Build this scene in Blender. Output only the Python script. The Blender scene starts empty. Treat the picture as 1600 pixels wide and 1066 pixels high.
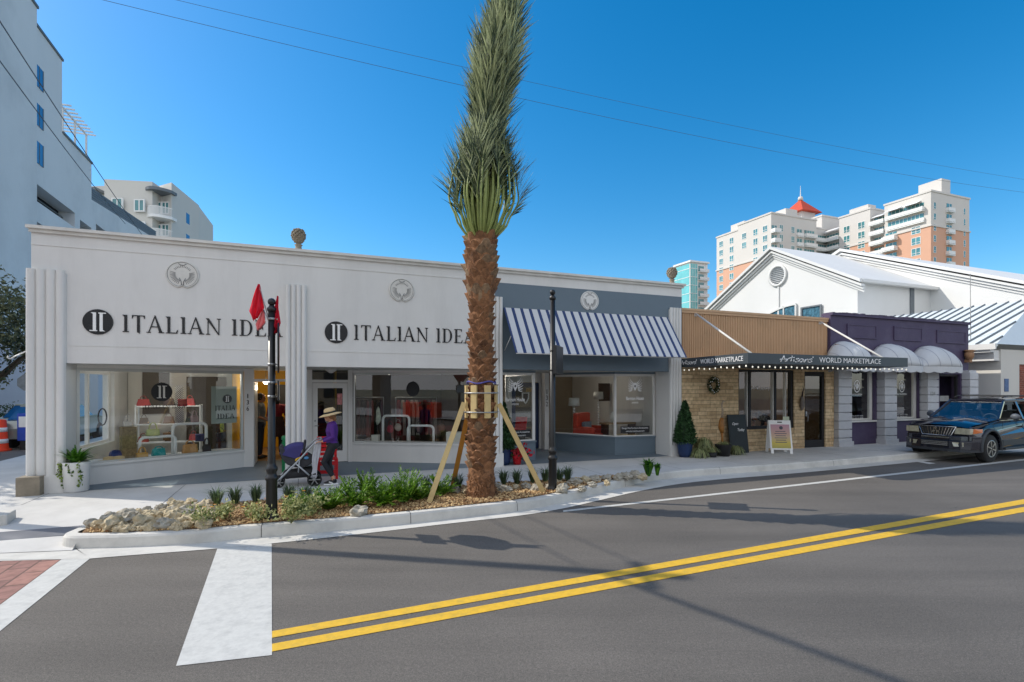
import bpy, bmesh, math, random
from math import radians, sin, cos, pi, atan2, sqrt
from mathutils import Vector, Matrix, noise as mnoise
S = bpy.context.scene
COL = S.collection
# ------------------------------------------------------------------ camera, sky, sun, exposure
F_PX, HORIZON, CAM_H = 820.0, 606.0, 2.05
cam_data = bpy.data.cameras.new('camera')
cam_data.sensor_width = 36.0
cam_data.lens = F_PX / 1600.0 * 36.0
cam_data.shift_y = (HORIZON - 533.0) / 1600.0
cam_data.clip_start = 0.05
cam_data.clip_end = 3000.0
cam = bpy.data.objects.new('camera', cam_data)
cam.location = (0, 0, CAM_H)
cam.rotation_euler = (radians(90), 0, 0)
COL.objects.link(cam)
S.camera = cam
SUN_TRAVEL = Vector((0.981, -0.195, 0)).normalized()     # horizontal direction in which the light travels
SUN_EL = radians(41)
to_sun = Vector((-SUN_TRAVEL.x * cos(SUN_EL), -SUN_TRAVEL.y * cos(SUN_EL), sin(SUN_EL)))
world = bpy.data.worlds.new('World')
S.world = world
world.use_nodes = True
wn = world.node_tree
bg = wn.nodes['Background']
sky = wn.nodes.new('ShaderNodeTexSky')
sky.sky_type = 'NISHITA'
sky.sun_disc = False
sky.sun_elevation = SUN_EL
sky.sun_rotation = atan2(to_sun.x, to_sun.y)
sky.altitude = 0
sky.air_density = 1.0
sky.dust_density = 0.6
sky.ozone_density = 3.0
hs = wn.nodes.new('ShaderNodeHueSaturation')
hs.inputs['Saturation'].default_value = 1.43
hs.inputs['Hue'].default_value = 0.493
hs.inputs['Value'].default_value = 0.98
wn.links.new(sky.outputs[0], hs.inputs['Color'])
# broken white cloud added behind the camera, neutral fill for the shaded fronts
tcw = wn.nodes.new('ShaderNodeTexCoord'); sxw = wn.nodes.new('ShaderNodeSeparateXYZ'); wn.links.new(tcw.outputs['Generated'], sxw.inputs[0])
mrw = wn.nodes.new('ShaderNodeMapRange'); mrw.inputs['From Min'].default_value = -0.05; mrw.inputs['From Max'].default_value = -0.4
mrw.inputs['To Min'].default_value = 0.0; mrw.inputs['To Max'].default_value = 1.0; wn.links.new(sxw.outputs['Y'], mrw.inputs['Value'])
nzw = wn.nodes.new('ShaderNodeTexNoise'); nzw.inputs['Scale'].default_value = 2.6; nzw.inputs['Detail'].default_value = 7; wn.links.new(tcw.outputs['Generated'], nzw.inputs['Vector'])
rpw = wn.nodes.new('ShaderNodeValToRGB'); rpw.color_ramp.elements[0].position = 0.32; rpw.color_ramp.elements[1].position = 0.5; wn.links.new(nzw.outputs['Fac'], rpw.inputs[0])
mlw = wn.nodes.new('ShaderNodeMath'); mlw.operation = 'MULTIPLY'; wn.links.new(mrw.outputs[0], mlw.inputs[0]); wn.links.new(rpw.outputs[0], mlw.inputs[1])
mxw = wn.nodes.new('ShaderNodeMixRGB'); mxw.inputs['Color2'].default_value = (5.9, 6.1, 6.5, 1)
wn.links.new(mlw.outputs[0], mxw.inputs['Fac']); wn.links.new(hs.outputs[0], mxw.inputs['Color1'])
wn.links.new(mxw.outputs[0], bg.inputs['Color'])
bg.inputs['Strength'].default_value = 0.15
sun_data = bpy.data.lights.new('sun', 'SUN')
sun_data.energy = 3.1
sun_data.angle = radians(0.5)
sun_data.color = (1.0, 0.935, 0.83)
sun = bpy.data.objects.new('sun', sun_data)
sun.rotation_euler = to_sun.to_track_quat('Z', 'Y').to_euler()
COL.objects.link(sun)
S.view_settings.view_transform = 'Standard'
S.view_settings.look = 'None'
S.view_settings.gamma = 1
S.view_settings.exposure = 0.35
# ------------------------------------------------------------------ colour and material helpers
def lin(c):
    return c / 12.92 if c <= 0.04045 else ((c + 0.055) / 1.055) ** 2.4
def rgb(r, g, b):
    return (lin(r / 255), lin(g / 255), lin(b / 255), 1)
def mat(name, col, rough=0.7, metal=0.0, var=0.12, scale=3.0, bump=0.0, bscale=40.0, spec=0.5, coat=0.0, emit=None, estr=0.0, dirt=None, dscale=0.6, trans=None):
    m = bpy.data.materials.new(name)
    m.use_nodes = True
    nt = m.node_tree
    b = nt.nodes['Principled BSDF']
    b.inputs['Roughness'].default_value = rough
    b.inputs['Metallic'].default_value = metal
    b.inputs['Specular IOR Level'].default_value = spec
    b.inputs['Coat Weight'].default_value = coat
    b.inputs['Coat Roughness'].default_value = 0.04
    tc = nt.nodes.new('ShaderNodeTexCoord')
    col = tuple(col[:3]) + (1,)
    if var > 0:
        n = nt.nodes.new('ShaderNodeTexNoise')
        n.inputs['Scale'].default_value = scale
        n.inputs['Detail'].default_value = 6
        n.inputs['Roughness'].default_value = 0.65
        nt.links.new(tc.outputs['Object'], n.inputs['Vector'])
        r = nt.nodes.new('ShaderNodeValToRGB')
        r.color_ramp.elements[0].position = 0.3
        r.color_ramp.elements[1].position = 0.7
        r.color_ramp.elements[0].color = tuple(max(0, c * (1 - var)) for c in col[:3]) + (1,)
        r.color_ramp.elements[1].color = tuple(min(1, c * (1 + var)) for c in col[:3]) + (1,)
        nt.links.new(n.outputs['Fac'], r.inputs['Fac'])
        out = r.outputs['Color']
        if dirt:
            n2 = nt.nodes.new('ShaderNodeTexNoise')
            n2.inputs['Scale'].default_value = dscale
            n2.inputs['Detail'].default_value = 8
            n2.inputs['Roughness'].default_value = 0.7
            mp2 = nt.nodes.new('ShaderNodeMapping'); mp2.inputs['Scale'].default_value = (1, 1, 0.16 if name == 'white_paint' else 1)
            nt.links.new(tc.outputs['Object'], mp2.inputs['Vector']); nt.links.new(mp2.outputs[0], n2.inputs['Vector'])
            r2 = nt.nodes.new('ShaderNodeValToRGB')
            r2.color_ramp.elements[0].position = 0.48
            r2.color_ramp.elements[1].position = 0.72
            r2.color_ramp.elements[0].color = (0, 0, 0, 1)
            r2.color_ramp.elements[1].color = (dirt[3], dirt[3], dirt[3], 1)
            nt.links.new(n2.outputs['Fac'], r2.inputs['Fac'])
            mx = nt.nodes.new('ShaderNodeMixRGB')
            mx.inputs['Color2'].default_value = tuple(dirt[:3]) + (1,)
            nt.links.new(r2.outputs['Color'], mx.inputs['Fac'])
            nt.links.new(out, mx.inputs['Color1'])
            out = mx.outputs['Color']
        nt.links.new(out, b.inputs['Base Color'])
    else:
        b.inputs['Base Color'].default_value = col
    if bump > 0:
        nb = nt.nodes.new('ShaderNodeTexNoise')
        nb.inputs['Scale'].default_value = bscale
        nb.inputs['Detail'].default_value = 5
        nt.links.new(tc.outputs['Object'], nb.inputs['Vector'])
        bp = nt.nodes.new('ShaderNodeBump')
        bp.inputs['Strength'].default_value = bump
        bp.inputs['Distance'].default_value = 0.02
        nt.links.new(nb.outputs['Fac'], bp.inputs['Height'])
        nt.links.new(bp.outputs['Normal'], b.inputs['Normal'])
    if emit:
        b.inputs['Emission Color'].default_value = tuple(emit[:3]) + (1,)
        b.inputs['Emission Strength'].default_value = estr
    return m
def nd(m, t):
    return m.node_tree.nodes.new(t)
def lk(m, a, b):
    m.node_tree.links.new(a, b)
def leafmat(name, c1, c2, rough=0.5, tl=0.3, scale=2.0, ri=0.55):
    m = bpy.data.materials.new(name)
    m.use_nodes = True
    nt = m.node_tree
    b = nt.nodes['Principled BSDF']
    b.inputs['Roughness'].default_value = rough
    tc = nt.nodes.new('ShaderNodeTexCoord')
    n = nt.nodes.new('ShaderNodeTexNoise')
    n.inputs['Scale'].default_value = scale
    n.inputs['Detail'].default_value = 5
    n.inputs['Roughness'].default_value = 0.8
    nt.links.new(tc.outputs['Object'], n.inputs['Vector'])
    gi = nt.nodes.new('ShaderNodeNewGeometry')
    ad = nt.nodes.new('ShaderNodeMath'); ad.operation = 'MULTIPLY_ADD'
    ad.inputs[1].default_value = ri; ad.inputs[2].default_value = -ri / 2
    nt.links.new(gi.outputs['Random Per Island'], ad.inputs[0])
    a2 = nt.nodes.new('ShaderNodeMath'); a2.operation = 'ADD'
    nt.links.new(n.outputs['Fac'], a2.inputs[0]); nt.links.new(ad.outputs[0], a2.inputs[1])
    r = nt.nodes.new('ShaderNodeValToRGB')
    r.color_ramp.elements[0].position = 0.25
    r.color_ramp.elements[1].position = 0.75
    r.color_ramp.elements[0].color = tuple(c1[:3]) + (1,)
    r.color_ramp.elements[1].color = tuple(c2[:3]) + (1,)
    nt.links.new(a2.outputs[0], r.inputs['Fac'])
    nt.links.new(r.outputs['Color'], b.inputs['Base Color'])
    t = nt.nodes.new('ShaderNodeBsdfTranslucent')
    nt.links.new(r.outputs['Color'], t.inputs['Color'])
    mx = nt.nodes.new('ShaderNodeMixShader')
    mx.inputs[0].default_value = tl
    nt.links.new(b.outputs[0], mx.inputs[1]); nt.links.new(t.outputs[0], mx.inputs[2])
    nt.links.new(mx.outputs[0], nt.nodes['Material Output'].inputs['Surface'])
    return m
def glassmat(name, tint=(0.93, 0.96, 0.95), ior=1.6, extra=0.0):
    m = bpy.data.materials.new(name)
    m.use_nodes = True
    nt = m.node_tree
    nt.nodes.remove(nt.nodes['Principled BSDF'])
    t = nt.nodes.new('ShaderNodeBsdfTransparent'); t.inputs[0].default_value = tuple(tint) + (1,)
    g = nt.nodes.new('ShaderNodeBsdfGlossy'); g.inputs['Roughness'].default_value = 0.0
    fr = nt.nodes.new('ShaderNodeFresnel'); fr.inputs[0].default_value = ior
    geo = nt.nodes.new('ShaderNodeNewGeometry')
    ma = nt.nodes.new('ShaderNodeMath'); ma.operation = 'MULTIPLY_ADD'; ma.use_clamp = True
    ma.inputs[1].default_value = 1.7; ma.inputs[2].default_value = extra
    nb = nt.nodes.new('ShaderNodeMath'); nb.operation = 'MULTIPLY_ADD'
    nb.inputs[1].default_value = -1.0; nb.inputs[2].default_value = 1.0
    nt.links.new(geo.outputs['Backfacing'], nb.inputs[0])
    mu = nt.nodes.new('ShaderNodeMath'); mu.operation = 'MULTIPLY'
    nt.links.new(fr.outputs[0], ma.inputs[0])
    nt.links.new(ma.outputs[0], mu.inputs[0]); nt.links.new(nb.outputs[0], mu.inputs[1])
    mx = nt.nodes.new('ShaderNodeMixShader')
    nt.links.new(mu.outputs[0], mx.inputs[0]); nt.links.new(t.outputs[0], mx.inputs[1]); nt.links.new(g.outputs[0], mx.inputs[2])
    nt.links.new(mx.outputs[0], nt.nodes['Material Output'].inputs['Surface'])
    return m
# ------------------------------------------------------------------ mesh builder
class MB:
    def __init__(self):
        self.v = []; self.f = []; self.mi = []; self.sm = []
        self.m = 0; self.s = False; self.T = None
    def add(self, vs, fs, smooth=None):
        o = len(self.v)
        if self.T is not None:
            vs = [tuple(self.T @ Vector(p)) for p in vs]
        self.v.extend([tuple(p) for p in vs])
        for f in fs:
            self.f.append(tuple(o + i for i in f)); self.mi.append(self.m)
            self.sm.append(self.s if smooth is None else smooth)
        return self
    def quad(self, *p):
        return self.add(p, [tuple(range(len(p)))])
    def box(self, x0, x1, y0, y1, z0, z1):
        if x0 > x1: x0, x1 = x1, x0
        if y0 > y1: y0, y1 = y1, y0
        if z0 > z1: z0, z1 = z1, z0
        v = [(x0, y0, z0), (x1, y0, z0), (x1, y1, z0), (x0, y1, z0), (x0, y0, z1), (x1, y0, z1), (x1, y1, z1), (x0, y1, z1)]
        return self.add(v, [(0, 3, 2, 1), (4, 5, 6, 7), (0, 1, 5, 4), (1, 2, 6, 5), (2, 3, 7, 6), (3, 0, 4, 7)], False)
    def bevbox(self, x0, x1, y0, y1, z0, z1, b=0.01):
        bm = bmesh.new()
        bmesh.ops.create_cube(bm, size=1)
        for v in bm.verts:
            v.co = Vector(((x0 + x1) / 2 + v.co.x * (x1 - x0), (y0 + y1) / 2 + v.co.y * (y1 - y0), (z0 + z1) / 2 + v.co.z * (z1 - z0)))
        bmesh.ops.bevel(bm, geom=bm.edges[:], offset=b, segments=2, affect='EDGES', profile=0.6)
        self.addbm(bm); return self
    def addbm(self, bm, smooth=False):
        bm.verts.index_update()
        vs = [v.co[:] for v in bm.verts]
        fs = [[v.index for v in f.verts] for f in bm.faces]
        self.add(vs, fs, smooth); bm.free()
    def bar(self, p0, p1, w, h=None, up=(0, 0, 1)):
        h = h or w
        p0, p1 = Vector(p0), Vector(p1)
        d = (p1 - p0).normalized(); up = Vector(up)
        if abs(d.dot(up)) > 0.98: up = Vector((1, 0, 0)) if abs(d.x) < .9 else Vector((0, 1, 0))
        s = d.cross(up).normalized(); t = s.cross(d).normalized()
        v = []
        for p in (p0, p1):
            for a, b in ((-1, -1), (1, -1), (1, 1), (-1, 1)):
                v.append(p + s * a * w / 2 + t * b * h / 2)
        return self.add(v, [(0, 1, 2, 3), (7, 6, 5, 4), (0, 4, 5, 1), (1, 5, 6, 2), (2, 6, 7, 3), (3, 7, 4, 0)], False)
    def tube(self, pts, r, n=8, smooth=True, caps=True, sq=1.0):
        pts = [Vector(p) for p in pts]
        rs = r if isinstance(r, (list, tuple)) else [r] * len(pts)
        vs = []; fs = []
        side = None
        for i, p in enumerate(pts):
            if i == 0: d = pts[1] - p
            elif i == len(pts) - 1: d = p - pts[i - 1]
            else: d = (pts[i + 1] - p).normalized() + (p - pts[i - 1]).normalized()
            d = d.normalized() if d.length > 1e-9 else Vector((0, 0, 1))
            if side is None:
                a = Vector((0, 0, 1)) if abs(d.z) < .9 else Vector((1, 0, 0))
                side = d.cross(a).normalized()
            else:
                side = (side - d * side.dot(d)).normalized()
            t = d.cross(side)
            for k in range(n):
                an = 2 * pi * k / n
                vs.append(p + side * cos(an) * rs[i] + t * sin(an) * rs[i] * sq)
        for i in range(len(pts) - 1):
            for k in range(n):
                a = i * n + k; b = i * n + (k + 1) % n
                fs.append((a, b, b + n, a + n))
        if caps:
            fs.append(tuple(range(n - 1, -1, -1))); fs.append(tuple((len(pts) - 1) * n + k for k in range(n)))
        self.add(vs, fs[:(len(pts) - 1) * n], smooth)
        if caps:
            o = len(self.v) - len(vs)
            for f in fs[-2:]:
                self.f.append(tuple(o + i for i in f)); self.mi.append(self.m); self.sm.append(False)
        return self
    def lathe(self, prof, c=(0, 0, 0), n=20, smooth=True, axis='Z', sx=1, sy=1):
        vs = []; fs = []
        c = Vector(c)
        for (r, z) in prof:
            for k in range(n):
                a = 2 * pi * k / n
                if axis == 'Z': p = Vector((r * cos(a) * sx, r * sin(a) * sy, z))
                elif axis == 'Y': p = Vector((r * cos(a) * sx, z, r * sin(a) * sy))
                else: p = Vector((z, r * cos(a) * sx, r * sin(a) * sy))
                vs.append(c + p)
        for i in range(len(prof) - 1):
            for k in range(n):
                a = i * n + k; b = i * n + (k + 1) % n
                fs.append((a, b, b + n, a + n))
        if prof[0][0] > 1e-4: fs.append(tuple(range(n - 1, -1, -1)))
        if prof[-1][0] > 1e-4: fs.append(tuple((len(prof) - 1) * n + k for k in range(n)))
        return self.add(vs, fs, smooth)
    def prism(self, poly, h0, h1, axis='Z'):
        """extrude a simple polygon; axis Z: poly=(x,y); axis Y: poly=(x,z) extruded over y"""
        n = len(poly)
        if axis == 'Z': A = [(x, y, h0) for x, y in poly]; B = [(x, y, h1) for x, y in poly]
        elif axis == 'Y': A = [(x, h0, z) for x, z in poly]; B = [(x, h1, z) for x, z in poly]
        else: A = [(h0, y, z) for y, z in poly]; B = [(h1, y, z) for y, z in poly]
        fs = [tuple(range(n - 1, -1, -1)), tuple(range(n, 2 * n))]
        for i in range(n):
            j = (i + 1) % n
            fs.append((i, j, j + n, i + n))
        return self.add(A + B, fs, False)
    def ball(self, c, r, sub=2, sc=(1, 1, 1), jit=0.0, seed=0, smooth=True, rot=None, fr=1.5):
        bm = bmesh.new()
        bmesh.ops.create_icosphere(bm, subdivisions=sub, radius=1)
        for v in bm.verts:
            k = 1.0
            if jit: k += jit * mnoise.noise(v.co * fr + Vector((seed * 3.1, seed * 1.7, seed)))
            p = Vector((v.co.x * sc[0], v.co.y * sc[1], v.co.z * sc[2])) * r * k
            if rot: p = rot @ p
            v.co = p + Vector(c)
        self.addbm(bm, smooth); return self
    def build(self, name, mats, parent=None, loc=None, rotz=0.0, fixn=False):
        me = bpy.data.meshes.new(name)
        me.from_pydata(self.v, [], self.f)
        if not isinstance(mats, (list, tuple)): mats = [mats]
        for m in mats: me.materials.append(m)
        me.polygons.foreach_set('material_index', [min(i, len(mats) - 1) for i in self.mi])
        me.polygons.foreach_set('use_smooth', self.sm)
        if fixn:
            bm = bmesh.new(); bm.from_mesh(me)
            bmesh.ops.recalc_face_normals(bm, faces=bm.faces[:]); bm.to_mesh(me); bm.free()
        me.update()
        o = bpy.data.objects.new(name, me)
        COL.objects.link(o)
        if parent: o.parent = parent
        if loc: o.location = loc; o.rotation_euler = (0, 0, rotz)
        return o
def tag(o, label=None, cat=None, group=None, kind=None):
    if label: o['label'] = label
    if cat: o['category'] = cat
    if group: o['group'] = group
    if kind: o['kind'] = kind
    return o
def thing(name, label, cat, loc=(0, 0, 0), rotz=0.0, group=None):
    o = bpy.data.objects.new(name, None)
    o.empty_display_size = 0.2
    COL.objects.link(o); o.location = loc; o.rotation_euler = (0, 0, rotz)
    return tag(o, label, cat, group)
def children_of(o):
    return [c for c in list(bpy.data.objects) if c.parent == o]
def copy_tree(o, loc=None, rotz=None, label=None, scale=None, parent=None, kids=None):
    c = o.copy(); COL.objects.link(c)
    if parent: c.parent = parent
    if loc: c.location = loc
    if rotz is not None: c.rotation_euler = (0, 0, rotz)
    if scale: c.scale = scale if isinstance(scale, tuple) else (scale,) * 3
    if label: c['label'] = label
    for ch in children_of(o):
        if ch is not c: copy_tree(ch, parent=c)
    return c
def struct(name, mb, m):
    return tag(mb.build(name, m), kind='structure')
def evalmesh(obj):
    COL.objects.link(obj)
    bpy.context.view_layer.update()
    dg = bpy.context.evaluated_depsgraph_get()
    me = bpy.data.meshes.new_from_object(obj.evaluated_get(dg), depsgraph=dg)
    COL.objects.unlink(obj)
    vs = [v.co.copy() for v in me.vertices]; fs = [tuple(p.vertices) for p in me.polygons]
    bpy.data.meshes.remove(me); bpy.data.objects.remove(obj)
    return vs, fs
_tc = {}
def textmesh(txt, size=1.0, ext=0.0, bold=0.0, shear=0.0, spacing=1.0, align='LEFT'):
    key = (txt, size, ext, bold, shear, spacing, align)
    if key in _tc: return _tc[key]
    cu = bpy.data.curves.new('t', 'FONT'); cu.body = txt; cu.size = size; cu.extrude = ext; cu.offset = bold
    cu.shear = shear; cu.space_character = spacing; cu.align_x = align; cu.resolution_u = 4
    o = bpy.data.objects.new('t', cu)
    r = evalmesh(o); _tc[key] = r
    return r
def addtext(mb, txt, x, z, y, h, width=None, ext=0.004, bold=0.0, shear=0.0, align='LEFT', T=None):
    """text in the local XZ plane facing -Y, cap height h, at (x, z) baseline"""
    vs, fs = textmesh(txt, 1.0, 0.0, bold, shear, 1.0, 'LEFT')
    if not vs: return
    x0 = min(v.x for v in vs); x1 = max(v.x for v in vs)
    k = h / 0.69
    kx = k if width is None else width / (x1 - x0)
    w = (x1 - x0) * kx
    ox = x - (w / 2 if align == 'CENTER' else 0)
    P = [Vector((ox + (v.x - x0) * kx, y, z + v.y * k)) for v in vs]
    n = len(P)
    if ext > 0:
        bm = bmesh.new()
        bv = [bm.verts.new(p) for p in P]
        for f in fs:
            try: bm.faces.new([bv[i] for i in f])
            except ValueError: pass
        r = bmesh.ops.extrude_face_region(bm, geom=bm.faces[:])
        for e in r['geom']:
            if isinstance(e, bmesh.types.BMVert): e.co.y -= ext
        if T is not None:
            for v in bm.verts: v.co = T @ v.co
        mb.addbm(bm)
    else:
        if T is not None: P = [T @ p for p in P]
        mb.add(P, [tuple(f) for f in fs], False)
# ------------------------------------------------------------------ street frame: u along the shop fronts, v into the buildings
ANG = atan2(820, 2060)
CA, SA = cos(ANG), sin(ANG)
AX, AY = -8.4, 9.5
def W(u, v, z=0.0):
    return Vector((AX + CA * u - SA * v, AY + SA * u + CA * v, z))
def G(px, py, z=0.0):
    """ground point at height z seen at photo pixel"""
    Y = (CAM_H - z) * F_PX / (py - HORIZON)
    return Vector(((px - 800) / F_PX * Y, Y, z))
def LOC(p):
    dx, dy = p[0] - AX, p[1] - AY
    return (CA * dx + SA * dy, -SA * dx + CA * dy)
def U(px, v=0.0):
    k = (px - 800) / F_PX
    return (k * AY - AX + v * (CA * k + SA)) / (CA - SA * k)
def Z(px, py, v=0.0):
    return CAM_H + (HORIZON - py) * W(U(px, v), v).y / F_PX
RND = random.Random(7)
def wallcells(mb, x0, x1, z0, z1, y0, y1, holes):
    xs = sorted(set([x0, x1] + [h[0] for h in holes] + [h[1] for h in holes]))
    zs = sorted(set([z0, z1] + [h[2] for h in holes] + [h[3] for h in holes]))
    for i in range(len(xs) - 1):
        run = None
        for j in range(len(zs) - 1):
            cx = (xs[i] + xs[i + 1]) / 2; cz = (zs[j] + zs[j + 1]) / 2
            solid = not any(h[0] < cx < h[1] and h[2] < cz < h[3] for h in holes)
            if solid:
                if run is None: run = zs[j]
            if (not solid or j == len(zs) - 2) and run is not None:
                mb.box(xs[i], xs[i + 1], y0, y1, run, zs[j + 1] if solid else zs[j]); run = None
    return mb
def leaves(mb, pts, size, rnd, aspect=0.45, up=0.0, outc=None, droop=0.0, fold=True):
    """diamond shaped leaves at the points"""
    for p in pts:
        p = Vector(p)
        d = Vector((rnd.gauss(0, 1), rnd.gauss(0, 1), rnd.gauss(0, 1) + up))
        if outc is not None: d += (p - Vector(outc)).normalized() * 1.3
        d.normalize()
        n = Vector((rnd.gauss(0, 1), rnd.gauss(0, 1), rnd.gauss(0, 1) + 0.6))
        s = d.cross(n).normalized()
        L = size * rnd.uniform(.65, 1.3); w = L * aspect
        tip = p + d * L + Vector((0, 0, -droop * L))
        mid = p + d * L * .5
        mb.add([p, mid + s * w * .5, tip, mid - s * w * .5], [(0, 1, 2, 3)], False)
# ------------------------------------------------------------------ materials
M = {}
M['paint'] = mat('white_paint', rgb(220, 219, 216), 0.6, var=0.03, scale=1.2, bump=0.06, bscale=60, dirt=(0.50, 0.49, 0.47, 0.32), dscale=1.6)
M['paint_shiny'] = mat('white_gloss_paint', rgb(222, 221, 218), 0.35, var=0.03, scale=4)
M['coping'] = mat('coping', rgb(214, 212, 206), 0.6, var=0.1, scale=3, bump=0.1, bscale=30)
M['bluegrey'] = mat('blue_grey_paint', rgb(101, 117, 129), 0.6, var=0.05, scale=1.0, bump=0.08, bscale=50)
M['greyfloor'] = mat('grey_floor_paint', rgb(108, 122, 134), 0.55, var=0.07, scale=1.2, bump=0.05, dirt=(0.1, 0.11, 0.12, 0.3), dscale=2)
M['alu'] = mat('aluminium', rgb(190, 192, 190), 0.35, metal=0.6, var=0.05)
M['black'] = mat('black_paint', (0.012, 0.012, 0.013), 0.35, var=0.1)
M['blackmat'] = mat('black_matte', (0.018, 0.018, 0.02), 0.7, var=0.1)
M['letter'] = mat('sign_black', (0.012, 0.013, 0.016), 0.25, var=0.2, scale=5)
M['white'] = mat('plain_white', rgb(240, 240, 238), 0.5, var=0.02)
M['decal'] = mat('white_decal', rgb(245, 245, 245), 0.5, var=0.0)
M['glass'] = glassmat('shop_glass', (0.90, 0.93, 0.92), 1.62)
M['glass_dark'] = glassmat('tinted_glass', (0.45, 0.5, 0.5), 1.55, 0.03)
M['darkwood'] = mat('dark_wood', rgb(60, 38, 25), 0.5, var=0.2, scale=6)
M['floorwood'] = mat('shop_floor', rgb(150, 125, 95), 0.45, var=0.15, scale=4)
M['yellow'] = mat('yellow_wall', rgb(226, 176, 24), 0.7, var=0.04)
M['inwall'] = mat('shop_wall', rgb(215, 212, 204), 0.8, var=0.03)
M['inwall_tan'] = mat('shop_wall_tan', rgb(150, 138, 120), 0.8, var=0.05)
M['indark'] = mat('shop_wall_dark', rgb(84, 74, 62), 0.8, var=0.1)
M['ceiling'] = mat('shop_ceiling', rgb(200, 198, 190), 0.8, var=0.03)
M['navy'] = mat('navy_paint', rgb(28, 52, 92), 0.35, var=0.05)
M['purple'] = mat('purple_paint', rgb(72, 60, 88), 0.65, var=0.08, scale=2, bump=0.25, bscale=60, dirt=(0.12, 0.1, 0.16, 0.5), dscale=1.5)
M['pgrey'] = mat('pillar_grey', rgb(190, 191, 194), 0.7, var=0.06, bump=0.15, bscale=60)
M['pgrey_dark'] = mat('pillar_side_grey', rgb(150, 156, 170), 0.7, var=0.06, bump=0.15)
M['canvas'] = mat('awning_canvas', rgb(200, 202, 204), 0.85, var=0.05, scale=3, bump=0.1)
M['canopy'] = mat('canopy_charcoal', rgb(62, 70, 76), 0.5, var=0.05)
M['church'] = mat('church_white', rgb(218, 218, 216), 0.7, var=0.02, scale=.3, dirt=(0.62, 0.63, 0.6, 0.4), dscale=0.25)
M['tower_grey'] = mat('left_tower_stucco', rgb(216, 219, 220), 0.8, var=0.03, scale=.2, dirt=(0.4, 0.42, 0.43, 0.4), dscale=0.12)
M['condo'] = mat('condo_stucco', rgb(206, 203, 196), 0.8, var=0.03, scale=.2)
M['cream'] = mat('tower_cream', rgb(206, 201, 195), 0.8, var=0.03, scale=.1)
M['peach'] = mat('tower_peach', rgb(208, 162, 136), 0.8, var=0.05, scale=.1)
M['teal'] = mat('teal_glazing', rgb(70, 130, 135), 0.12, var=0.35, scale=.35, spec=0.9)
M['blueglass'] = mat('blue_glazing', rgb(30, 95, 150), 0.12, var=0.2, scale=.35, spec=0.9)
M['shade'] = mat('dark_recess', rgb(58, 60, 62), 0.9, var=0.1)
M['redroof'] = mat('red_tile', rgb(190, 72, 44), 0.7, var=0.12, scale=1)
M['rail'] = mat('white_rail', rgb(228, 228, 226), 0.5, var=0.02)
M['louvre'] = mat('grey_louvre', rgb(105, 112, 118), 0.6, var=0.05)
M['conc'] = mat('pavement_concrete', rgb(202, 200, 196), 0.85, var=0.06, scale=1.6, bump=0.12, bscale=120, dirt=(0.36, 0.35, 0.33, 0.45), dscale=0.7)
M['kerb'] = mat('kerb_concrete', rgb(205, 202, 195), 0.85, var=0.08, scale=2.2, bump=0.15, bscale=100, dirt=(0.33, 0.32, 0.3, 0.5), dscale=1.6)
M['oldconc'] = mat('old_concrete_block', rgb(140, 130, 114), 0.9, var=0.2, scale=5, bump=0.4, bscale=60)
M['line_yellow'] = mat('road_paint_yellow', rgb(222, 176, 48), 0.7, var=0.1, scale=14, bump=0.2, bscale=200, dirt=(0.42, 0.3, 0.06, 0.6), dscale=9)
M['line_white'] = mat('road_paint_white', rgb(198, 197, 192), 0.75, var=0.09, scale=14, bump=0.2, bscale=200, dirt=(0.33, 0.33, 0.32, 0.55), dscale=6)
M['rock'] = mat('limestone', rgb(190, 174, 142), 0.9, var=0.28, scale=7, bump=0.8, bscale=22, dirt=(0.22, 0.2, 0.16, 0.7), dscale=5)
M['rock2'] = mat('grey_limestone', rgb(160, 153, 138), 0.9, var=0.3, scale=7, bump=0.8, bscale=22, dirt=(0.5, 0.47, 0.4, 0.6), dscale=5)
M['gravel'] = leafmat('pea_gravel', rgb(120, 82, 48), rgb(222, 190, 140), 0.9, 0.0, 3.0)
M['soil'] = mat('gravel_bed', rgb(128, 98, 66), 0.95, var=0.4, scale=30, bump=0.8, bscale=60)
M['bark'] = mat('bark', rgb(96, 80, 64), 0.9, var=0.3, scale=6, bump=0.8, bscale=15)
M['pine'] = mat('new_pine', rgb(204, 178, 124), 0.7, var=0.12, scale=5, bump=0.1)
M['pine_dark'] = mat('shaded_pine', rgb(176, 122, 46), 0.7, var=0.15, scale=5)  # darker copy of the pine, shade on the rear prop put into the colour
M['galv'] = mat('galvanised', rgb(170, 172, 172), 0.4, metal=0.7, var=0.1)
M['tan_metal'] = mat('tan_siding', rgb(204, 166, 128), 0.6, var=0.05, scale=1.5, dirt=(0.35, 0.24, 0.14, 0.5), dscale=1.2)
M['bulb'] = mat('bulb_white', rgb(250, 248, 235), 0.3, var=0, emit=(1, .95, .8), estr=0.5)
M['steel'] = mat('grey_steel', rgb(150, 150, 148), 0.5, metal=0.3, var=0.2, scale=8)
M['straw'] = mat('straw', rgb(214, 186, 140), 0.8, var=0.15, scale=40, bump=0.3, bscale=150)
M['skin'] = mat('skin', rgb(206, 152, 122), 0.55, var=0.05)
M['skin2'] = mat('skin_dark', rgb(160, 110, 84), 0.55, var=0.05)
M['violet'] = mat('purple_knit', rgb(84, 40, 128), 0.8, var=0.1, scale=20, bump=0.2, bscale=80)
M['leggings'] = mat('black_leggings', (0.014, 0.015, 0.02), 0.75, var=0.15, scale=10)
M['rubber'] = mat('rubber', (0.02, 0.02, 0.02), 0.8, var=0.1, bump=0.2)
M['redpaint'] = mat('red_paint', rgb(200, 24, 34), 0.45, var=0.05)
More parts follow.
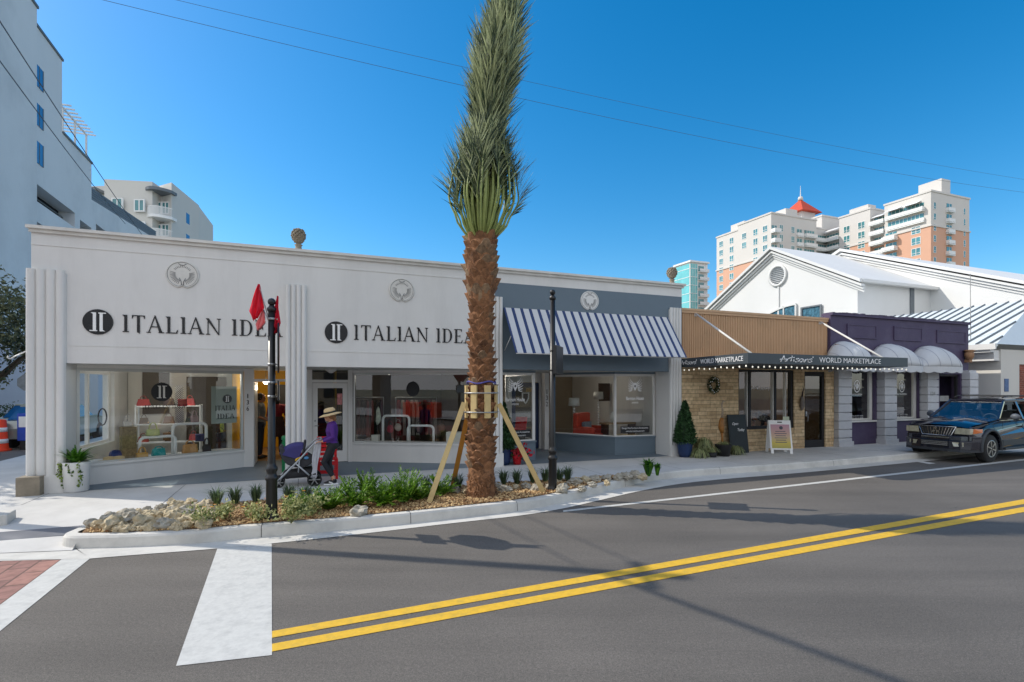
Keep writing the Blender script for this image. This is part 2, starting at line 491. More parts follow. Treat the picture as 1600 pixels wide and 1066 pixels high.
M['greenpaint'] = mat('green_paint', rgb(20, 120, 74), 0.4, var=0.06)
M['chrome'] = mat('chrome', rgb(210, 210, 210), 0.15, metal=0.95, var=0.03)
M['flag'] = leafmat('red_flag_cloth', rgb(240, 34, 66), rgb(250, 60, 90), 0.7, 0.6, 3)
M['flag2'] = mat('faded_flag_cloth', rgb(226, 120, 120), 0.8, var=0.05)
M['bluepot'] = mat('blue_glaze', rgb(30, 52, 92), 0.25, var=0.15, scale=5)
M['topiary'] = leafmat('topiary_leaf', rgb(22, 48, 26), rgb(66, 104, 58), 0.5, 0.2, 5)
M['fern'] = leafmat('fern_leaf', rgb(30, 84, 16), rgb(104, 160, 44), 0.45, 0.35, 6)
M['ivy'] = leafmat('ivy_leaf', rgb(40, 74, 22), rgb(150, 170, 80), 0.5, 0.3, 10)
M['coontie'] = leafmat('coontie_leaf', rgb(48, 92, 20), rgb(136, 178, 52), 0.45, 0.4, 4)
M['varieg'] = leafmat('variegated_leaf', rgb(74, 96, 36), rgb(206, 204, 140), 0.55, 0.3, 9)
M['grassd'] = leafmat('mondo_leaf', rgb(44, 66, 44), rgb(116, 138, 96), 0.5, 0.2, 5)
M['spider'] = leafmat('spider_leaf', rgb(84, 104, 58), rgb(190, 194, 140), 0.5, 0.3, 8)
M['oak'] = leafmat('oak_leaf', rgb(52, 60, 40), rgb(136, 138, 98), 0.55, 0.25, 1.5)
M['hedge'] = leafmat('hedge_leaf', rgb(20, 40, 20), rgb(60, 90, 44), 0.55, 0.2, 2)
M['palm_leaf'] = leafmat('palm_leaflet', rgb(36, 58, 34), rgb(178, 186, 138), 0.42, 0.3, 2.5, 0.9)
M['palm_stalk'] = mat('palm_stalk', rgb(146, 158, 90), 0.5, var=0.25, scale=3)
M['boot'] = leafmat('palm_boot', rgb(62, 40, 28), rgb(160, 114, 78), 0.95, 0.0, 16, 0.22)
M['boot_end'] = leafmat('palm_boot_top', rgb(84, 64, 48), rgb(160, 132, 102), 0.95, 0.0, 16, 0.2)
M['poin'] = leafmat('poinsettia_leaf', rgb(150, 8, 24), rgb(210, 26, 50), 0.5, 0.3, 8)

# striped awning canvas: stripes run down the slope, pattern along local x
def stripemat():
    m = mat('striped_canvas', rgb(205, 208, 212), 0.85, var=0.0, bump=0.05)
    b = m.node_tree.nodes['Principled BSDF']
    tc = nd(m, 'ShaderNodeTexCoord'); sp = nd(m, 'ShaderNodeSeparateXYZ'); lk(m, tc.outputs['Object'], sp.inputs[0])
    md = nd(m, 'ShaderNodeMath'); md.operation = 'MODULO'; md.inputs[1].default_value = 0.231
    lk(m, sp.outputs['X'], md.inputs[0])
    gt = nd(m, 'ShaderNodeMath'); gt.operation = 'LESS_THAN'; gt.inputs[1].default_value = 0.082; lk(m, md.outputs[0], gt.inputs[0])
    mx = nd(m, 'ShaderNodeMixRGB'); lk(m, gt.outputs[0], mx.inputs[0])
    mx.inputs[1].default_value = rgb(205, 206, 208); mx.inputs[2].default_value = rgb(50, 68, 110)
    lk(m, mx.outputs[0], b.inputs['Base Color'])
    return m
M['stripe'] = stripemat()
def bricktex(name, c1, c2, mortar, w, h, ms, offset=0.5, bump=0.5, rough=0.85, axis='XZ', sq=1.0, var=0.0):
    m = bpy.data.materials.new(name); m.use_nodes = True
    b = m.node_tree.nodes['Principled BSDF']; b.inputs['Roughness'].default_value = rough
    tc = nd(m, 'ShaderNodeTexCoord'); mp = nd(m, 'ShaderNodeSeparateXYZ'); cb = nd(m, 'ShaderNodeCombineXYZ')
    lk(m, tc.outputs['Object'], mp.inputs[0])
    ad = nd(m, 'ShaderNodeMath'); ad.operation = 'ADD'
    if axis == 'XZ':
        lk(m, mp.outputs['X'], ad.inputs[0]); lk(m, mp.outputs['Y'], ad.inputs[1])
        lk(m, ad.outputs[0], cb.inputs[0]); lk(m, mp.outputs['Z'], cb.inputs[1])
    else:
        lk(m, mp.outputs['X'], cb.inputs[0]); lk(m, mp.outputs['Y'], cb.inputs[1])
    br = nd(m, 'ShaderNodeTexBrick'); br.offset = offset
    br.inputs['Color1'].default_value = c1; br.inputs['Color2'].default_value = c2; br.inputs['Mortar'].default_value = mortar
    br.inputs['Scale'].default_value = 1; br.inputs['Brick Width'].default_value = w; br.inputs['Row Height'].default_value = h
    br.inputs['Mortar Size'].default_value = ms; br.inputs['Mortar Smooth'].default_value = 0.2; br.squash = sq
    br.squash_frequency = 3
    lk(m, cb.outputs[0], br.inputs['Vector'])
    n = nd(m, 'ShaderNodeTexNoise'); n.inputs['Scale'].default_value = 9; n.inputs['Detail'].default_value = 6
    lk(m, tc.outputs['Object'], n.inputs['Vector'])
    mx = nd(m, 'ShaderNodeMixRGB'); mx.blend_type = 'MULTIPLY'; mx.inputs[0].default_value = 0.6
    r = nd(m, 'ShaderNodeValToRGB'); r.color_ramp.elements[0].color = (.55, .52, .5, 1); r.color_ramp.elements[1].color = (1.1, 1.1, 1.1, 1)
    r.color_ramp.elements[0].position = .3; r.color_ramp.elements[1].position = .6
    lk(m, n.outputs['Fac'], r.inputs[0]); lk(m, br.outputs['Color'], mx.inputs[1]); lk(m, r.outputs[0], mx.inputs[2])
    lk(m, mx.outputs[0], b.inputs['Base Color'])
    bp = nd(m, 'ShaderNodeBump'); bp.inputs['Strength'].default_value = bump; bp.inputs['Distance'].default_value = 0.02; bp.invert = True
    lk(m, br.outputs['Fac'], bp.inputs['Height']); lk(m, bp.outputs[0], b.inputs['Normal'])
    return m
M['stone'] = bricktex('ledge_stone', rgb(232, 206, 164), rgb(196, 166, 126), rgb(132, 110, 84), 0.62, 0.105, 0.005, 0.37, 0.6, sq=0.55)
M['redbrick'] = bricktex('red_brick', rgb(146, 74, 56), rgb(122, 58, 44), rgb(150, 120, 105), 0.22, 0.075, 0.008)
M['paver'] = bricktex('crossing_pavers', rgb(164, 120, 108), rgb(142, 104, 96), rgb(110, 84, 76), 0.42, 0.21, 0.012, 0.5, 0.5, axis='XY')
# asphalt
def asphalt(name, base, warm=1.0):
    m = bpy.data.materials.new(name); m.use_nodes = True
    b = m.node_tree.nodes['Principled BSDF']; b.inputs['Roughness'].default_value = 0.82
    tc = nd(m, 'ShaderNodeTexCoord')
    def noise(sc, det, rough=.6, vec=None):
        n = nd(m, 'ShaderNodeTexNoise'); n.inputs['Scale'].default_value = sc; n.inputs['Detail'].default_value = det; n.inputs['Roughness'].default_value = rough
        lk(m, vec or tc.outputs['Object'], n.inputs['Vector']); return n.outputs['Fac']
    mp = nd(m, 'ShaderNodeMapping'); mp.inputs['Rotation'].default_value = (0, 0, -radians(24.2)); mp.inputs['Scale'].default_value = (0.12, 1.3, 1)
    lk(m, tc.outputs['Object'], mp.inputs['Vector'])
    A = noise(0.35, 5, .6); B = noise(160, 3, .7); Cc = noise(1.0, 5, .6, mp.outputs[0]); D = noise(28, 4, .8)
    def mr(v, lo, hi, a=0.3, c=0.7):
        x = nd(m, 'ShaderNodeMapRange'); x.inputs['From Min'].default_value = a; x.inputs['From Max'].default_value = c
        x.inputs['To Min'].default_value = lo; x.inputs['To Max'].default_value = hi; lk(m, v, x.inputs['Value']); return x.outputs[0]
    def mul(a, c):
        x = nd(m, 'ShaderNodeMath'); x.operation = 'MULTIPLY'; lk(m, a, x.inputs[0]); lk(m, c, x.inputs[1]); return x.outputs[0]
    f = mul(mul(mr(A, .84, 1.16), mr(B, .5, 1.55)), mul(mr(Cc, .84, 1.18), mr(D, .8, 1.2)))
    f = mul(f, mr(noise(70, 2, .9), .72, 1.3, .35, .65))
    vo = nd(m, 'ShaderNodeTexVoronoi'); vo.inputs['Scale'].default_value = 1.1; lk(m, tc.outputs['Object'], vo.inputs['Vector'])
    f = mul(f, mr(vo.outputs['Distance'], .35, 1.0, 0.012, 0.03))
    cm = nd(m, 'ShaderNodeVectorMath'); cm.operation = 'SCALE'; cm.inputs[0].default_value = (base * 1.12 * warm, base * 1.0, base * .87)
    lk(m, f, cm.inputs['Scale']); lk(m, cm.outputs[0], b.inputs['Base Color'])
    bp = nd(m, 'ShaderNodeBump'); bp.inputs['Strength'].default_value = .35; bp.inputs['Distance'].default_value = .01
    lk(m, B, bp.inputs['Height']); lk(m, bp.outputs[0], b.inputs['Normal'])
    return m
M['asphalt'] = asphalt('asphalt', 0.105)
M['asphalt2'] = asphalt('side_asphalt', 0.11)
M['ground'] = mat('far_ground', rgb(128, 128, 110), 0.9, var=0.2, scale=.05)

# ------------------------------------------------------------------ ground, road, pavement
g = MB(); g.quad((-900, -500, -0.16), (1200, -500, -0.16), (1200, 1200, -0.16), (-900, 1200, -0.16))
struct('ground', g, M['ground'])
RD = Vector((11.16, 5.01, 0)).normalized(); RN = Vector((-RD.y, RD.x, 0))
# road sheet (covers the street and the crossing with the side street)
rm = MB(); a = W(-40, -30); 
rm.add([tuple(W(-120, 12, 0)), tuple(W(-120, -22, 0)), tuple(W(200, -22, 0)), tuple(W(200, 12, 0))], [(0, 1, 2, 3)])
struct('road', rm, M['asphalt'])
ss = MB(); ss.add([tuple(W(-13, 12.0, 0.0)), tuple(W(-3.2, 12.0, 0.0)), tuple(W(-3.2, 120, 0.0)), tuple(W(-13, 120, 0.0))], [(0, 1, 2, 3)])
struct('side_road', ss, M['asphalt2'])
# kerb line of the bulb-out, from photo pixels (foot of the kerb on the road)
kerb_px = [(113, 858), (192, 856.5), (309, 850.5), (370, 843), (470, 835.5), (632, 820), (730, 809), (820, 798.5), (890, 784), (975, 761), (1010, 753.5), (1060, 746.5), (1132, 741), (1232, 734.5), (1407, 719.5)]
kp = [G(x, y, 0) for x, y in kerb_px]
d_end = (kp[-1] - kp[-3]).normalized()
kp.append(kp[-1] + RD * 60)
# nose of the planter at the left end turns back to the pavement
nose = [G(113, 858, 0) + Vector((-.02, .22, 0)), G(113, 858, 0) + Vector((-.07, .12, 0)), G(113, 858, 0) + Vector((-.03, .02, 0))]
def smooth_path(P, it=2):
    for _ in range(it):
        Q = [P[0]]
        for i in range(len(P) - 1):
            Q.append(P[i] * .75 + P[i + 1] * .25); Q.append(P[i] * .25 + P[i + 1] * .75)
        Q.append(P[-1]); P = Q
    return P
bed_back = [(-.30, 10.35), (-3.0, 9.22), (-4.9, 8.45), (-5.62, 7.95), (-5.72, 7.5)]
front = smooth_path(kp, 2)
# pavement slab polygon: front follows the kerb, z = 0.15 ; left corner zone is a low ramp
pv = MB()
def offs(P, d):
    out = []
    for i, p in enumerate(P):
        a = P[max(0, i - 1)]; b = P[min(len(P) - 1, i + 1)]
        t = (b - a).normalized(); n = Vector((-t.y, t.x, 0))
        out.append(p + n * d)
    return out
KW = 0.16
kin = offs(front, KW)
# pavement strip between kerb back and the shop fronts (z .15), built as quads from kerb back edge to the facade line
for i in range(len(kin) - 1):
    a, b = kin[i], kin[i + 1]
    ua, ub = LOC(a)[0], LOC(b)[0]
    pv.add([(a.x, a.y, .15), (b.x, b.y, .15), tuple(W(ub, 3.2, .15)), tuple(W(ua, 3.2, .15))], [(0, 1, 2, 3)])
u_l = LOC(kin[0])[0]
c0 = kin[0]
# corner zone: flat pavement left of the planter, ramping to the crossing
pv.add([tuple(W(u_l, 3.2, .15)), tuple(W(-3.0, 3.2, .15)), tuple(W(-3.0, 0.2, .15)), tuple(W(u_l, -1.9, .15))], [(0, 1, 2, 3)])
cl = [W(-3.0, 0.2, .15), W(u_l, -1.9, .15)]
e0 = G(113, 862, 0.0); e1 = G(-60, 868, 0.0) ; e2 = G(-400, 800, 0.0)
pv.add([tuple(cl[1]), tuple(cl[0]), (e1.x, e1.y, .012), (e0.x - .02, e0.y + .02, .012)], [(0, 1, 2, 3)])
pv.add([tuple(cl[1]), (e0.x - .02, e0.y + .02, .012), (c0.x, c0.y, .15)], [(0, 1, 2)])
pv.add([tuple(cl[0]), (e2.x, e2.y, .012), (e1.x, e1.y, .012)], [(0, 1, 2)])
# pavement beside the side street, running back along the shop's flank
pv.add([tuple(W(-3.0, 3.2, .15)), tuple(W(-0.3, 3.2, .15)), tuple(W(-0.3, 40, .15)), tuple(W(-3.0, 40, .15))], [(3, 2, 1, 0)])
pav = struct('pavement', pv, M['conc'])
from mathutils.bvhtree import BVHTree
_bvh = BVHTree.FromPolygons([Vector(v) for v in pv.v], pv.f)
def groundz(x, y, default=0.0):
    h_ = _bvh.ray_cast(Vector((x, y, 5)), Vector((0, 0, -1)))
    return h_[0].z if h_[0] else default
kb = MB(); kb.s = False
fo = front; top_out = offs(front, 0.02); 
nf = len(fo)
for i in range(nf - 1):
    a0, b0 = fo[i], fo[i + 1]; a1, b1 = offs(fo, .015)[i], offs(fo, .015)[i + 1]; 
    a2, b2 = kin[i], kin[i + 1]
    a15, b15 = offs(fo, .035)[i], offs(fo, .035)[i + 1]
    kb.add([(a0.x, a0.y, -.02), (b0.x, b0.y, -.02), (b1.x, b1.y, .13), (a1.x, a1.y, .13)], [(0, 1, 2, 3)])
    kb.add([(a1.x, a1.y, .13), (b1.x, b1.y, .13), (b15.x, b15.y, .158), (a15.x, a15.y, .158)], [(0, 1, 2, 3)])
    kb.add([(a15.x, a15.y, .158), (b15.x, b15.y, .158), (b2.x, b2.y, .16), (a2.x, a2.y, .16)], [(0, 1, 2, 3)])
# rounded nose cap and back kerb along the planter end
nc = [kin[0], fo[0]]
c = (kin[0] + fo[0]) / 2
end_dir = (fo[0] - fo[1]).normalized()
side = (kin[0] - fo[0])
prev = None
r0 = (fo[0] - kin[0]).length
tdir = (fo[0] - fo[1]).normalized(); ndir = (kin[0] - fo[0]).normalized()
arc_o = []
cx_ = kin[0] + ndir * .10
ro = (fo[0] - cx_).length
for k_ in range(9):
    a_ = k_ / 8 * pi * .5
    arc_o.append(cx_ - ndir * ro * cos(a_) + tdir * ro * sin(a_))
for k_ in range(1, 8): arc_o.append(arc_o[-1] + (ndir * .11 + Vector((-.012, 0, 0))))
arc_i = [cx_ + (p - cx_) * ((ro - KW) / ro) if i < 9 else p - tdir * KW for i, p in enumerate(arc_o)]
for i in range(len(arc_o) - 1):
    a, b, a2, b2 = arc_o[i], arc_o[i + 1], arc_i[i], arc_i[i + 1]
    a1 = a.lerp(a2, .1); b1 = b.lerp(b2, .1); am = a.lerp(a2, .24); bmm = b.lerp(b2, .24)
    kb.add([(a.x, a.y, -.02), (b.x, b.y, -.02), (b1.x, b1.y, .13), (a1.x, a1.y, .13)], [(3, 2, 1, 0)])
    kb.add([(a1.x, a1.y, .13), (b1.x, b1.y, .13), (bmm.x, bmm.y, .158), (am.x, am.y, .158)], [(3, 2, 1, 0)])
    kb.add([(am.x, am.y, .158), (bmm.x, bmm.y, .158), (b2.x, b2.y, .16), (a2.x, a2.y, .16)], [(3, 2, 1, 0)])
kerb = struct('kerb', kb, M['kerb'])
# kerb joints as thin dark grooves
gj = MB()
for px, py in ((412, 839), (642, 819), (818, 798.5), (975, 761), (1132, 741), (1290, 730)):
    p = G(px, py, 0); i = min(range(nf), key=lambda k: (fo[k] - p).length)
    t = (fo[min(i + 1, nf - 1)] - fo[max(0, i - 1)]).normalized()
    n = Vector((-t.y, t.x, 0))
    q0 = fo[i] - n * .003; q1 = fo[i] + n * .012; q2 = fo[i] + n * .034; q3 = fo[i] + n * (KW)
    for A, B_, za, zb in ((q0, q1, 0, .13), (q1, q2, .132, .162), (q2, q3, .162, .1635)):
        gj.add([tuple(A - t * .004 + Vector((0, 0, za))), tuple(A + t * .004 + Vector((0, 0, za))), tuple(B_ + t * .004 + Vector((0, 0, zb))), tuple(B_ - t * .004 + Vector((0, 0, zb)))], [(0, 1, 2, 3)])
struct('kerb_joints', gj, M['shade'])
# concrete gutter pan
gut_px = [(141, 873), (220, 866.5), (336, 858), (424, 849.5), (530, 838.5), (632, 826.5), (730, 815), (820, 805.5), (890, 793), (932, 783), (1000, 767), (1060, 756), (1132, 748.5), (1232, 741), (1407, 724.5)]
gp = smooth_path([G(x, y, .004) for x, y in gut_px], 2)
gp = [Vector((p.x, p.y, .006)) for p in gp]
gm = MB()
A = [Vector((p.x, p.y, .006)) for p in [G(x, y, 0) for x, y in kerb_px[:-0 or None]]]
A = smooth_path([Vector((p.x, p.y, .006)) for p in [G(x, y, 0) for x, y in kerb_px]], 2)
A2 = offs(A, .03)
n = min(len(gp), len(A2))
for i in range(n - 1):
    gm.add([tuple(gp[i]), tuple(gp[i + 1]), tuple(A2[i + 1]), tuple(A2[i])], [(0, 1, 2, 3)])
p = gp[-1]; q = A2[-1]
gm.add([tuple(p), tuple(p + RD * 60), tuple(q + RD * 60), tuple(q)], [(0, 1, 2, 3)])
# strip in front of the ramp at the corner
e = [G(141, 873, .006), G(113, 858, .006) + Vector((-.0, .05, 0)), G(60, 858, .006), G(-300, 846, .006), G(-300, 873, .006), G(0, 876.5, .006)]
gm.add([tuple(x) for x in e], [tuple(range(6))])
struct('gutter', gm, M['kerb'])
# crossing: concrete band, pavers
Zm = .005
def sheet(name, pts, m, z):
    s = MB(); s.add([(p.x, p.y, z) for p in pts], [tuple(range(len(pts)))]); return struct(name, s, m)
cb0, cb1 = G(96, 874.8), G(0, 946); cb2, cb3 = G(141, 873), G(0, 987)
dA = (cb1 - cb0).normalized(); dB = (cb3 - cb2).normalized()
sheet('crosswalk_border', [cb0, cb0 + dA * 9, cb2 + dB * 9, cb2], M['line_white'], .0045)
pvm = MB(); q = [cb0 + dA * .01, G(-900, 884), G(-900, 884) + dA * 7, cb0 + dA * 9]
o = thing('crosswalk', None, None, (cb0.x, cb0.y, 0), atan2(dA.y, dA.x)); del o
for ob in list(bpy.data.objects):
    if ob.name.startswith('crosswalk') and ob.type == 'EMPTY': bpy.data.objects.remove(ob)
R = Matrix.Rotation(-atan2(dA.y, dA.x), 4, 'Z')
s = MB(); s.add([tuple(R @ Vector((p.x - cb0.x, p.y - cb0.y, 0))) for p in q], [tuple(range(4))])
cw = s.build('crosswalk_pavers', M['paver'], loc=(cb0.x, cb0.y, .0045), rotz=atan2(dA.y, dA.x)); tag(cw, kind='structure')
sheet('crosswalk_border_far', [G(-900, 878), G(-900, 884), cb0 + dA * .01 , cb0 ], M['line_white'], .0085)
# stop bar and lane lines
sheet('stop_line', [G(340, 856.5), G(424.5, 850), G(425, 1024.5), G(275, 1041.5)], M['line_white'], .0045)
def band(name, a, b, c_, d, m, ext):
    A_, B_, C_, D_ = G(*a), G(*b), G(*c_), G(*d)
    B_ = A_ + (B_ - A_).normalized() * ((B_ - A_).length + ext); D_ = C_ + (D_ - C_).normalized() * ((D_ - C_).length + ext)
    sheet(name, [A_, C_, D_, B_], m, .0047)
band('centre_line', (425, 987), (1600, 780.5), (425, 997.5), (1600, 788), M['line_yellow'], 70)
band('centre_line', (425, 1007), (1600, 792.5), (425, 1019), (1600, 800.5), M['line_yellow'], 70)
band('edge_line', (880, 798), (1600, 717.2), (880, 800.6), (1600, 719.8), M['line_white'], 70)
sheet('parking_tick', [G(1385, 713.5), G(1392, 713), G(1462, 724.5), G(1452, 725.5)], M['line_white'], .0049)
# tactile pad with domes at the crossing ramp
tp = MB()
T0 = [G(-60, 836, .06), G(83, 827.5, .06), G(146, 821.5, .08), G(118, 836.5, .05), G(-60, 851, .03)]
NI, NJ = 60, 9
gr = [[None] * (NJ + 1) for _ in range(NI + 1)]
for i in range(NI + 1):
    for j in range(NJ + 1):
        s_, t_ = i / NI, j / NJ
        p = T0[0].lerp(T0[4], t_).lerp(T0[2].lerp(T0[3], t_), s_); gr[i][j] = (p.x, p.y, groundz(p.x, p.y) + .005)
for i in range(NI):
    for j in range(NJ): tp.add([gr[i][j], gr[i + 1][j], gr[i + 1][j + 1], gr[i][j + 1]], [(3, 2, 1, 0)])
for i in range(NI):
    for j in range(NJ):
        a_, b_ = Vector(gr[i][j]), Vector(gr[i + 1][j + 1]); p = (a_ + b_) / 2
        tp.lathe([(.022, 0), (.019, .009), (.010, .013), (0, .0135)], (p.x, p.y, p.z), 6, True)
tag(tp.build('tactile_paving', mat('tactile_grey', rgb(120, 122, 128), .7, var=.1)), kind='structure')
# painted floor of the shop recesses
gf = MB()
gf.add([tuple(W(-.25, .0, .154)), tuple(W(14.2, .0, .154)), tuple(W(14.2, 3.1, .154)), tuple(W(-.25, 3.1, .154))], [(0, 1, 2, 3)])
struct('recess_floor', gf, M['greyfloor'])
# pavement joints
pj = MB()
def joint(a, b, w=.008, z=.1535):
    a, b = Vector(a), Vector(b); t = (b - a).normalized(); n_ = Vector((-t.y, t.x, 0)) * w / 2
    pj.add([(a.x - n_.x, a.y - n_.y, z), (b.x - n_.x, b.y - n_.y, z), (b.x + n_.x, b.y + n_.y, z), (a.x + n_.x, a.y + n_.y, z)], [(0, 1, 2, 3)])
for u in (-2.0, .05, 2.15, 4.2, 6.3, 8.35, 10.4, 12.5, 14.5, 16.4, 18.4, 20.4, 22.4, 24.4, 26.4, 28.4, 30.4):
    vf = -2.0 if u > 11 else (-2.0 if u > 2 else -1.1)
    joint(W(u, -.02), W(u, vf))
joint(W(11, -1.2), W(60, -1.2), .006)
struct('pavement_joints', pj, M['shade'])
# ------------------------------------------------------------------ white and blue grey shop building
def LB(u0):
    m = MB(); m.T = Matrix.Translation((-u0, 0, 0)); return m
shop = thing('shop_building', 'long one storey white stucco shop building with fluted pilasters and a blue grey right-hand third', 'building', W(0, 0, 0), ANG)
ZG = .15
H0, HT = 2.50, 4.90
UR = 14.17
VB = 9.0     # back of the building
def sp(name, mb, m, parent=None, smooth=False): return mb.build(name, m, parent or shop)
# main white wall above the openings, with flank walls and back
w = MB()
w.box(-.24, 8.60, 0, .28, H0, HT)
w.box(8.60, UR, 0.0, .28, 4.60, HT)
# flank wall to the side street with a side window opening
for a in ((.28, 1.0, ZG, HT), (3.6, VB, ZG, HT), (1.0, 3.6, ZG, .75), (1.0, 3.6, 2.42, HT)):
    w.box(-.24, 0.0, a[0], a[1], a[2], a[3])
w.box(-.24, UR, VB, VB + .2, ZG, HT)
w.box(UR - .12, UR, .28, VB, ZG, HT)
sp('wall', w, M['paint'])
w = MB(); w.box(8.60, UR - .0, -.004, .276, H0, 4.598); sp('upper_wall', w, M['bluegrey'])['label'] = 'blue grey painted upper wall'
# faint horizontal render lines
w = MB(); 
for z in (4.62,): w.box(-.24, 8.4, -.012, .0, z, z + .03)
w.box(.3, 3.95, -.008, 0, 2.82, 2.845); w.box(4.4, 8.4, -.008, 0, 2.82, 2.845)
sp('string_course', w, M['paint'])
# coping
w = MB()
w.box(-.29, UR + .08, -.10, .34, HT, HT + .055)
w.box(-.26, UR + .04, -.05, -.0, HT - .06, HT - .001)
sp('coping', w, M['coping'])
w = MB(); w.box(0, UR - .12, .36, VB, 4.5, 4.56); sp('roof', w, M['steel'])
w = MB(); w.box(-.02, UR - .13, .29, VB - .01, H0 + .21, H0 + .25)
w.box(0.0, UR - .15, .29, 3.3, H0 + .002, H0 + .2)
sp('ceiling', w, M['ceiling'])
# fluted pilasters
def pilaster(u0, u1, zt, name='pilaster', proud=.09):
    m = MB()
    nfl = 4; wd = (u1 - u0); k = wd / nfl
    prof = []
    m.box(u0, u1, -proud + .045, .3 if zt < 0 else .0, ZG, zt - .05)
    for i in range(nfl):
        cx = u0 + k * (i + .5)
        pts = []
        for j in range(9):
            a = pi * j / 8
            pts.append((cx - k * .46 * cos(a), -proud + .045 - .05 * sin(a)))
        pts.append((cx + k * .46, -proud + .05)); pts.append((cx - k * .46, -proud + .05))
        m.prism(pts[::-1], ZG + .32, zt)
    m.box(u0 - .004, u1 + .004, -proud - .012, -proud + .047, ZG, ZG + .32)
    return sp(name, m, M['paint'])
pilaster(-.30, .27, 4.18)
# pilasters stand full depth as piers below the wall
for a, b, d in ((-.24, .25, .5), (3.97, 4.35, .34), (8.42, 8.77, .5), (13.74, UR, .6)):
    pr = MB(); pr.box(a, b, .0, d, ZG, H0 - .002); sp('pier', pr, M['paint'])
pilaster(3.95, 4.36, 4.20); pilaster(8.40, 8.78, 4.24); pilaster(13.72, 14.11, 4.27)
# flank pilaster facing the side street
m = MB(); m.T = None
for i in range(4):
    cy = .06 + .12 * (i + .5)
    m.prism([(-.24 - .05 * sin(pi * j / 6), cy - .055 * cos(pi * j / 6)) for j in range(7)] + [(-.23, cy + .055), (-.23, cy - .055)], ZG + .1, 4.18)
sp('pilaster', m, M['paint'])
m = MB(); m.bevbox(-.36, -.02, -.26, .1, .0, .48, .012)
sp('corner_block', m, M['oldconc'])['label'] = 'bare concrete block at the foot of the corner pilaster'
# wall hook on the flank
m = MB(); m.tube([(-.24, -.02, 2.74), (-.42, -.06, 2.62), (-.5, -.08, 2.56), (-.54, -.08, 2.58), (-.53, -.08, 2.61)], .012, 6); sp('flag_hook', m, M['paint_shiny'])
# sand dollar medallions
def medallion(u, z, r, white):
    m = MB()
    n = 48
    def rad(a):
        x = a - (-pi / 2)
        while x > pi: x -= 2 * pi
        while x < -pi: x += 2 * pi
        k = 1.0 - .20 * math.exp(-(x / .14) ** 2)
        return r * k
    outer = []
    for ring, (k, y) in enumerate(((1.0, -.003), (.99, -.022), (.93, -.034), (.89, -.026), (.85, -.024))):
        outer.append([(u + rad(2 * pi * i / n) * k * cos(2 * pi * i / n) * 1.06, y, z + rad(2 * pi * i / n) * k * sin(2 * pi * i / n)) for i in range(n)])
    vs = [p for ring in outer for p in ring]; fs = []
    for q in range(len(outer) - 1):
        for i in range(n):
            j = (i + 1) % n
            fs.append((q * n + i, q * n + j, (q + 1) * n + j, (q + 1) * n + i)[::-1])
    fs.append(tuple((len(outer) - 1) * n + i for i in range(n)))
    m.add(vs, fs, False)
    med = sp('medallion', m, M['paint_shiny'] if white else M['coping']); m = MB()
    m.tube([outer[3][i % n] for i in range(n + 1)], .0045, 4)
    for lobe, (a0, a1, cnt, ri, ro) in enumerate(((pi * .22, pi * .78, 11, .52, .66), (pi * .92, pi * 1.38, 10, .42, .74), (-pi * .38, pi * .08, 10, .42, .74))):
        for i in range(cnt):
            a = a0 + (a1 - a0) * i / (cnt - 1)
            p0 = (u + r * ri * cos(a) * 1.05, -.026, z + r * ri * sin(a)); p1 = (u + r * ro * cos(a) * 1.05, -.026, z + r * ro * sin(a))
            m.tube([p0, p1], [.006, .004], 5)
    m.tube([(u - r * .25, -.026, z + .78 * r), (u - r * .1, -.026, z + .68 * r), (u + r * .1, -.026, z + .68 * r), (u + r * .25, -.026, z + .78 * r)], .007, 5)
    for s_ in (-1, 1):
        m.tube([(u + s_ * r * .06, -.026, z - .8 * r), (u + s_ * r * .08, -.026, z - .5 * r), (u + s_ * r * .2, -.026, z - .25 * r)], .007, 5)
    m.build('relief_lines', mat('relief_shade_grey', rgb(116, 118, 120), .8, var=.1), med)  # darker grey paints in the shadow lines of the engraved relief
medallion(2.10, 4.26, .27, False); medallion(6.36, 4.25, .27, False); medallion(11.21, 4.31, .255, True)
# pine cone finials
def finial(u):
    m = MB()
    c = (u, .12, HT + .055)
    m.lathe([(.11, 0), (.11, .03), (.07, .05), (.06, .1), (.085, .13), (.05, .15), (.05, .17)], c, 16)
    m.lathe([(.04, .16), (.09, .2), (.125, .27), (.13, .33), (.11, .4), (.07, .46), (.02, .49), (0, .495)], c, 16)
    for r_ in range(7):
        zz = .2 + r_ * .04; rr = .125 * sin(max(.35, (zz - .13) / .38 * pi * .95)) + .01
        for k in range(9):
            a = 2 * pi * (k + .5 * (r_ % 2)) / 9
            m.ball((c[0] + rr * cos(a), c[1] + rr * sin(a), c[2] + zz), .026, 1, (1, 1, 1.1))
    return sp('finial', m, M['oldconc'])
finial(4.2); finial(13.93)
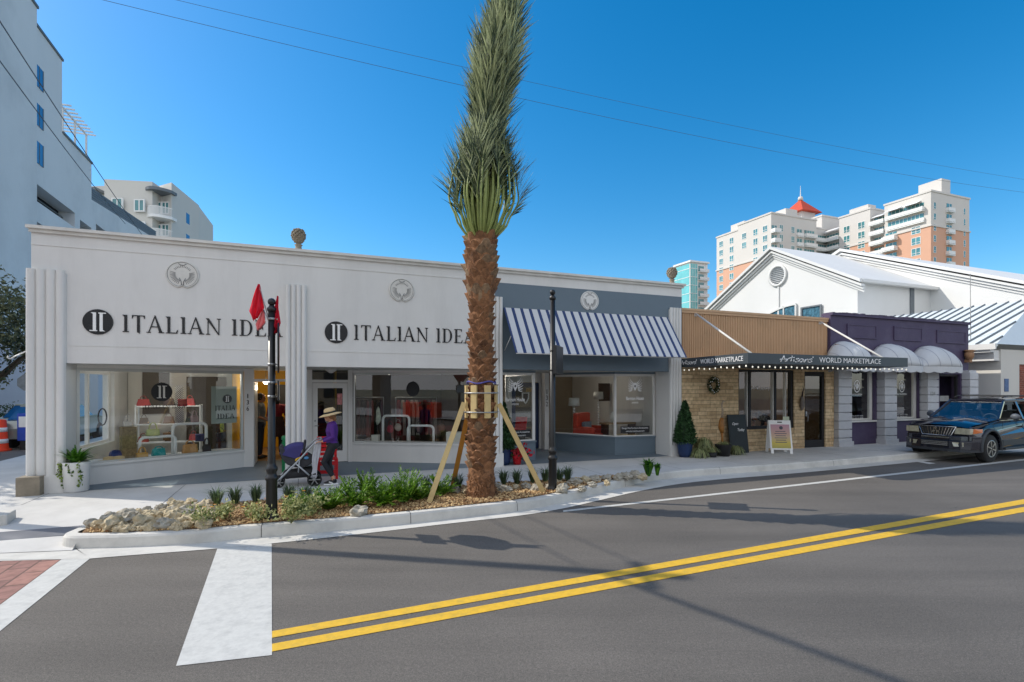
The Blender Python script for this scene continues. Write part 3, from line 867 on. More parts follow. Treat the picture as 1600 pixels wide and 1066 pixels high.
# ---- serif lettering made of strokes, unit cap height
def glyph(ch):
    tk, tn, sf = .17, .05, .05
    def stem(x, y0=0, y1=1, w=tk): return [(x - w / 2, y0), (x + w / 2, y0), (x + w / 2, y1), (x - w / 2, y1)]
    def fin(x, y, w=.36): return [(x - w / 2, y), (x + w / 2, y), (x + w / 2, y + sf), (x - w / 2, y + sf)]
    def flag(x): return [(x - .2, 1.0), (x + .085, 1.0), (x + .085, .86), (x - .085, .88)]
    def arc(cx, cy, rx, ry, a0, a1, w0, w1, n=14):
        out = []
        for i in range(n):
            t0, t1 = i / n, (i + 1) / n
            aa, ab = a0 + (a1 - a0) * t0, a0 + (a1 - a0) * t1
            wa = w0 + (w1 - w0) * sin(pi * t0); wb = w0 + (w1 - w0) * sin(pi * t1)
            out.append([(cx + rx * cos(aa), cy + ry * sin(aa)), (cx + rx * cos(ab), cy + ry * sin(ab)), (cx + (rx - wb) * cos(ab), cy + (ry - wb * .5) * sin(ab)), (cx + (rx - wa) * cos(aa), cy + (ry - wa * .5) * sin(aa))])
        return out
    if ch == 'I': return [stem(.2), fin(.2, 0), flag(.2)], .40
    if ch == 'T': return [stem(.42, 0.0, .95), [(.04, .95), (.8, .95), (.8, 1.0), (.04, 1.0)], [(.04, 1.0), (.04, .8), (.07, .8), (.14, .95)], [(.8, 1.0), (.8, .8), (.77, .8), (.70, .95)], [(.335, .0), (.505, 0), (.505, -.06)]], .84
    if ch == 'A': return [[(.03, 0), (.09, 0), (.44, .9), (.40, .98)], [(.40, 1.03), (.47, 1.03), (.90, 0), (.70, 0)], [(.2, .33), (.62, .33), (.60, .385), (.22, .385)], fin(.06, 0, .26), fin(.82, 0, .34)], .96
    if ch == 'L': return [stem(.2), fin(.2, 0), flag(.2), [(.28, 0), (.72, 0), (.76, .22), (.72, .22), (.64, .06), (.28, .06)]], .78
    if ch == 'N': return [stem(.14, 0, 1, .06), [(.0, 1.0), (.2, 1.0), (.88, .0), (.84, -.04), (.68, 0.14)], stem(.84, 0, 1, .06), fin(.14, 0, .26), fin(.84, .95, .26)], .98
    if ch == 'D': return [stem(.2), fin(.16, 0, .3), [(.02, .95), (.4, .95), (.4, 1), (.02, 1)], [(.28, 0), (.42, 0), (.42, .05), (.28, .05)]] + arc(.40, .5, .47, .5, -pi / 2, pi / 2, .05, .17), .92
    if ch == 'E': return [stem(.2), fin(.2, 0), [(.02, .95), (.70, .95), (.70, 1), (.02, 1)], [(.28, 0), (.72, 0), (.76, .22), (.72, .22), (.64, .05), (.28, .05)], [(.70, 1), (.70, .82), (.67, .82), (.62, .95)], [(.28, .48), (.55, .48), (.55, .53), (.28, .53)], [(.55, .6), (.55, .41), (.52, .41), (.52, .6)]], .8
    return [], .45
def serif_text(m, txt, u, z, h, width, y, ext=.012, T=None):
    tot = sum(glyph(c)[1] + .12 for c in txt); k = width / tot / h
    x = u; e = 0
    for c in txt:
        pl, adv = glyph(c)
        for q in pl:
            e += 1
            P = [(x + px * h * k, z + pz * h) for px, pz in q]
            m.prism(P, y - ext - .0004 * (e % 6), y, 'Y')
        x += (adv + .12) * h * k
    return m
def disc(m, u, z, ru, rz, y0, y1, n=48):
    m.prism([(u + ru * cos(2 * pi * i / n), z + rz * sin(2 * pi * i / n)) for i in range(n)], y0, y1, 'Y')
def logo(m, u, z, r, y, ext):
    """the two facing column strokes of the shop's roundel"""
    for s_ in (-1, 1):
        def P(l): return [(u + s_ * a * r * .95, z + (b if s_ < 0 else -b) * r) for a, b in l]
        m.prism(P([(.12, -.72), (.34, -.72), (.34, .62), (.50, .74), (.12, .74)]), y - ext, y, 'Y')
        m.prism(P([(.04, -.74), (.56, -.74), (.56, -.66), (.04, -.66)]), y - ext - .001, y, 'Y')
for (ul, zl, ut, zt) in ((.745, 3.275, 1.12, 3.105), (4.955, 3.245, 5.32, 3.10)):
    m = MB(); disc(m, ul, zl, .235, .235, -.004, -.018); a = sp('sign_roundel', m, M['letter'])
    m = MB(); logo(m, ul, zl, .235, -.019, .004)
    b_ = m.build('roundel_columns', M['white'], a)
    m = MB(); serif_text(m, 'ITALIAN IDEA', ut, zt, .325, 2.80, -.002)
    sp('sign_lettering', m, M['letter'])
# ---- shopfronts
def fpt(u, v, z): return (u, v, z)
def shopfront(name_pts, base_h, label=None, paintm=None, sillm=None, glassz=(None, 2.40), frame=.055, thick=.12, mull=(), name='shop_window', wall=None, glassm=None):
    """glazed front between two plan points a, b (u,v), on a stall riser"""
    a, b = Vector((name_pts[0][0], name_pts[0][1], 0)), Vector((name_pts[1][0], name_pts[1][1], 0))
    d = (b - a); L = d.length; ang = atan2(d.y, d.x)
    T = Matrix.Translation(a) @ Matrix.Rotation(ang, 4, 'Z')
    z0 = base_h
    m = MB(); m.T = T
    pm = paintm or M['paint']
    m.box(0, L, 0, thick, ZG, z0); m.box(-.004, L + .004, -.03, thick + .001, z0, z0 + .045)
    wal = sp('stall_riser', m, pm)
    m = MB(); m.T = T; m.box(0, L, .0, thick, glassz[1] + .04, H0 + .001); sp('window_head', m, pm)
    m = MB(); m.T = T
    f = frame
    m.box(0, f, .02, .09, z0 + .045, glassz[1] + .04); m.box(L - f, L, .02, .09, z0 + .045, glassz[1] + .04)
    m.box(f, L - f, .02, .09, z0 + .045, z0 + .045 + f * .6); m.box(f, L - f, .02, .09, glassz[1] - f * .4, glassz[1] + .04)
    for t in mull: m.box(L * t - .025, L * t + .025, .03, .08, z0 + .045 + f * .6, glassz[1] - f * .4)
    fr = sp(name, m, sillm or M['alu'])
    m = MB(); m.T = T
    m.add([(f, .055, z0 + .045 + f * .6), (L - f, .055, z0 + .045 + f * .6), (L - f, .055, glassz[1] - f * .4), (f, .055, glassz[1] - f * .4)], [(0, 1, 2, 3)])
    pane = m.build('pane', glassm or M['glass'], fr)
    return T, L, fr, pane
S1 = ((.25, .52), (2.98, 2.09))
T1, L1, fr1, pane1 = shopfront(S1, .52)
fr1['label'] = 'large shop window full of handbags beside the corner pilaster'
# side window in the flank
m = MB()
for (a, b, c, d) in ((1.0, 3.6, .75, .81), (1.0, 3.6, 2.36, 2.42), (1.0, 1.06, .81, 2.36), (3.54, 3.6, .81, 2.36), (2.25, 2.31, .81, 2.36)):
    m.box(-.17, -.10, a, b, c, d)
sw = sp('side_window', m, M['paint_shiny'])
m = MB(); m.quad((-.135, 3.54, .81), (-.135, 1.06, .81), (-.135, 1.06, 2.36), (-.135, 3.54, 2.36)); m.build('pane', M['glass'], sw)
# wall pieces around the two doors
DV = 2.09
m = MB()
for a, b in ((2.98, 3.14), (4.13, 4.46), (5.40, 5.47)):
    m = MB(); m.box(a, b, DV, DV + .14, ZG, H0 + .002); sp('door_pier', m, M['paint'])
# door 1 stands open: only jambs and transom
m = MB()
m.box(3.14, 3.19, DV - .01, DV + .12, ZG, 2.5); m.box(4.08, 4.13, DV - .01, DV + .12, ZG, 2.5)
m.box(3.19, 4.08, DV - .01, DV + .12, 2.20, 2.26)
dfr = sp('open_doorway', m, M['paint_shiny'])
m = MB(); m.quad((3.19, DV + .05, 2.26), (4.08, DV + .05, 2.26), (4.08, DV + .05, 2.5), (3.19, DV + .05, 2.5)); m.build('transom_pane', M['glass'], dfr)
m = MB(); m.box(3.16, 3.2, DV + .13, DV + .98, ZG + .02, 2.19); m.build('door_leaf', M['paint_shiny'], dfr)
# door 2 closed, white, full height pane
m = MB()
z0, z1 = ZG + .02, 2.17
m.box(4.46, 4.5, DV - .02, DV + .12, ZG, 2.5); m.box(5.36, 5.40, DV - .02, DV + .12, ZG, 2.5); m.box(4.5, 5.36, DV - .02, DV + .12, 2.18, 2.25)
dfr2 = sp('door_frame', m, M['paint_shiny'])
m = MB(); m.quad((4.5, DV + .05, 2.25), (5.36, DV + .05, 2.25), (5.36, DV + .05, 2.5), (4.5, DV + .05, 2.5)); m.build('transom_pane', M['glass_dark'], dfr2)
m = MB()
m.box(4.505, 4.63, DV + .02, DV + .07, z0, z1); m.box(5.23, 5.355, DV + .02, DV + .07, z0, z1)
m.box(4.63, 5.23, DV + .02, DV + .07, z0, z0 + .28); m.box(4.63, 5.23, DV + .02, DV + .07, z1 - .13, z1)
dr2 = sp('door', m, M['paint_shiny']); dr2['label'] = 'closed white glazed door of the shop'
m = MB(); m.quad((4.63, DV + .045, z0 + .28), (5.23, DV + .045, z0 + .28), (5.23, DV + .045, z1 - .13), (4.63, DV + .045, z1 - .13)); m.build('pane', M['glass_dark'], dr2)
m = MB(); m.tube([(4.57, DV + .02, 1.1), (4.57, DV - .04, 1.1), (4.66, DV - .04, 1.1)], .01, 6); m.lathe([(.022, 0), (.022, .01)], (4.57, DV + .01, 1.22), 10, axis='Y'); m.build('handle', M['galv'], dr2)
m = MB(); m.prism([(4.55 + i * .1 + .05, 1.95 + j) for i, j in ((0, 0), (1, 0), (1, .3), (0, .3))] if False else [(5.1, 1.62), (5.22, 1.62), (5.22, 1.9), (5.1, 1.9)], DV + .036, DV + .042, 'Y'); m.build('poster', mat('pink_poster', rgb(200, 130, 130), .6, var=.5, scale=14), dr2)
# house number 136 and door light
m = MB()
for i, c_ in enumerate('136'): addtext(m, c_, 3.06, 1.80 - i * .15, DV - .002, .105, .05 if c_ != '1' else .02, .006, bold=0, align='CENTER')
sp('house_number', m, M['letter'])
def dome_light(u, v):
    m = MB(); m.lathe([(.03, -.09), (.08, -.06), (.13, -.02), (.14, 0)], (u, v, H0), 18); sp('entrance_light', m, M['coping'])
dome_light(3.6, 1.7); dome_light(4.93, 1.75)
S2 = ((5.47, 2.11), (8.42, .47))
T2, L2, fr2, pane2 = shopfront(S2, .60)
fr2['label'] = 'large shop window with white hoop stands behind the palm tree'
# blue grey shop front
bz = .62
BG = M['bluegrey']
T3, L3, fr3, pane3 = shopfront(((8.78, .56), (9.97, .66)), bz, paintm=BG, sillm=M['paint_shiny'], frame=.05)
T3b, L3b, fr3b, p3b = shopfront(((9.97, .66), (10.06, 2.9)), bz, paintm=BG, sillm=M['paint_shiny'], frame=.05)
fr3['label'] = 'left window of the blue grey shop with winged emblem'
DV2 = 2.95
m = MB(); m.box(10.06, 10.14, DV2, DV2 + .1, ZG, H0 + .002); m.box(11.18, 11.32, DV2 - .3, DV2 + .1, ZG, H0 + .002); m.box(10.14, 11.18, DV2, DV2 + .1, 2.36, H0 + .002)
sp('door_pier', m, M['paint_shiny'])
m = MB(); z0, z1 = ZG + .02, 2.2
m.box(10.14, 10.2, DV2 - .02, DV2 + .1, ZG, 2.36); m.box(11.12, 11.18, DV2 - .02, DV2 + .1, ZG, 2.36); m.box(10.2, 11.12, DV2 - .02, DV2 + .1, 2.22, 2.36)
sp('door_frame', m, M['paint_shiny'])
m = MB()
m.box(10.21, 10.34, DV2 + .02, DV2 + .07, z0, z1); m.box(10.98, 11.115, DV2 + .02, DV2 + .07, z0, z1)
m.box(10.34, 10.98, DV2 + .02, DV2 + .07, z0, z0 + .3); m.box(10.34, 10.98, DV2 + .02, DV2 + .07, z1 - .12, z1)
dr3 = sp('door', m, M['navy']); dr3['label'] = 'navy blue glazed door'
m = MB(); m.quad((10.34, DV2 + .045, z0 + .3), (10.98, DV2 + .045, z0 + .3), (10.98, DV2 + .045, z1 - .12), (10.34, DV2 + .045, z1 - .12)); m.build('pane', M['glass_dark'], dr3)
m = MB(); m.prism([(10.56, 1.9), (10.56, 1.72), (10.62, 1.6), (10.68, 1.54), (10.74, 1.6), (10.80, 1.72), (10.80, 1.9)], DV2 + .036, DV2 + .042, 'Y')
m2 = MB(); m2.prism([(10.60, 1.87), (10.60, 1.74), (10.68, 1.6), (10.76, 1.74), (10.76, 1.87)], DV2 + .030, DV2 + .036, 'Y')
q = m.build('shield_decal', M['decal'], dr3); m2.build('shield_inner', M['blackmat'], dr3)
m = MB(); m.box(10.7, 10.95, DV2 + .03, DV2 + .036, 1.93, 2.03); m.build('open_notice', mat('gold_notice', rgb(190, 150, 60), .5, var=.3, scale=20), dr3)
T4, L4, fr4, pane4 = shopfront(((11.32, 2.62), (12.46, .74)), bz, paintm=BG, sillm=M['paint_shiny'], frame=.05)
T5, L5, fr5, pane5 = shopfront(((12.46, .74), (13.74, .62)), bz, paintm=BG, sillm=M['paint_shiny'], frame=.05)
fr4['label'] = 'slanting side window of the blue grey shop entrance'; fr5['label'] = 'right front window of the blue grey shop with winged emblem'
m = MB()
for i, c_ in enumerate('132'): addtext(m, c_, 11.25, 1.86 - i * .19, DV2 - .302, .14, .055 if c_ != '1' else .022, .006, align='CENTER')
sp('house_number', m, M['letter'])
# striped awning
def PU(u, p, z): return (u, -p, z)
m = MB(); m.T = Matrix.Translation((-.02, 0, 0))
tz, bz_, p_ = 4.0, 2.86, .80
u0, u1 = 8.83, 13.70
th = .012
m.add([(u0, -.02, tz), (u1, -.02, tz), (u1, -p_, bz_), (u0, -p_, bz_), (u0, -.02, tz - th * 1.6), (u1, -.02, tz - th * 1.6), (u1, -p_, bz_ - th), (u0, -p_, bz_ - th)],
      [(3, 2, 1, 0), (4, 5, 6, 7), (0, 1, 5, 4), (2, 3, 7, 6), (0, 4, 7, 3), (1, 2, 6, 5)])
aw = sp('awning', m, M['stripe']); aw['label'] = 'blue and white striped canvas awning'
m = MB()
m.tube([(u0 + .01, -.015, tz - .03), (u0 + .01, -p_ + .01, bz_ - .02), (u1 - .01, -p_ + .01, bz_ - .02), (u1 - .01, -.015, tz - .03)], .014, 6)
for u in (u0 + .01, u1 - .01): m.tube([(u, -.01, 2.95), (u, -p_ * .58, 3.28)], .01, 6)
m.build('awning_frame', M['paint_shiny'], aw)
# ---- decals on the blue grey shop windows
def emblem(T, x, z, s, parent):
    m = MB(); m.T = T; y = .046
    for sd in (-1, 1):
        for k in range(6):
            a = radians(68 - k * 17); r0 = .18; L = (1.0 - k * .085) * s * .62
            bx = x + sd * s * (.16 + .02 * k); bz2 = z + s * (.25 - k * .11)
            pts = []
            for t in range(5):
                tt = t / 4; aa = a - (1 - tt) * .75
                pts.append((bx + sd * L * tt * cos(aa * .75), bz2 + L * tt * sin(aa) * .95))
            for t in range(4):
                (xa, za), (xb, zb) = pts[t], pts[t + 1]
                wa, wb = s * .052 * (1 - t / 4 * .5), s * .052 * (1 - (t + 1) / 4 * .6)
                m.add([(xa, y, za + wa), (xb, y, zb + wb), (xb, y, zb - wb), (xa, y, za - wa)], [(0, 1, 2, 3)])
    m.add([(x - s * .17, y, z + s * .22), (x - s * .17, y, z - s * .1), (x, y, z - s * .42), (x + s * .17, y, z - s * .1), (x + s * .17, y, z + s * .22), (x, y, z + s * .28)], [(0, 1, 2, 3, 4, 5)])
    o = m.build('winged_emblem', M['decal'], parent)
    m = MB(); m.T = T; m.add([(x + s * .07 * cos(2 * pi * i / 12), y - .002, z - s * .02 + s * .1 * sin(2 * pi * i / 12)) for i in range(12)], [tuple(range(12))]); m.build('emblem_eye', M['blackmat'], parent)
def decals(T, x, parent, w=.56, L=1.2):
    emblem(T, x, 2.10, .34, parent)
    m = MB(); m.T = T
    addtext(m, 'Bartram House', x, 1.70, .046, .095, w, 0, bold=.012, align='CENTER')
    addtext(m, 'INTERIORS', x, 1.60, .046, .045, .2, 0, align='CENTER')
    m.build('window_lettering', M['decal'], parent)
    m = MB(); m.T = T; m.quad((x - .46, .048, .76), (x + .46, .048, .76), (x + .46, .048, .95), (x - .46, .048, .95)); m.build('dark_banner', M['blackmat'], parent)
    m = MB(); m.T = T
    addtext(m, 'Design·Fine Furniture·Accessories', x, .875, .044, .05, .84, 0, align='CENTER')
    addtext(m, 'www.bartramhouse.com', x, .79, .044, .045, .6, 0, align='CENTER')
    m.build('banner_lettering', M['decal'], parent)
decals(T3, .62, pane3); decals(T5, .66, pane5)
# ---- decals on the first white shop window
m = MB(); m.T = T1
m.add([(L1 * .46 + .2 * cos(2 * pi * i / 40), .05, 1.96 + .2 * sin(2 * pi * i / 40)) for i in range(40)], [tuple(range(40))]); m.build('roundel_decal', M['blackmat'], pane1)
m = MB(); m.T = T1; logo(m, L1 * .46, 1.96, .18, .049, .002); m.build('roundel_columns', M['inwall'], pane1)
m = MB(); m.T = T1; serif_text(m, 'ITALIAN IDEA', L1 * .36, 1.60, .085, .78, .05, .002); m.build('window_lettering', M['blackmat'], pane1)
m = MB(); m.T = T1
serif_text(m, 'ITALIA', L1 * .80, 1.52, .115, .46, .05, .002); serif_text(m, 'IDEA', L1 * .815, 1.33, .115, .40, .05, .002)
m.build('window_lettering', M['letter'], pane1)
m = MB(); m.T = T1; disc(m, L1 * .885, 1.79, .1, .1, .046, .05); q = m.build('roundel_decal', M['letter'], pane1)
m = MB(); m.T = T1; logo(m, L1 * .885, 1.79, .09, .045, .002); m.build('roundel_columns', M['white'], pane1)
m = MB(); m.T = T1; m.quad((L1 * .775, .064, 1.22), (L1 * .955, .064, 1.22), (L1 * .955, .064, 2.08), (L1 * .775, .064, 2.08)); m.build('pale_poster', mat('pale_green_poster', rgb(150, 160, 150), .6, var=.04), pane1)
m = MB(); m.T = T2
m.add([(L2 * .47 + .17 * cos(2 * pi * i / 40), .05, 2.02 + .19 * sin(2 * pi * i / 40)) for i in range(40)], [tuple(range(40))]); m.build('roundel_decal', M['blackmat'], pane2)

# ---- interiors: partition walls, floors, fixtures
m = MB()
m.box(0.001, UR - .13, 1.0, VB - .001, .10, ZG + .002)
sp('shop_floor', m, M['floorwood'])
def dispshelf(T, L, d, z, m_):
    m = MB(); m.T = T; m.box(.02, L - .02, .13, d, z - .04, z); return sp('display_shelf', m, m_)
dispshelf(T1, L1, .75, .565, M['paint_shiny']); dispshelf(T2, L2, .8, .62, M['inwall']); dispshelf(T3, L3, .6, .62, M['inwall_tan']); dispshelf(T5, L5, .6, .62, M['inwall_tan']); dispshelf(T4, L4, .6, .62, M['inwall_tan'])
# partitions
m = MB(); 
m.box(.02, 2.55, 4.6, 4.7, ZG, 2.7)            # back wall of the handbag shop
m.box(2.55, 2.65, 2.75, 7.5, ZG, 2.7)          # between handbag shop and yellow room
sp('partition_wall', m, M['inwall'])
m = MB(); m.box(2.66, 5.2, 6.6, 6.7, ZG, 2.7); m.box(5.15, 5.2, 4.2, 6.6, ZG, 2.7); m.box(2.652, 2.66, 2.75, 6.6, ZG, 2.7)
sp('yellow_wall', m, M['yellow'])
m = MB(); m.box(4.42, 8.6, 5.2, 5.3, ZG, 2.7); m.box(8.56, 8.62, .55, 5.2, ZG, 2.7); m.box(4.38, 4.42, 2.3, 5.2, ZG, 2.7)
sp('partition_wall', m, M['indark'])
m = MB(); m.box(8.7, UR - .13, 6.2, 6.3, ZG, 2.7); m.box(8.64, 8.7, .55, 6.2, ZG, 2.7)
sp('partition_wall', m, M['inwall_tan'])
# lattice panels, dark opening and mirror on the handbag shop back wall
m = MB(); m.box(.35, .95, 4.56, 4.6, 1.35, 2.5); m.box(1.35, 2.3, 4.56, 4.6, ZG, 2.35); sp('wall_niche', m, M['indark'])
def lattice(u, z0, z1, w):
    m = MB(); m.box(u, u + w, 4.57, 4.58, z0, z1)
    n = 9
    m2 = MB()
    for i in range(-14, 30):
        for s_ in (1, -1):
            x0 = u + i * .055
            a = [(x0, z0), (x0 + s_ * (z1 - z0), z1)]
            def clip(p, q):
                t0, t1 = 0, 1; dx = q[0] - p[0]
                if abs(dx) < 1e-6: return None
                ta, tb = (u - p[0]) / dx, (u + w - p[0]) / dx
                if ta > tb: ta, tb = tb, ta
                t0, t1 = max(0, ta), min(1, tb)
                if t1 - t0 < .02: return None
                return (p[0] + dx * t0, p[1] + (q[1] - p[1]) * t0), (p[0] + dx * t1, p[1] + (q[1] - p[1]) * t1)
            c_ = clip(*a)
            if c_: m2.bar((c_[0][0], 4.56 - .003 * s_, c_[0][1]), (c_[1][0], 4.56 - .003 * s_, c_[1][1]), .016, .006)
    sp('lattice_backing', m, M['white']); sp('lattice_panel', m2, M['blackmat'])
lattice(1.08, 1.1, 2.1, .2); lattice(2.34, 1.2, 2.1, .2)
# menu boards, counter and lit globe lamps in the yellow room
m = MB()
for x0, x1 in ((3.3, 3.95), (4.05, 4.7)): m.box(x0, x1, 6.55, 6.6, 1.5, 2.15)
sp('menu_board', m, mat('menu_board', rgb(24, 34, 50), .4, var=.4, scale=7))
m = MB(); m.box(4.0, 5.1, 4.3, 4.9, ZG, 1.15); sp('counter', m, M['darkwood'])
def room_lamp(name, u, v, z, e, col, r, label, globe=True, cord=True, sz=.06):
    t = thing(name, label, 'lamp', W(u, v, z), 0, 'ceiling lamps inside the shops')
    m = MB()
    if globe: m.ball((0, 0, 0), r, 2)
    else: m.lathe([(.0, .0), (r, .0), (r, .05)], (0, 0, 0), 14)
    m.build('lamp_globe', mat('lamp_glow_' + label[:6], (1, .8, .5), .4, var=0, emit=col, estr=9 if globe else 6), t)
    m = MB(); m.tube([(0, 0, r * .9), (0, 0, 2.70 - z)], .006, 5); m.build('cord', M['black'], t)
    ld = bpy.data.lights.new('lamp_light', 'POINT'); ld.energy = e; ld.color = col; ld.shadow_soft_size = r * 1.2
    lo = bpy.data.objects.new('lamp_light', ld); COL.objects.link(lo); lo.parent = t; lo.location = (0, 0, -r - .08)
room_lamp('pendant_lamp', 3.32, 4.3, 2.22, 9, (1, .84, .6), .075, 'lit globe lamp hanging left of the lamp post in the yellow shop')
room_lamp('pendant_lamp', 3.98, 4.2, 2.22, 9, (1, .84, .6), .075, 'lit globe lamp hanging right of the lamp post in the yellow shop')
room_lamp('ceiling_spot', 1.2, 2.9, 2.45, 17, (1, .93, .84), .035, 'small bright ceiling spot above the handbag display', False)
room_lamp('ceiling_spot', 6.6, 3.4, 2.45, 5, (1, .9, .8), .035, 'small ceiling spot in the dark clothes shop behind the palm', False)  # unseen lamp, added so the clothes shop is not too dark
room_lamp('ceiling_spot', 9.6, 3.0, 2.45, 8, (1, .9, .8), .035, 'small ceiling spot in the left half of the furniture shop', False)  # both furniture shop spots are unseen, added to brighten the interior
room_lamp('ceiling_spot', 12.6, 3.2, 2.45, 8, (1, .9, .8), .035, 'small ceiling spot in the right half of the furniture shop', False)
# ------------------------------------------------------------------ tan shop with the charcoal canopy
U1, U2, U3 = 14.18, 20.26, 27.66
art = thing('stone_shop', 'small shop of tan ledge stone with ribbed tan metal fascia and charcoal canopy', 'building', W(U1, 0, 0), ANG)
def ap(name, mb, m, parent=None): return mb.build(name, m, parent or art)
wu0, wu1, wz0, wz1 = U(1154), U(1241), .80, 2.60
du0, du1 = U(1257), U(1290)
m = LB(U1)
wallcells(m, U1, U2, ZG, 2.9, 0, .25, [(wu0, wu1, wz0, wz1), (du0, du1, ZG, 2.56)])
ap('stone_wall', m, M['stone'])
m = LB(U1); m.box(U1, U2, .25, .3, 2.9, 4.2); m.box(U1, U1 + .2, .3, 8, ZG, 4.1); m.box(U2 - .2, U2, .3, 8, ZG, 4.1); m.box(U1, U2, 8, 8.2, ZG, 4.1); m.box(U1, U2, .3, 8, 4.0, 4.1)
ap('wall', m, M['tan_metal'])
m = LB(U1)
nr = 92
for i in range(nr):
    x0 = U1 + (U2 - U1) * i / nr; w_ = (U2 - U1) / nr
    m.prism([(x0, .25), (x0 + w_ * .18, .215), (x0 + w_ * .62, .215), (x0 + w_ * .8, .25)][::-1], 2.9, 4.27)
fas = ap('ribbed_fascia', m, M['tan_metal'])
m = LB(U1); m.box(U1, U2, .17, .36, 4.27, 4.33); m.box(U1, U2, .19, .24, 4.2, 4.27); ap('coping', m, M['tan_metal'])
# window
m = LB(U1); f = .06
m.box(wu0, wu0 + f, .04, .16, wz0, wz1); m.box(wu1 - f * 1.6, wu1, .04, .16, wz0, wz1)
m.box(wu0 + f, wu1 - f * 1.6, .04, .16, wz0, wz0 + .09); m.box(wu0 + f, wu1 - f * 1.6, .04, .16, wz1 - .07, wz1)
for px in (1173.5, 1213.5):
    x = U(px); m.box(x - .045, x + .045, .045, .155, wz0 + .09, wz1 - .07)
awf = ap('window_frame', m, M['blackmat'])
m = LB(U1)
for px in (1170, 1210.5, 1230): x = U(px); m.box(x - .012, x + .012, .05, .15, wz0 + .09, wz1 - .07)
m.build('window_trim', M['coping'], awf)
m = LB(U1); m.quad((wu0 + f, .1, wz0 + .09), (wu1 - f * 1.6, .1, wz0 + .09), (wu1 - f * 1.6, .1, wz1 - .07), (wu0 + f, .1, wz1 - .07)); apane = m.build('pane', M['glass'], awf)
m = LB(U1)
m.box(du0, du0 + .09, .05, .15, ZG, 2.56); m.box(du1 - .09, du1, .05, .15, ZG, 2.56); m.box(du0 + .09, du1 - .09, .05, .15, 2.42, 2.56); m.box(du0 + .09, du1 - .09, .05, .15, ZG, .38)
adr = ap('door', m, M['blackmat'])
m = LB(U1); m.quad((du0 + .09, .1, .38), (du1 - .09, .1, .38), (du1 - .09, .1, 2.42), (du0 + .09, .1, 2.42)); m.build('pane', M['glass_dark'], adr)
m = LB(U1); m.box(du0 + .095, du0 + .15, .03, .05, 1.15, 1.3); m.tube([(du0 + .12, .04, 1.2), (du0 + .12, -.03, 1.2), (du0 + .12, -.03, 1.0), (du0 + .12, .04, 1.0)], .01, 6); m.build('handle', M['galv'], adr)
# canopy slab with fascia faces
c0, c1, cp, cz0, cz1 = 13.93, 19.66, 2.6, 2.62, 2.865
m = LB(U1)
m.add([(c0, -cp, cz0), (c1, -cp, cz0), (c1 + .6, .2, cz0), (U1 + .003, .2, cz0), (c0, -cp, cz1), (c1, -cp, cz1), (c1 + .6, .2, cz1), (U1 + .003, .2, cz1)],
      [(3, 2, 1, 0), (4, 5, 6, 7), (0, 1, 5, 4), (1, 2, 6, 5), (2, 3, 7, 6), (3, 0, 4, 7)])
cano = ap('canopy', m, M['canopy']); cano['label'] = 'flat charcoal canopy slab with white lettering'
# lettering: script word from hand drawn strokes, then sans capitals
SCRIPT = [
    [(0, 0), (.12, .25), (.3, .8), (.36, 1.0), (.42, .6), (.5, 0)], [(-.05, .38), (.25, .42), (.6, .45)],
    [(.62, .05), (.68, .5), (.7, .35), (.82, .58), (.9, .5)],
    [(1.05, .1), (1.12, .5), (1.2, 1.0)], [(.9, .62), (1.15, .68), (1.4, .74)],
    [(1.35, .05), (1.38, .45)], [(1.42, .68), (1.44, .72)],
    [(1.9, .55), (1.75, .6), (1.62, .48), (1.8, .3), (1.82, .12), (1.6, .02), (1.48, .1)],
    [(2.3, .5), (2.1, .55), (1.95, .3), (2.0, .05), (2.2, .1), (2.33, .5), (2.35, .15), (2.45, .05)],
    [(2.5, .05), (2.56, .5), (2.58, .35), (2.75, .55), (2.85, .4), (2.85, .05)],
    [(3.3, .55), (3.15, .6), (3.02, .48), (3.2, .3), (3.22, .12), (3.0, .0), (2.88, .08)], [(3.4, .95), (3.34, .75)]]
def scriptword(m, x, z, h, width, y, r, T=None, flat=False):
    k = width / 3.45
    for st in SCRIPT:
        P = [Vector((x + a * k, y, z + b * h)) for a, b in st]
        Q = [P[0]]
        for i in range(len(P) - 1):
            for t in (.33, .66, 1): 
                p0 = P[max(0, i - 1)]; p1 = P[i]; p2 = P[i + 1]; p3 = P[min(len(P) - 1, i + 2)]
                Q.append(.5 * ((2 * p1) + (-p0 + p2) * t + (2 * p0 - 5 * p1 + 4 * p2 - p3) * t * t + (-p0 + 3 * p1 - 3 * p2 + p3) * t ** 3))
        if T is not None: Q = [T @ q for q in Q]
        m.tube(Q, [r * (.75 + .45 * sin(i * 1.3)) for i in range(len(Q))], 5)
xa = 15.95 ; 
def uu(px): # u on the canopy front plane at photo column px
    return U(px, -cp)
m = LB(U1)
scriptword(m, uu(1219), 2.675, .15, uu(1271) - uu(1219), -cp - .006, .012)
addtext(m, 'WORLD MARKETPLACE', uu(1280), 2.68, -cp - .001, .13, uu(1376) - uu(1280), .006, bold=-.008)
m.build('canopy_lettering', M['decal'], cano)
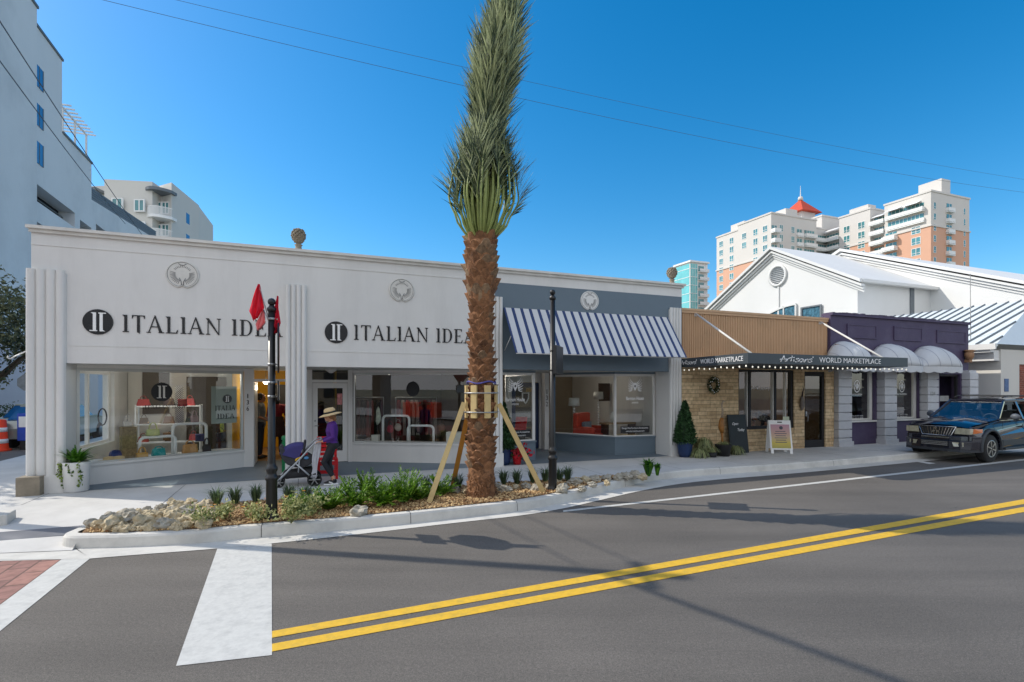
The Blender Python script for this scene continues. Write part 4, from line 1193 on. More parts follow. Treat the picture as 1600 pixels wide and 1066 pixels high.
# left face lettering runs from the wall to the front corner
a = Vector((U1 + .003, .2, 0)); b = Vector((c0, -cp, 0)); d = b - a
TL = Matrix.Translation(Vector((-U1, 0, 0)) + a) @ Matrix.Rotation(atan2(d.y, d.x), 4, 'Z')
m = MB(); m.T = TL
scriptword(m, .18, 2.69, .12, .72, -.006, .011)
addtext(m, 'WORLD MARKETPLACE', 1.05, 2.685, -.001, .12, 1.6, .006, bold=-.008)
m.build('canopy_lettering', M['decal'], cano)
m = LB(U1)
for px, py, pxe in ((1087, 490, 1176), (1282, 503, 1381)):
    uA = U(px, .2); zA = Z(px, py, .2); uB = U(pxe, -2.3)
    m.tube([(uA, .21, zA), (uB, -2.3, cz1 - .01)], .028, 8)
    m.box(uA - .04, uA + .04, .195, .25, zA - .08, zA + .08); ap('canopy_rod', m, M['coping']); m = LB(U1)
# string of bulbs under the canopy edge
m = LB(U1); mb = LB(U1)
pth = []
for i in range(13): t = i / 12; pth.append(Vector((U1 - .0 + (c0 - U1) * t, .1 - (cp - .06 + .1) * t, cz0)))
for i in range(1, 33): pth.append(Vector((c0 + (c1 - c0) * i / 32, -cp + .04, cz0)))
wire = []
for i, p in enumerate(pth):
    dz = -.02 - .03 * abs(sin(i * .8))
    wire.append(p + Vector((0, 0, dz))); 
    mb.ball(p + Vector((0, 0, dz - .035)), .019, 1, (1, 1, 1.4))
m.tube(wire, .005, 4)
sl = m.build('light_string', M['black'], art); sl['label'] = 'string of small round bulbs under the canopy edge'; mb.build('bulbs', M['bulb'], sl)
# inside
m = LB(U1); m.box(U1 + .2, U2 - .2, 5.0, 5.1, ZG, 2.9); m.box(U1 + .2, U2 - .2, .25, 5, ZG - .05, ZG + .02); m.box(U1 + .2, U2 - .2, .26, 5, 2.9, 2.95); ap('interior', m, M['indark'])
m = MB(); TW = Matrix.Translation((-U1, 0, 0)); m.T = TW
scriptword(m, U(1177), 1.98, .14, U(1209) - U(1177), .09, .006)
m.build('window_lettering', M['decal'], apane)
room_lamp('ceiling_spot', 17.4, 1.6, 2.6, 9, (1, .82, .6), .035, 'small warm ceiling spot in the stone fronted shop', False)  # unseen lamp added to brighten the room behind the glass

# ------------------------------------------------------------------ purple shop
pur = thing('purple_shop', 'purple painted shop with three grey dome awnings and banded grey pillars', 'building', W(U2, 0, 0), ANG)
def pp(name, mb, m, parent=None): return mb.build(name, m, parent or pur)
PH = 4.42
wins = [(U(1330), U(1372), .95, 2.75), (U(1402), U(1441), .95, 2.75)]
dw = (U(1474), U(1506), ZG, 2.55)
m = LB(U2)
wallcells(m, U2 + .003, U3, ZG, PH, .12, .4, wins + [dw])
m.box(U3 - .3, U3, .4, 8, ZG, PH); m.box(U2 + .003, U2 + .2, .4, 8, ZG, PH - .02); m.box(U2 + .2, U3 - .3, 7.8, 8, ZG, PH); m.box(U2 + .2, U3 - .3, .4, 7.8, 4.1, 4.15)
pp('wall', m, M['purple'])
# recessed panels drawn by raised mouldings, cornice with rough top
m = LB(U2)
for px0, px1, y0, y1 in ((1323, 1369, 507, 529), (1396, 1440, 511, 533), (1463, 1508, 517, 537)):
    a, b = U(px0, .12), U(px1, .12); z1 = Z((px0 + px1) / 2, y0, .12); z0 = Z((px0 + px1) / 2, y1, .12)
    for s_ in (0,):
        m.box(a, b, .085, .12, z0, z0 + .05); m.box(a, b, .085, .12, z1 - .05, z1); m.box(a, a + .05, .086, .12, z0 + .05, z1 - .05); m.box(b - .05, b, .086, .12, z0 + .05, z1 - .05)
    m.box(a + .05, b - .05, .1, .12, z0 + .05, z1 - .05); pp('wall_panel', m, M['purple']); m = LB(U2)
m = LB(U2); m.box(U2 + .003, U3 + .03, .05, .45, PH, PH + .07)
r = random.Random(3)
x = U2 + .02
while x < U3:
    w_ = r.uniform(.08, .2); m.box(x, x + w_ * .96, .03 + r.uniform(0, .03), .40, PH + .07, PH + .07 + r.uniform(.01, .045)); x += w_
pp('cornice', m, M['purple'])
# pillars with rusticated bands
pil = [(1304, 1329), (1380, 1402), (1447, 1468), (1513, 1527)]
for a, b in pil:
    u0, u1 = U(a, -.1), U(b, -.12)
    wfull = min(.62, u1 - u0 - .0)
    u0 = max(u0, U2 + .01)
    m = LB(U2)
    nb = 9; hh = (2.62 - ZG) / nb
    for i in range(nb):
        m.bevbox(u0, u0 + wfull, -.16, .118, ZG + i * hh + .012, ZG + (i + 1) * hh - .012, .012)
    m.box(u0 + .04, u0 + wfull - .04, -.11, .119, ZG, 2.7)
    m.box(u0 - .03, u0 + wfull + .03, -.2, .119, ZG, ZG + .16)
    pp('pillar', m, M['pgrey'])
    # clay urn wall vase on the pillar head
    m = LB(U2); c = ((u0 + u0 + wfull) / 2, .0, 3.08)
    m.lathe([(.08, 0), (.17, .08), (.21, .17), (.2, .26), (.15, .31), (.23, .34), (.24, .38), (.2, .385)], c, 16, sy=.6)
    m.box(c[0] - .08, c[0] + .08, -.05, .119, 3.0, 3.12)
    v_ = pp('wall_urn', m, mat('terracotta_urn', rgb(150, 112, 80), .7, var=.3, scale=9))
for (a, b, z0, z1) in wins:
    m = LB(U2); f = .06
    m.box(a, a + f, .2, .28, z0, z1); m.box(b - f * 2.2, b, .2, .28, z0, z1); m.box(a + f, b - f * 2.2, .2, .28, z0, z0 + f); m.box(a + f, b - f * 2.2, .2, .28, z1 - f, z1)
    m.box(a - .03, b + .03, .05, .2, z0 - .05, z0)
    wf = pp('window', m, M['coping'])
    m = LB(U2); m.quad((a + f, .24, z0 + f), (b - f * 2.2, .24, z0 + f), (b - f * 2.2, .24, z1 - f), (a + f, .24, z1 - f)); pn = m.build('pane', M['glass'], wf)
    # oval crest with a lily
    m = LB(U2); cx, cz = (a + b) / 2 - .05, 2.1; y = .232
    n = 32
    for i in range(n):
        a0, a1 = 2 * pi * i / n, 2 * pi * (i + 1) / n
        m.quad((cx + .15 * cos(a0), y, cz + .21 * sin(a0)), (cx + .15 * cos(a1), y, cz + .21 * sin(a1)), (cx + .125 * cos(a1), y, cz + .185 * sin(a1)), (cx + .125 * cos(a0), y, cz + .185 * sin(a0)))
    m.add([(cx, y, cz + .15), (cx - .035, y, cz + .05), (cx - .015, y, cz - .12), (cx + .015, y, cz - .12), (cx + .035, y, cz + .05)], [(0, 1, 2, 3, 4)])
    for s_ in (-1, 1):
        m.add([(cx + s_ * .02, y, cz - .06), (cx + s_ * .08, y, cz - .01), (cx + s_ * .10, y, cz + .05), (cx + s_ * .065, y, cz + .07), (cx + s_ * .06, y, cz + .02)], [(0, 1, 2, 3, 4)])
    m.quad((cx - .06, y, cz - .055), (cx + .06, y, cz - .055), (cx + .06, y, cz - .035), (cx - .06, y, cz - .035))
    addtext(m, 'BOUTIQUE DESIGN', cx, 1.80, y, .05, .5, 0, align='CENTER')
    for k_ in range(2): addtext(m, 'GIFTS · DECOR · HOME', cx, 1.04 - k_ * .07 + .04, y, .035, .6, 0, align='CENTER')
    m.build('window_lettering', M['decal'], pn)
m = LB(U2); a, b = dw[0], dw[1]
m.box(a, a + .06, .2, .28, ZG, 2.55); m.box(b - .06, b, .2, .28, ZG, 2.55); m.box(a + .06, b - .06, .2, .28, 2.48, 2.55); m.box(a + .06, b - .06, .9, .95, ZG, 2.5)
pp('doorway', m, M['blackmat'])
m = LB(U2); m.box(a + .3, b - .35, .3, .42, 1.55, 1.75); pp('mailbox', m, M['steel'])
m = LB(U2); addtext(m, '124', U(1457.5, -.16), 1.78, -.165, .13, .26, .006, align='CENTER'); pp('house_number', m, M['steel'])
m = LB(U2); m.box(U2 + .2, U3 - .3, 4.2, 4.3, ZG, 3.2); m.box(U2 + .2, U3 - .3, .41, 4.2, ZG - .05, ZG + .02); m.box(U2 + .2, U3 - .3, .41, 4.2, 3.2, 3.25); pp('interior', m, mat('purple_inside', rgb(70, 66, 62), .8, var=.2))
room_lamp('ceiling_spot', 22.8, 1.8, 2.7, 14, (1, .9, .75), .035, 'small ceiling spot in the purple shop', False)  # added lamp with no visible source, lifts the dark interior
# dome awnings
def dome(pxa, pxb, ytop, ybot, idx):
    ua, ub = U(pxa, -.9), U(pxb, -.9)
    uc = (ua + ub) / 2; R_ = (ub - ua) / 2 * .93
    zb = 2.62; zt = zb + .0
    Hd = Z((pxa + pxb) / 2, ytop, -.1) - (zb + .16) + .05
    m = LB(U2)
    n, kk = 24, 9
    P = .8
    vs = []
    for j in range(kk + 1):
        t = j / kk * pi / 2
        for i in range(n + 1):
            a_ = pi * i / n
            x_ = uc - R_ * cos(a_)
            z_ = zb + .16 + Hd * sin(a_) * cos(t) ** .9
            y_ = .11 - (P * sin(t)) * (sin(a_) ** .6 if 0 < i < n else 0.0)
            vs.append((x_, y_ if 0 < i < n else .11 - P * sin(t) * .0, z_))
    # quarter barrel: ribs from apex forward; squarer footprint
    vs = []
    for j in range(kk + 1):
        t = j / kk * pi / 2
        for i in range(n + 1):
            a_ = pi * i / n
            s_ = 1 - .0 * t
            x_ = uc - R_ * cos(a_) * (0.86 + .14 * sin(t))
            z_ = zb + .16 + Hd * sin(a_) * cos(t)
            y_ = .11 - P * sin(t) * (1 - .35 * abs(cos(a_)) ** 3)
            vs.append((x_, y_, z_))
    fs = []
    for j in range(kk):
        for i in range(n):
            q = j * (n + 1) + i
            fs.append((q, q + 1, q + n + 2, q + n + 1))
    m.add(vs, fs, True)
    # scalloped valance following the lower rim
    rim = []
    side = 6
    for i in range(side + 1): rim.append((uc - R_ * (.86 + .14 * i / side), .11 - P * .65 * i / side))
    for i in range(1, 25): 
        t = i / 24; a_ = pi * t
        rim.append((uc - R_ * cos(a_), .11 - P * (1 - .35 * abs(cos(a_)) ** 3)))
    for i in range(side, -1, -1): rim.append((uc + R_ * (.86 + .14 * i / side), .11 - P * .65 * i / side))
    vs = []; fs = []
    for i, (x_, y_) in enumerate(rim):
        vs.append((x_, y_, zb + .16)); vs.append((x_, y_, zb - .02 - .045 * abs(sin(i * pi / 4))))
    for i in range(len(rim) - 1): fs.append((2 * i, 2 * i + 1, 2 * i + 3, 2 * i + 2))
    m.add(vs, fs, False)
    o = pp('dome_awning', m, M['canvas'])
    sd = o.modifiers.new('thick', 'SOLIDIFY'); sd.thickness = .006; sd.offset = 0
    m = LB(U2)
    for i in (4, 8, 12, 16, 20):
        pts = [vs0 for vs0 in [(uc - R_ * cos(pi * i / n) * (.86 + .14 * sin(j / kk * pi / 2)), .105 - P * sin(j / kk * pi / 2) * (1 - .35 * abs(cos(pi * i / n)) ** 3), zb + .162 + Hd * sin(pi * i / n) * cos(j / kk * pi / 2) + .002) for j in range(kk + 1)]]
        m.tube(pts, .007, 4)
    m.build('awning_seam', M['pgrey_dark'], o)
dome(1331, 1393, 537, 590, 0); dome(1399, 1469, 541, 587, 1); dome(1464, 1531, 544, 588, 2)
# ------------------------------------------------------------------ buildings behind
def uvplane_east(u, px):  # v on plane u=const at photo column px
    k = (px - 800) / F_PX
    return (AX - k * AY + u * (CA - SA * k)) / (CA * k + SA)
def zuv(u, v, py): return CAM_H + (HORIZON - py) * W(u, v).y / F_PX
# church like white gabled halls
def gable_hall(name, label, u, uend, v0, v1, ze, za, ov=.5):
    t = thing(name, label, 'building', W(u, v0, 0), ANG)
    def q(mb): mb.T = Matrix.Translation((-u, -v0, 0)); return mb
    vc = (v0 + v1) / 2
    m = q(MB()); m.prism([(v0, 0), (v1, 0), (v1, ze), (vc, za), (v0, ze)], u, uend, 'X'); w_ = m.build('wall', M['church'], t, fixn=True)
    m = q(MB())
    sl = (za - ze) / (vc - v0)
    for s_, ve in ((1, v0), (-1, v1)):
        a = (ve - s_ * ov, ze - ov * sl + .1); b = (vc, za + .1)
        m.add([(u - ov, a[0], a[1]), (uend, a[0], a[1]), (uend, b[0], b[1]), (u - ov, b[0], b[1]), (u - ov, a[0], a[1] + .22), (uend, a[0], a[1] + .22), (uend, b[0], b[1] + .22), (u - ov, b[0], b[1] + .22)],
              [(0, 3, 2, 1), (4, 5, 6, 7), (0, 1, 5, 4), (1, 2, 6, 5), (2, 3, 7, 6), (3, 0, 4, 7)])
    r_ = m.build('roof', M['church'], t, fixn=True)
    m = q(MB())
    for s_, ve in ((1, v0), (-1, v1)):
        for k_, (dz, pj, hh) in enumerate(((-.02, .36, .16), (-.22, .22, .16), (-.42, .1, .14))):
            a = (ve - s_ * ov, ze - ov * sl + dz); b = (vc, za + dz)
            m.add([(u - pj, a[0], a[1] - hh), (u, a[0], a[1] - hh), (u, b[0], b[1] - hh), (u - pj, b[0], b[1] - hh), (u - pj, a[0], a[1]), (u, a[0], a[1]), (u, b[0], b[1]), (u - pj, b[0], b[1])],
                  [(0, 3, 2, 1), (4, 5, 6, 7), (0, 1, 5, 4), (1, 2, 6, 5), (2, 3, 7, 6), (3, 0, 4, 7)])
    m.build('rake_moulding', M['church'], t, fixn=True)
    return t, q, vc
ch, q, vc = gable_hall('gabled_hall', 'bright white gabled hall with a round louvred vent behind the stone shop', 38.56, 46.2, 12.0, 25.3, 9.15, 12.75)
m = q(MB()); m.lathe([(.85, 0), (.85, -.12), (.68, -.12), (.66, -.03)], (38.55, 18.3, 10.75), 32, axis='X'); rv = m.build('round_vent', M['church'], ch)
m = q(MB())
for i in range(9):
    zz = 10.75 - .58 + i * .145; hw = sqrt(max(0, .65 ** 2 - (zz - 10.75) ** 2))
    m.bar((38.50, 18.3 - hw, zz), (38.50, 18.3 + hw, zz), .06, .05)
m.build('vent_slats', M['louvre'], rv)
m = q(MB()); m.box(38.47, 38.55, 18.15, 18.27, 5, 9.9); m.build('downpipe', M['church'], ch)
m = q(MB())
# arched window and square window with stained glass, just above the parapet
def vv(px): return uvplane_east(38.5, px)
va, vb_ = vv(1244), vv(1180)
za = zuv(38.5, va, 475); 
pts = [(va, 3), (va, za)] + [(va + (vb_ - va) * t, za - .0 - (1.0) * t ** 2) for t in (.2, .4, .6, .8, 1)] + [(vb_, 3)]
m.prism(pts, 38.50, 38.53, 'X'); gl = mat('stained_glass', rgb(70, 110, 128), .2, var=.7, scale=5); cw_ = m.build('arched_window', gl, ch, fixn=True)
m = q(MB())
for i in range(len(pts) - 1): m.bar((38.47, pts[i][0], pts[i][1]), (38.47, pts[i + 1][0], pts[i + 1][1]), .1, .14)
m.bar((38.47, va + (vb_ - va) * .28, 3), (38.47, va + (vb_ - va) * .28, za), .08, .1); m.build('frame', M['church'], cw_)
va2, vb2 = vv(1282), vv(1254); zt2 = zuv(38.5, va2, 478)
m = q(MB()); m.box(38.5, 38.53, va2, vb2, 3, zt2); sw2 = m.build('window', gl, ch)
m = q(MB()); m.box(38.42, 38.49, va2 - .12, va2, 3, zt2 + .1); m.box(38.42, 38.49, vb2, vb2 + .12, 3, zt2 + .1); m.box(38.42, 38.49, va2, vb2, zt2, zt2 + .1); m.build('frame', M['louvre'], sw2)
m = q(MB()); m.box(43.9, 44.3, 11.93, 12.0, 3, 9.1) ; m.build('downpipe', M['louvre'], ch)
m = q(MB()); m.box(38.3, 46.3, 11.45, 11.75, 9.0, 9.2); m.build('gutter', M['church'], ch)
ch2, q, vc = gable_hall('gabled_hall', 'larger white gabled hall rising behind the right side of the metal roof', 46.2, 75, 2.0, 35, 6.5, 13.3)
# low hall with standing seam roof beyond the purple shop
mh = thing('metal_roofed_hall', 'low white hall with standing seam metal roof, brick front and window air conditioner', 'building', W(29.4, -.1, 0), ANG)
def q(mb): mb.T = Matrix.Translation((-29.4, .1, 0)); return mb
m = q(MB()); m.prism([(29.4, 3.3), (35.5, 3.3), (35.5, 5.9), (35.0, 5.9)], -.9, 11, 'Y') if False else None
ze, zr = 3.72, 6.05
roofm = mat('standing_seam_metal', rgb(222, 228, 228), .4, metal=.0, var=.04, scale=.8)
y0_, y1_ = -.2, 12.0
m.add([(28.8, y0_ , ze), (35.0, y0_ + 1.5, zr), (35.0, y1_, zr), (28.8, y1_, ze), (28.8, y0_, ze - .12), (35.0, y0_ + 1.5, zr - .12), (35.0, y1_, zr - .12), (28.8, y1_, ze - .12)], [(0, 1, 2, 3), (7, 6, 5, 4), (4, 5, 1, 0), (3, 2, 6, 7), (0, 3, 7, 4)])
m.add([(35.0, y0_ + 1.5, zr), (41.2, y0_, ze), (41.2, y1_, ze), (35.0, y1_, zr)], [(0, 1, 2, 3)])
m.add([(28.8, y0_, ze), (41.2, y0_, ze), (35.0, y0_ + 1.5, zr)], [(0, 1, 2)])
rf = m.build('metal_roof', roofm, mh, fixn=False)
m = q(MB())
for i in range(26):
    y = y0_ + .2 + i * .46
    zt = zr; xt = 35.0
    if y < y0_ + 1.5: f_ = (y - y0_) / 1.5; xt = 28.8 + 6.2 * f_; zt = ze + (zr - ze) * f_
    m.bar((28.8, y, ze + .03), (xt, y, zt + .03), .035, .07)
m.build('roof_seam', M['louvre'], rf)
m = q(MB()); m.box(28.72, 28.80, y0_, y1_, ze - .2, ze + .02); m.box(29.05, 29.4, y0_ + .2, y1_, ze - .62, ze - .22); m.box(28.8, 29.05, y0_ + .2, y1_, ze - .3, ze - .2); m.build('eaves', M['church'], mh)
m = q(MB()); m.box(29.4, 35, .35, 11.5, 0, ze - .2); m.box(29.4, 30.65, -.05, .35, 0, ze - .18); m.box(30.65, 41, -.02, .35, 2.98, ze - .18); m.build('wall', M['condo'], mh)
m = q(MB()); wallcells(m, 30.65, 41, 0, 2.98, .02, .349, [(31.25, 32.6, 1.75, 2.5)]); m.build('brick_wall', M['redbrick'], mh)
m = q(MB()); m.box(31.25, 32.6, .0, .04, 1.75, 1.8); m.box(31.25, 32.6, 0, .04, 2.45, 2.5); m.box(31.25, 31.33, .0, .2, 1.8, 2.45); m.bevbox(31.45, 32.45, -.25, .3, 1.83, 2.4, .02)
ac = m.build('air_conditioner', M['white'], mh); ac['label'] = 'white window air conditioner in the brick wall'
m = q(MB()); m.box(31.52, 32.2, -.262, -.25, 1.9, 2.33); m.build('grille', M['louvre'], ac)
m = q(MB()); m.box(29.62, 29.88, -.075, -.05, 1.9, 2.4); nb_ = m.build('notice_board', mat('blue_notice', rgb(70, 96, 140), .5, var=.3, scale=12), mh)
# ------------------------------------------------------------------ towers
def winobj(parent, T, x, z, w_, h_, glassm, fr=.12, name='window', mull=1):
    m = MB(); m.T = T
    m.m = 0
    m.box(x - fr, x + w_ + fr, -.08, 0, z - fr, z); m.box(x - fr, x + w_ + fr, -.08, 0, z + h_, z + h_ + fr)
    m.box(x - fr, x, -.08, 0, z, z + h_); m.box(x + w_, x + w_ + fr, -.08, 0, z, z + h_)
    for k in range(1, mull + 1): m.box(x + w_ * k / (mull + 1) - .06, x + w_ * k / (mull + 1) + .06, -.075, 0, z, z + h_)
    m.box(x, x + w_, -.07, 0, z + h_ * .3 - .05, z + h_ * .3 + .04)
    m.m = 1
    m.quad((x, -.02, z), (x + w_, -.02, z), (x + w_, -.02, z + h_), (x, -.02, z + h_))
    return m.build(name, [M['rail'], glassm], parent)
def block(m, pts, z0, z1):
    m.prism([(p[0], p[1]) for p in pts], z0, z1)
tw = thing('apartment_tower', 'tall peach and cream apartment tower with balconies and a red pyramid roof', 'building', W(165.5, 80, 0), ANG)
o_ = Vector((165.5, 80, 0))
def q(mb, ex=Matrix.Identity(4)): mb.T = Matrix.Translation(-o_) @ ex; return mb
FH = 3.05
# masses in street coordinates (u, v): wing B (right), wing A (left), middle
def mass(u0, u1, v0, v1, zt, zm, nm):
    m = q(MB()); m.box(u0, u1, v0, v1, 0, zm); m.build(nm + '_lower_wall' if False else 'lower_wall', M['peach'], tw)
    m = q(MB()); m.box(u0, u1, v0, v1, zm + .4, zt); m.build('upper_wall', M['cream'], tw)
    m = q(MB()); m.box(u0 - .25, u1 + .25, v0 - .25, v1 + .25, zm, zm + .4); m.box(u0 - .2, u1 + .2, v0 - .2, v1 + .2, zt, zt + .5); m.build('band', M['cream'], tw)
ZB, ZA = 56.3, 55.6
zmB = 2.05 + (606 - 353) * .1768
zmA = 2.05 + (606 - 400) * .2 
mass(165.5, 183, 80, 92.5, ZB, zmB, 'B')
mass(167.3, 183, 92.5, 97, ZB - 2.2, zmB, 'B')       # set back balcony bay
mass(165.9, 183, 97, 107, ZB + .6, zmB, 'B')
mass(167.5, 180, 107, 113, ZB - 3, zmB, 'B')
mass(140.2, 160, 110.5, 124, ZA + .9, zmA, 'A')
mass(140.4, 160, 124, 134, ZA - .6, zmA, 'A')
mass(160.1, 172, 113, 124, ZA - .5, zmA, 'M')
mass(166.0, 182, 113.2, 126, ZA + 4, zmA + 2, 'N')
for b_ in ((172, 176, 81, 87, ZB, ZB + 5), (147, 152, 111, 117, ZA + 1, ZA + 3.6), (143, 150, 124, 130, ZA, ZA + 3), (166.5, 170, 98, 104, ZB + 1, ZB + 2.5)): m = q(MB()); m.box(*b_); m.build('roof_box', M['cream'], tw)
# red pyramid roof and spire
pc = Vector((168, 123, 0)); zb = zuv(168, 123, 336); zt = zuv(168, 123, 316)
m = q(MB()); hw = 4.8
m.add([(pc.x - hw, pc.y - hw, zb), (pc.x + hw, pc.y - hw, zb), (pc.x + hw, pc.y + hw, zb), (pc.x - hw, pc.y + hw, zb), (pc.x, pc.y, zt + 1)], [(0, 1, 4), (1, 2, 4), (2, 3, 4), (3, 0, 4), (3, 2, 1, 0)]); m.build('pyramid_roof', M['redroof'], tw)
m = q(MB()); m.lathe([(.9, 0), (.7, 1.2), (.15, 1.4), (.05, 5.2)], (pc.x, pc.y, zt + .6), 8); m.box(pc.x - 3.2, pc.x + 3.2, pc.y - 3.2, pc.y + 3.2, 40, zb); m.build('spire', M['cream'], tw)
# windows on west faces (plane u=const, x runs towards -v)
def TWest(u, v): return Matrix.Translation(Vector((u, v, 0)) - o_) @ Matrix.Rotation(-pi / 2, 4, 'Z')
def TSouth(u, v): return Matrix.Translation(Vector((u, v, 0)) - o_)
nwin = 0
def floors(ztop, n, z0=1.1): return [ztop - 1.0 - FH * (i + 1) + z0 for i in range(n)]
for i, z in enumerate(floors(ZB - 1.6, 7)):
    if i >= 2: winobj(tw, TWest(165.5, 92.5), 7.6, z, 2.2, 1.9, M['teal']); 
    winobj(tw, TWest(165.9, 107), 1.6, z, 1.9, 1.9, M['teal']); winobj(tw, TWest(165.9, 107), 6.3, z, 2.0, 1.9, M['teal'])
for i, z in enumerate(floors(ZA - 1.2, 8)):
    for vx, x in ((134, 1.4), (134, 6.2), (124, 1.9 if i < 2 else None), (124, 6.6), (124, 10.4)):
        if x is None: continue
        winobj(tw, TWest(140.2 if vx == 124 else 140.4, vx), x, z, 1.6, 1.8, M['teal'])
for i, z in enumerate(floors(ZB - 1.6, 9)):
    for x, w_ in ((1.2, .9), (14.8, .7)):
        winobj(tw, TSouth(165.5, 80), x, z, w_, 1.7, M['teal'], .08, mull=0)
for i, z in enumerate(floors(ZA - 1.2, 5)):
    for x in (3.6, 8.6): winobj(tw, TSouth(140.2, 110.5), x, z, 1.3, 1.9, M['teal'], .1)
# balconies: dark recess, slab and white rail
def balcony(T, x0, x1, z, dep, recess=True, name='balcony'):
    m = MB(); m.T = T; m.m = 0
    m.box(x0, x1, -dep, 0, z - .25, z)
    m.box(x0, x1, -dep, -dep + .06, z + .95, z + 1.05); m.box(x0, x1, -dep + .01, -dep + .05, z + .1, z + .92)
    m.box(x0, x0 + .06, -dep + .06, 0, z + .1, z + 1.0); m.box(x1 - .06, x1, -dep + .06, 0, z + .1, z + 1.0)
    m.m = 1
    m.box(x0 + .3, x1 - .3, -.09, -.01, z + .05, z + 2.3)
    m.m = 0
    k = int((x1 - x0) / 1.1)
    for i in range(1, k): m.box(x0 + .3 + (x1 - x0 - .6) * i / k - .05, x0 + .3 + (x1 - x0 - .6) * i / k + .05, -.11, -.092, z + .05, z + 2.3)
    return m.build(name, [M['rail'], M['teal']], tw)
for i in range(8):
    z = ZB - 1.6 - 3.1 - FH * i
    balcony(TWest(167.3, 97), .1, 4.4, z, 2.3)
    if i < 2: balcony(TWest(165.5, 92.5), .2 + .6, 11.0, z, 1.2 if i == 0 else .6)
    else: balcony(TWest(165.5, 92.5), .1, 3.8, z, 1.7)
    balcony(TSouth(165.5, 80), 6.6, 9.4, z, .9)
    if i < 7: balcony(TWest(167.5, 113), .2, 5.8, z - 1, 2.0); balcony(TSouth(140.2, 110.5), 14.0, 19, z - 1, 1.2); balcony(TSouth(160, 113), 1.0, 10, z - 1, 1.6)
    if i < 6: balcony(TSouth(140.2, 110.5), -.1, 2.6, z - 1, 1.6); balcony(TWest(140.2, 124) if False else TSouth(140.2, 110.5), 10.8, 13.4, z - 1, .6)
# awnings over the top balconies of the right wing
m = q(MB())
for (va_, vb2_, u_) in ((96.5, 93, 167.3), (91.5, 87.5, 165.5), (86.8, 82.5, 165.5), (112.5, 107.6, 167.5)):
    m.add([(u_, va_, ZB - 1.6), (u_, vb2_, ZB - 1.6), (u_ - 2.2, vb2_, ZB - 2.7), (u_ - 2.2, va_, ZB - 2.7), (u_, va_, ZB - 1.9), (u_, vb2_, ZB - 1.9)], [(0, 1, 2, 3), (5, 4, 3, 2), (0, 3, 4), (1, 5, 2)])
m.build('sloped_canopy', M['rail'], tw)
# teal glass tower at the left edge of it
tt = thing('glass_tower', 'slim pale tower with a turquoise glass face left of the peach tower', 'building', (73, 215, 0), ANG)
m = MB(); m.box(0, 9, 0, 10, 0, 53.5); m.build('wall', M['rail'], tt)
m = MB(); m.box(-.6, 9.4, -.8, 10, 53.5, 54.2); m.build('roof', M['rail'], tt)
m = MB(); m.box(-.12, -.02, .5, 9.8, 0, 53); m.box(.2, 3.6, -.12, -.02, 0, 53); m.build('glass_face', mat('turquoise_glass', rgb(110, 190, 192), .2, var=.15, scale=.4, spec=.8), tt)
for i in range(13):
    m = MB(); z = 50 - i * 3.4; m.m = 0; m.box(4.0, 8.8, -1.3, 0, z - .3, z); m.box(4.0, 8.8, -1.3, -1.2, z + .1, z + 1.0); m.m = 1; m.box(4.2, 7, -.1, -.02, z, z + 2.3); m.build('balcony', [M['rail'], M['teal']], tt)
m = MB()
for i in range(16): m.box(-.2, 3.8, -.2, -.125, i * 3.4 - .1, i * 3.4 + .1); m.box(-.2, -.125, -.125, 9.8, i * 3.4 - .1, i * 3.4 + .1)
for x in (1.2, 2.4): m.box(x, x + .1, -.18, -.12, 0, 53)
m.build('mullions', M['rail'], tt)
# ------------------------------------------------------------------ left grey parking and condominium block
lt = thing('parking_tower', 'tall stepped pale grey block with narrow blue windows and open parking decks', 'building', W(-15, 20, 0), ANG)
uL = -15.0
def vL(px): return uvplane_east(uL, px)
def q(mb): mb.T = Matrix.Translation((15, -20, 0)); return mb
op = [(vL(54), vL(117), 16.6, 17.95), (vL(54), vL(99), 13.6, 15.0), (vL(125), vL(143), 16.3, 17.7), (vL(150), vL(176), 17.2, 18.5)]
m = q(MB())
def wallv(m, v0, v1, z0, z1, holes, x0=-16.2, x1=-15.0):
    vs_ = sorted(set([v0, v1] + [h[0] for h in holes] + [h[1] for h in holes])); vs_ = [v for v in vs_ if v0 <= v <= v1]
    zs_ = sorted(set([z0, z1] + [h[2] for h in holes] + [h[3] for h in holes])); zs_ = [z for z in zs_ if z0 <= z <= z1]
    for i in range(len(vs_) - 1):
        for j in range(len(zs_) - 1):
            cv, cz = (vs_[i] + vs_[i + 1]) / 2, (zs_[j] + zs_[j + 1]) / 2
            if any(h[0] < cv < h[1] and h[2] < cz < h[3] for h in holes): continue
            m.box(x0, x1, vs_[i], vs_[i + 1], zs_[j], zs_[j + 1])
m.box(-30, -14.7, 20, vL(50), 0, 31.2)
wallv(m, vL(50), vL(97), 0, 30.2, op); m.box(-30, -17.5, vL(50), vL(97), 0, 30.15)
wallv(m, vL(97), vL(143), 0, 24.0, op); m.box(-30, -17.5, vL(97), vL(143), 0, 23.95)
wallv(m, vL(143), 76, 0, 19.4, op)
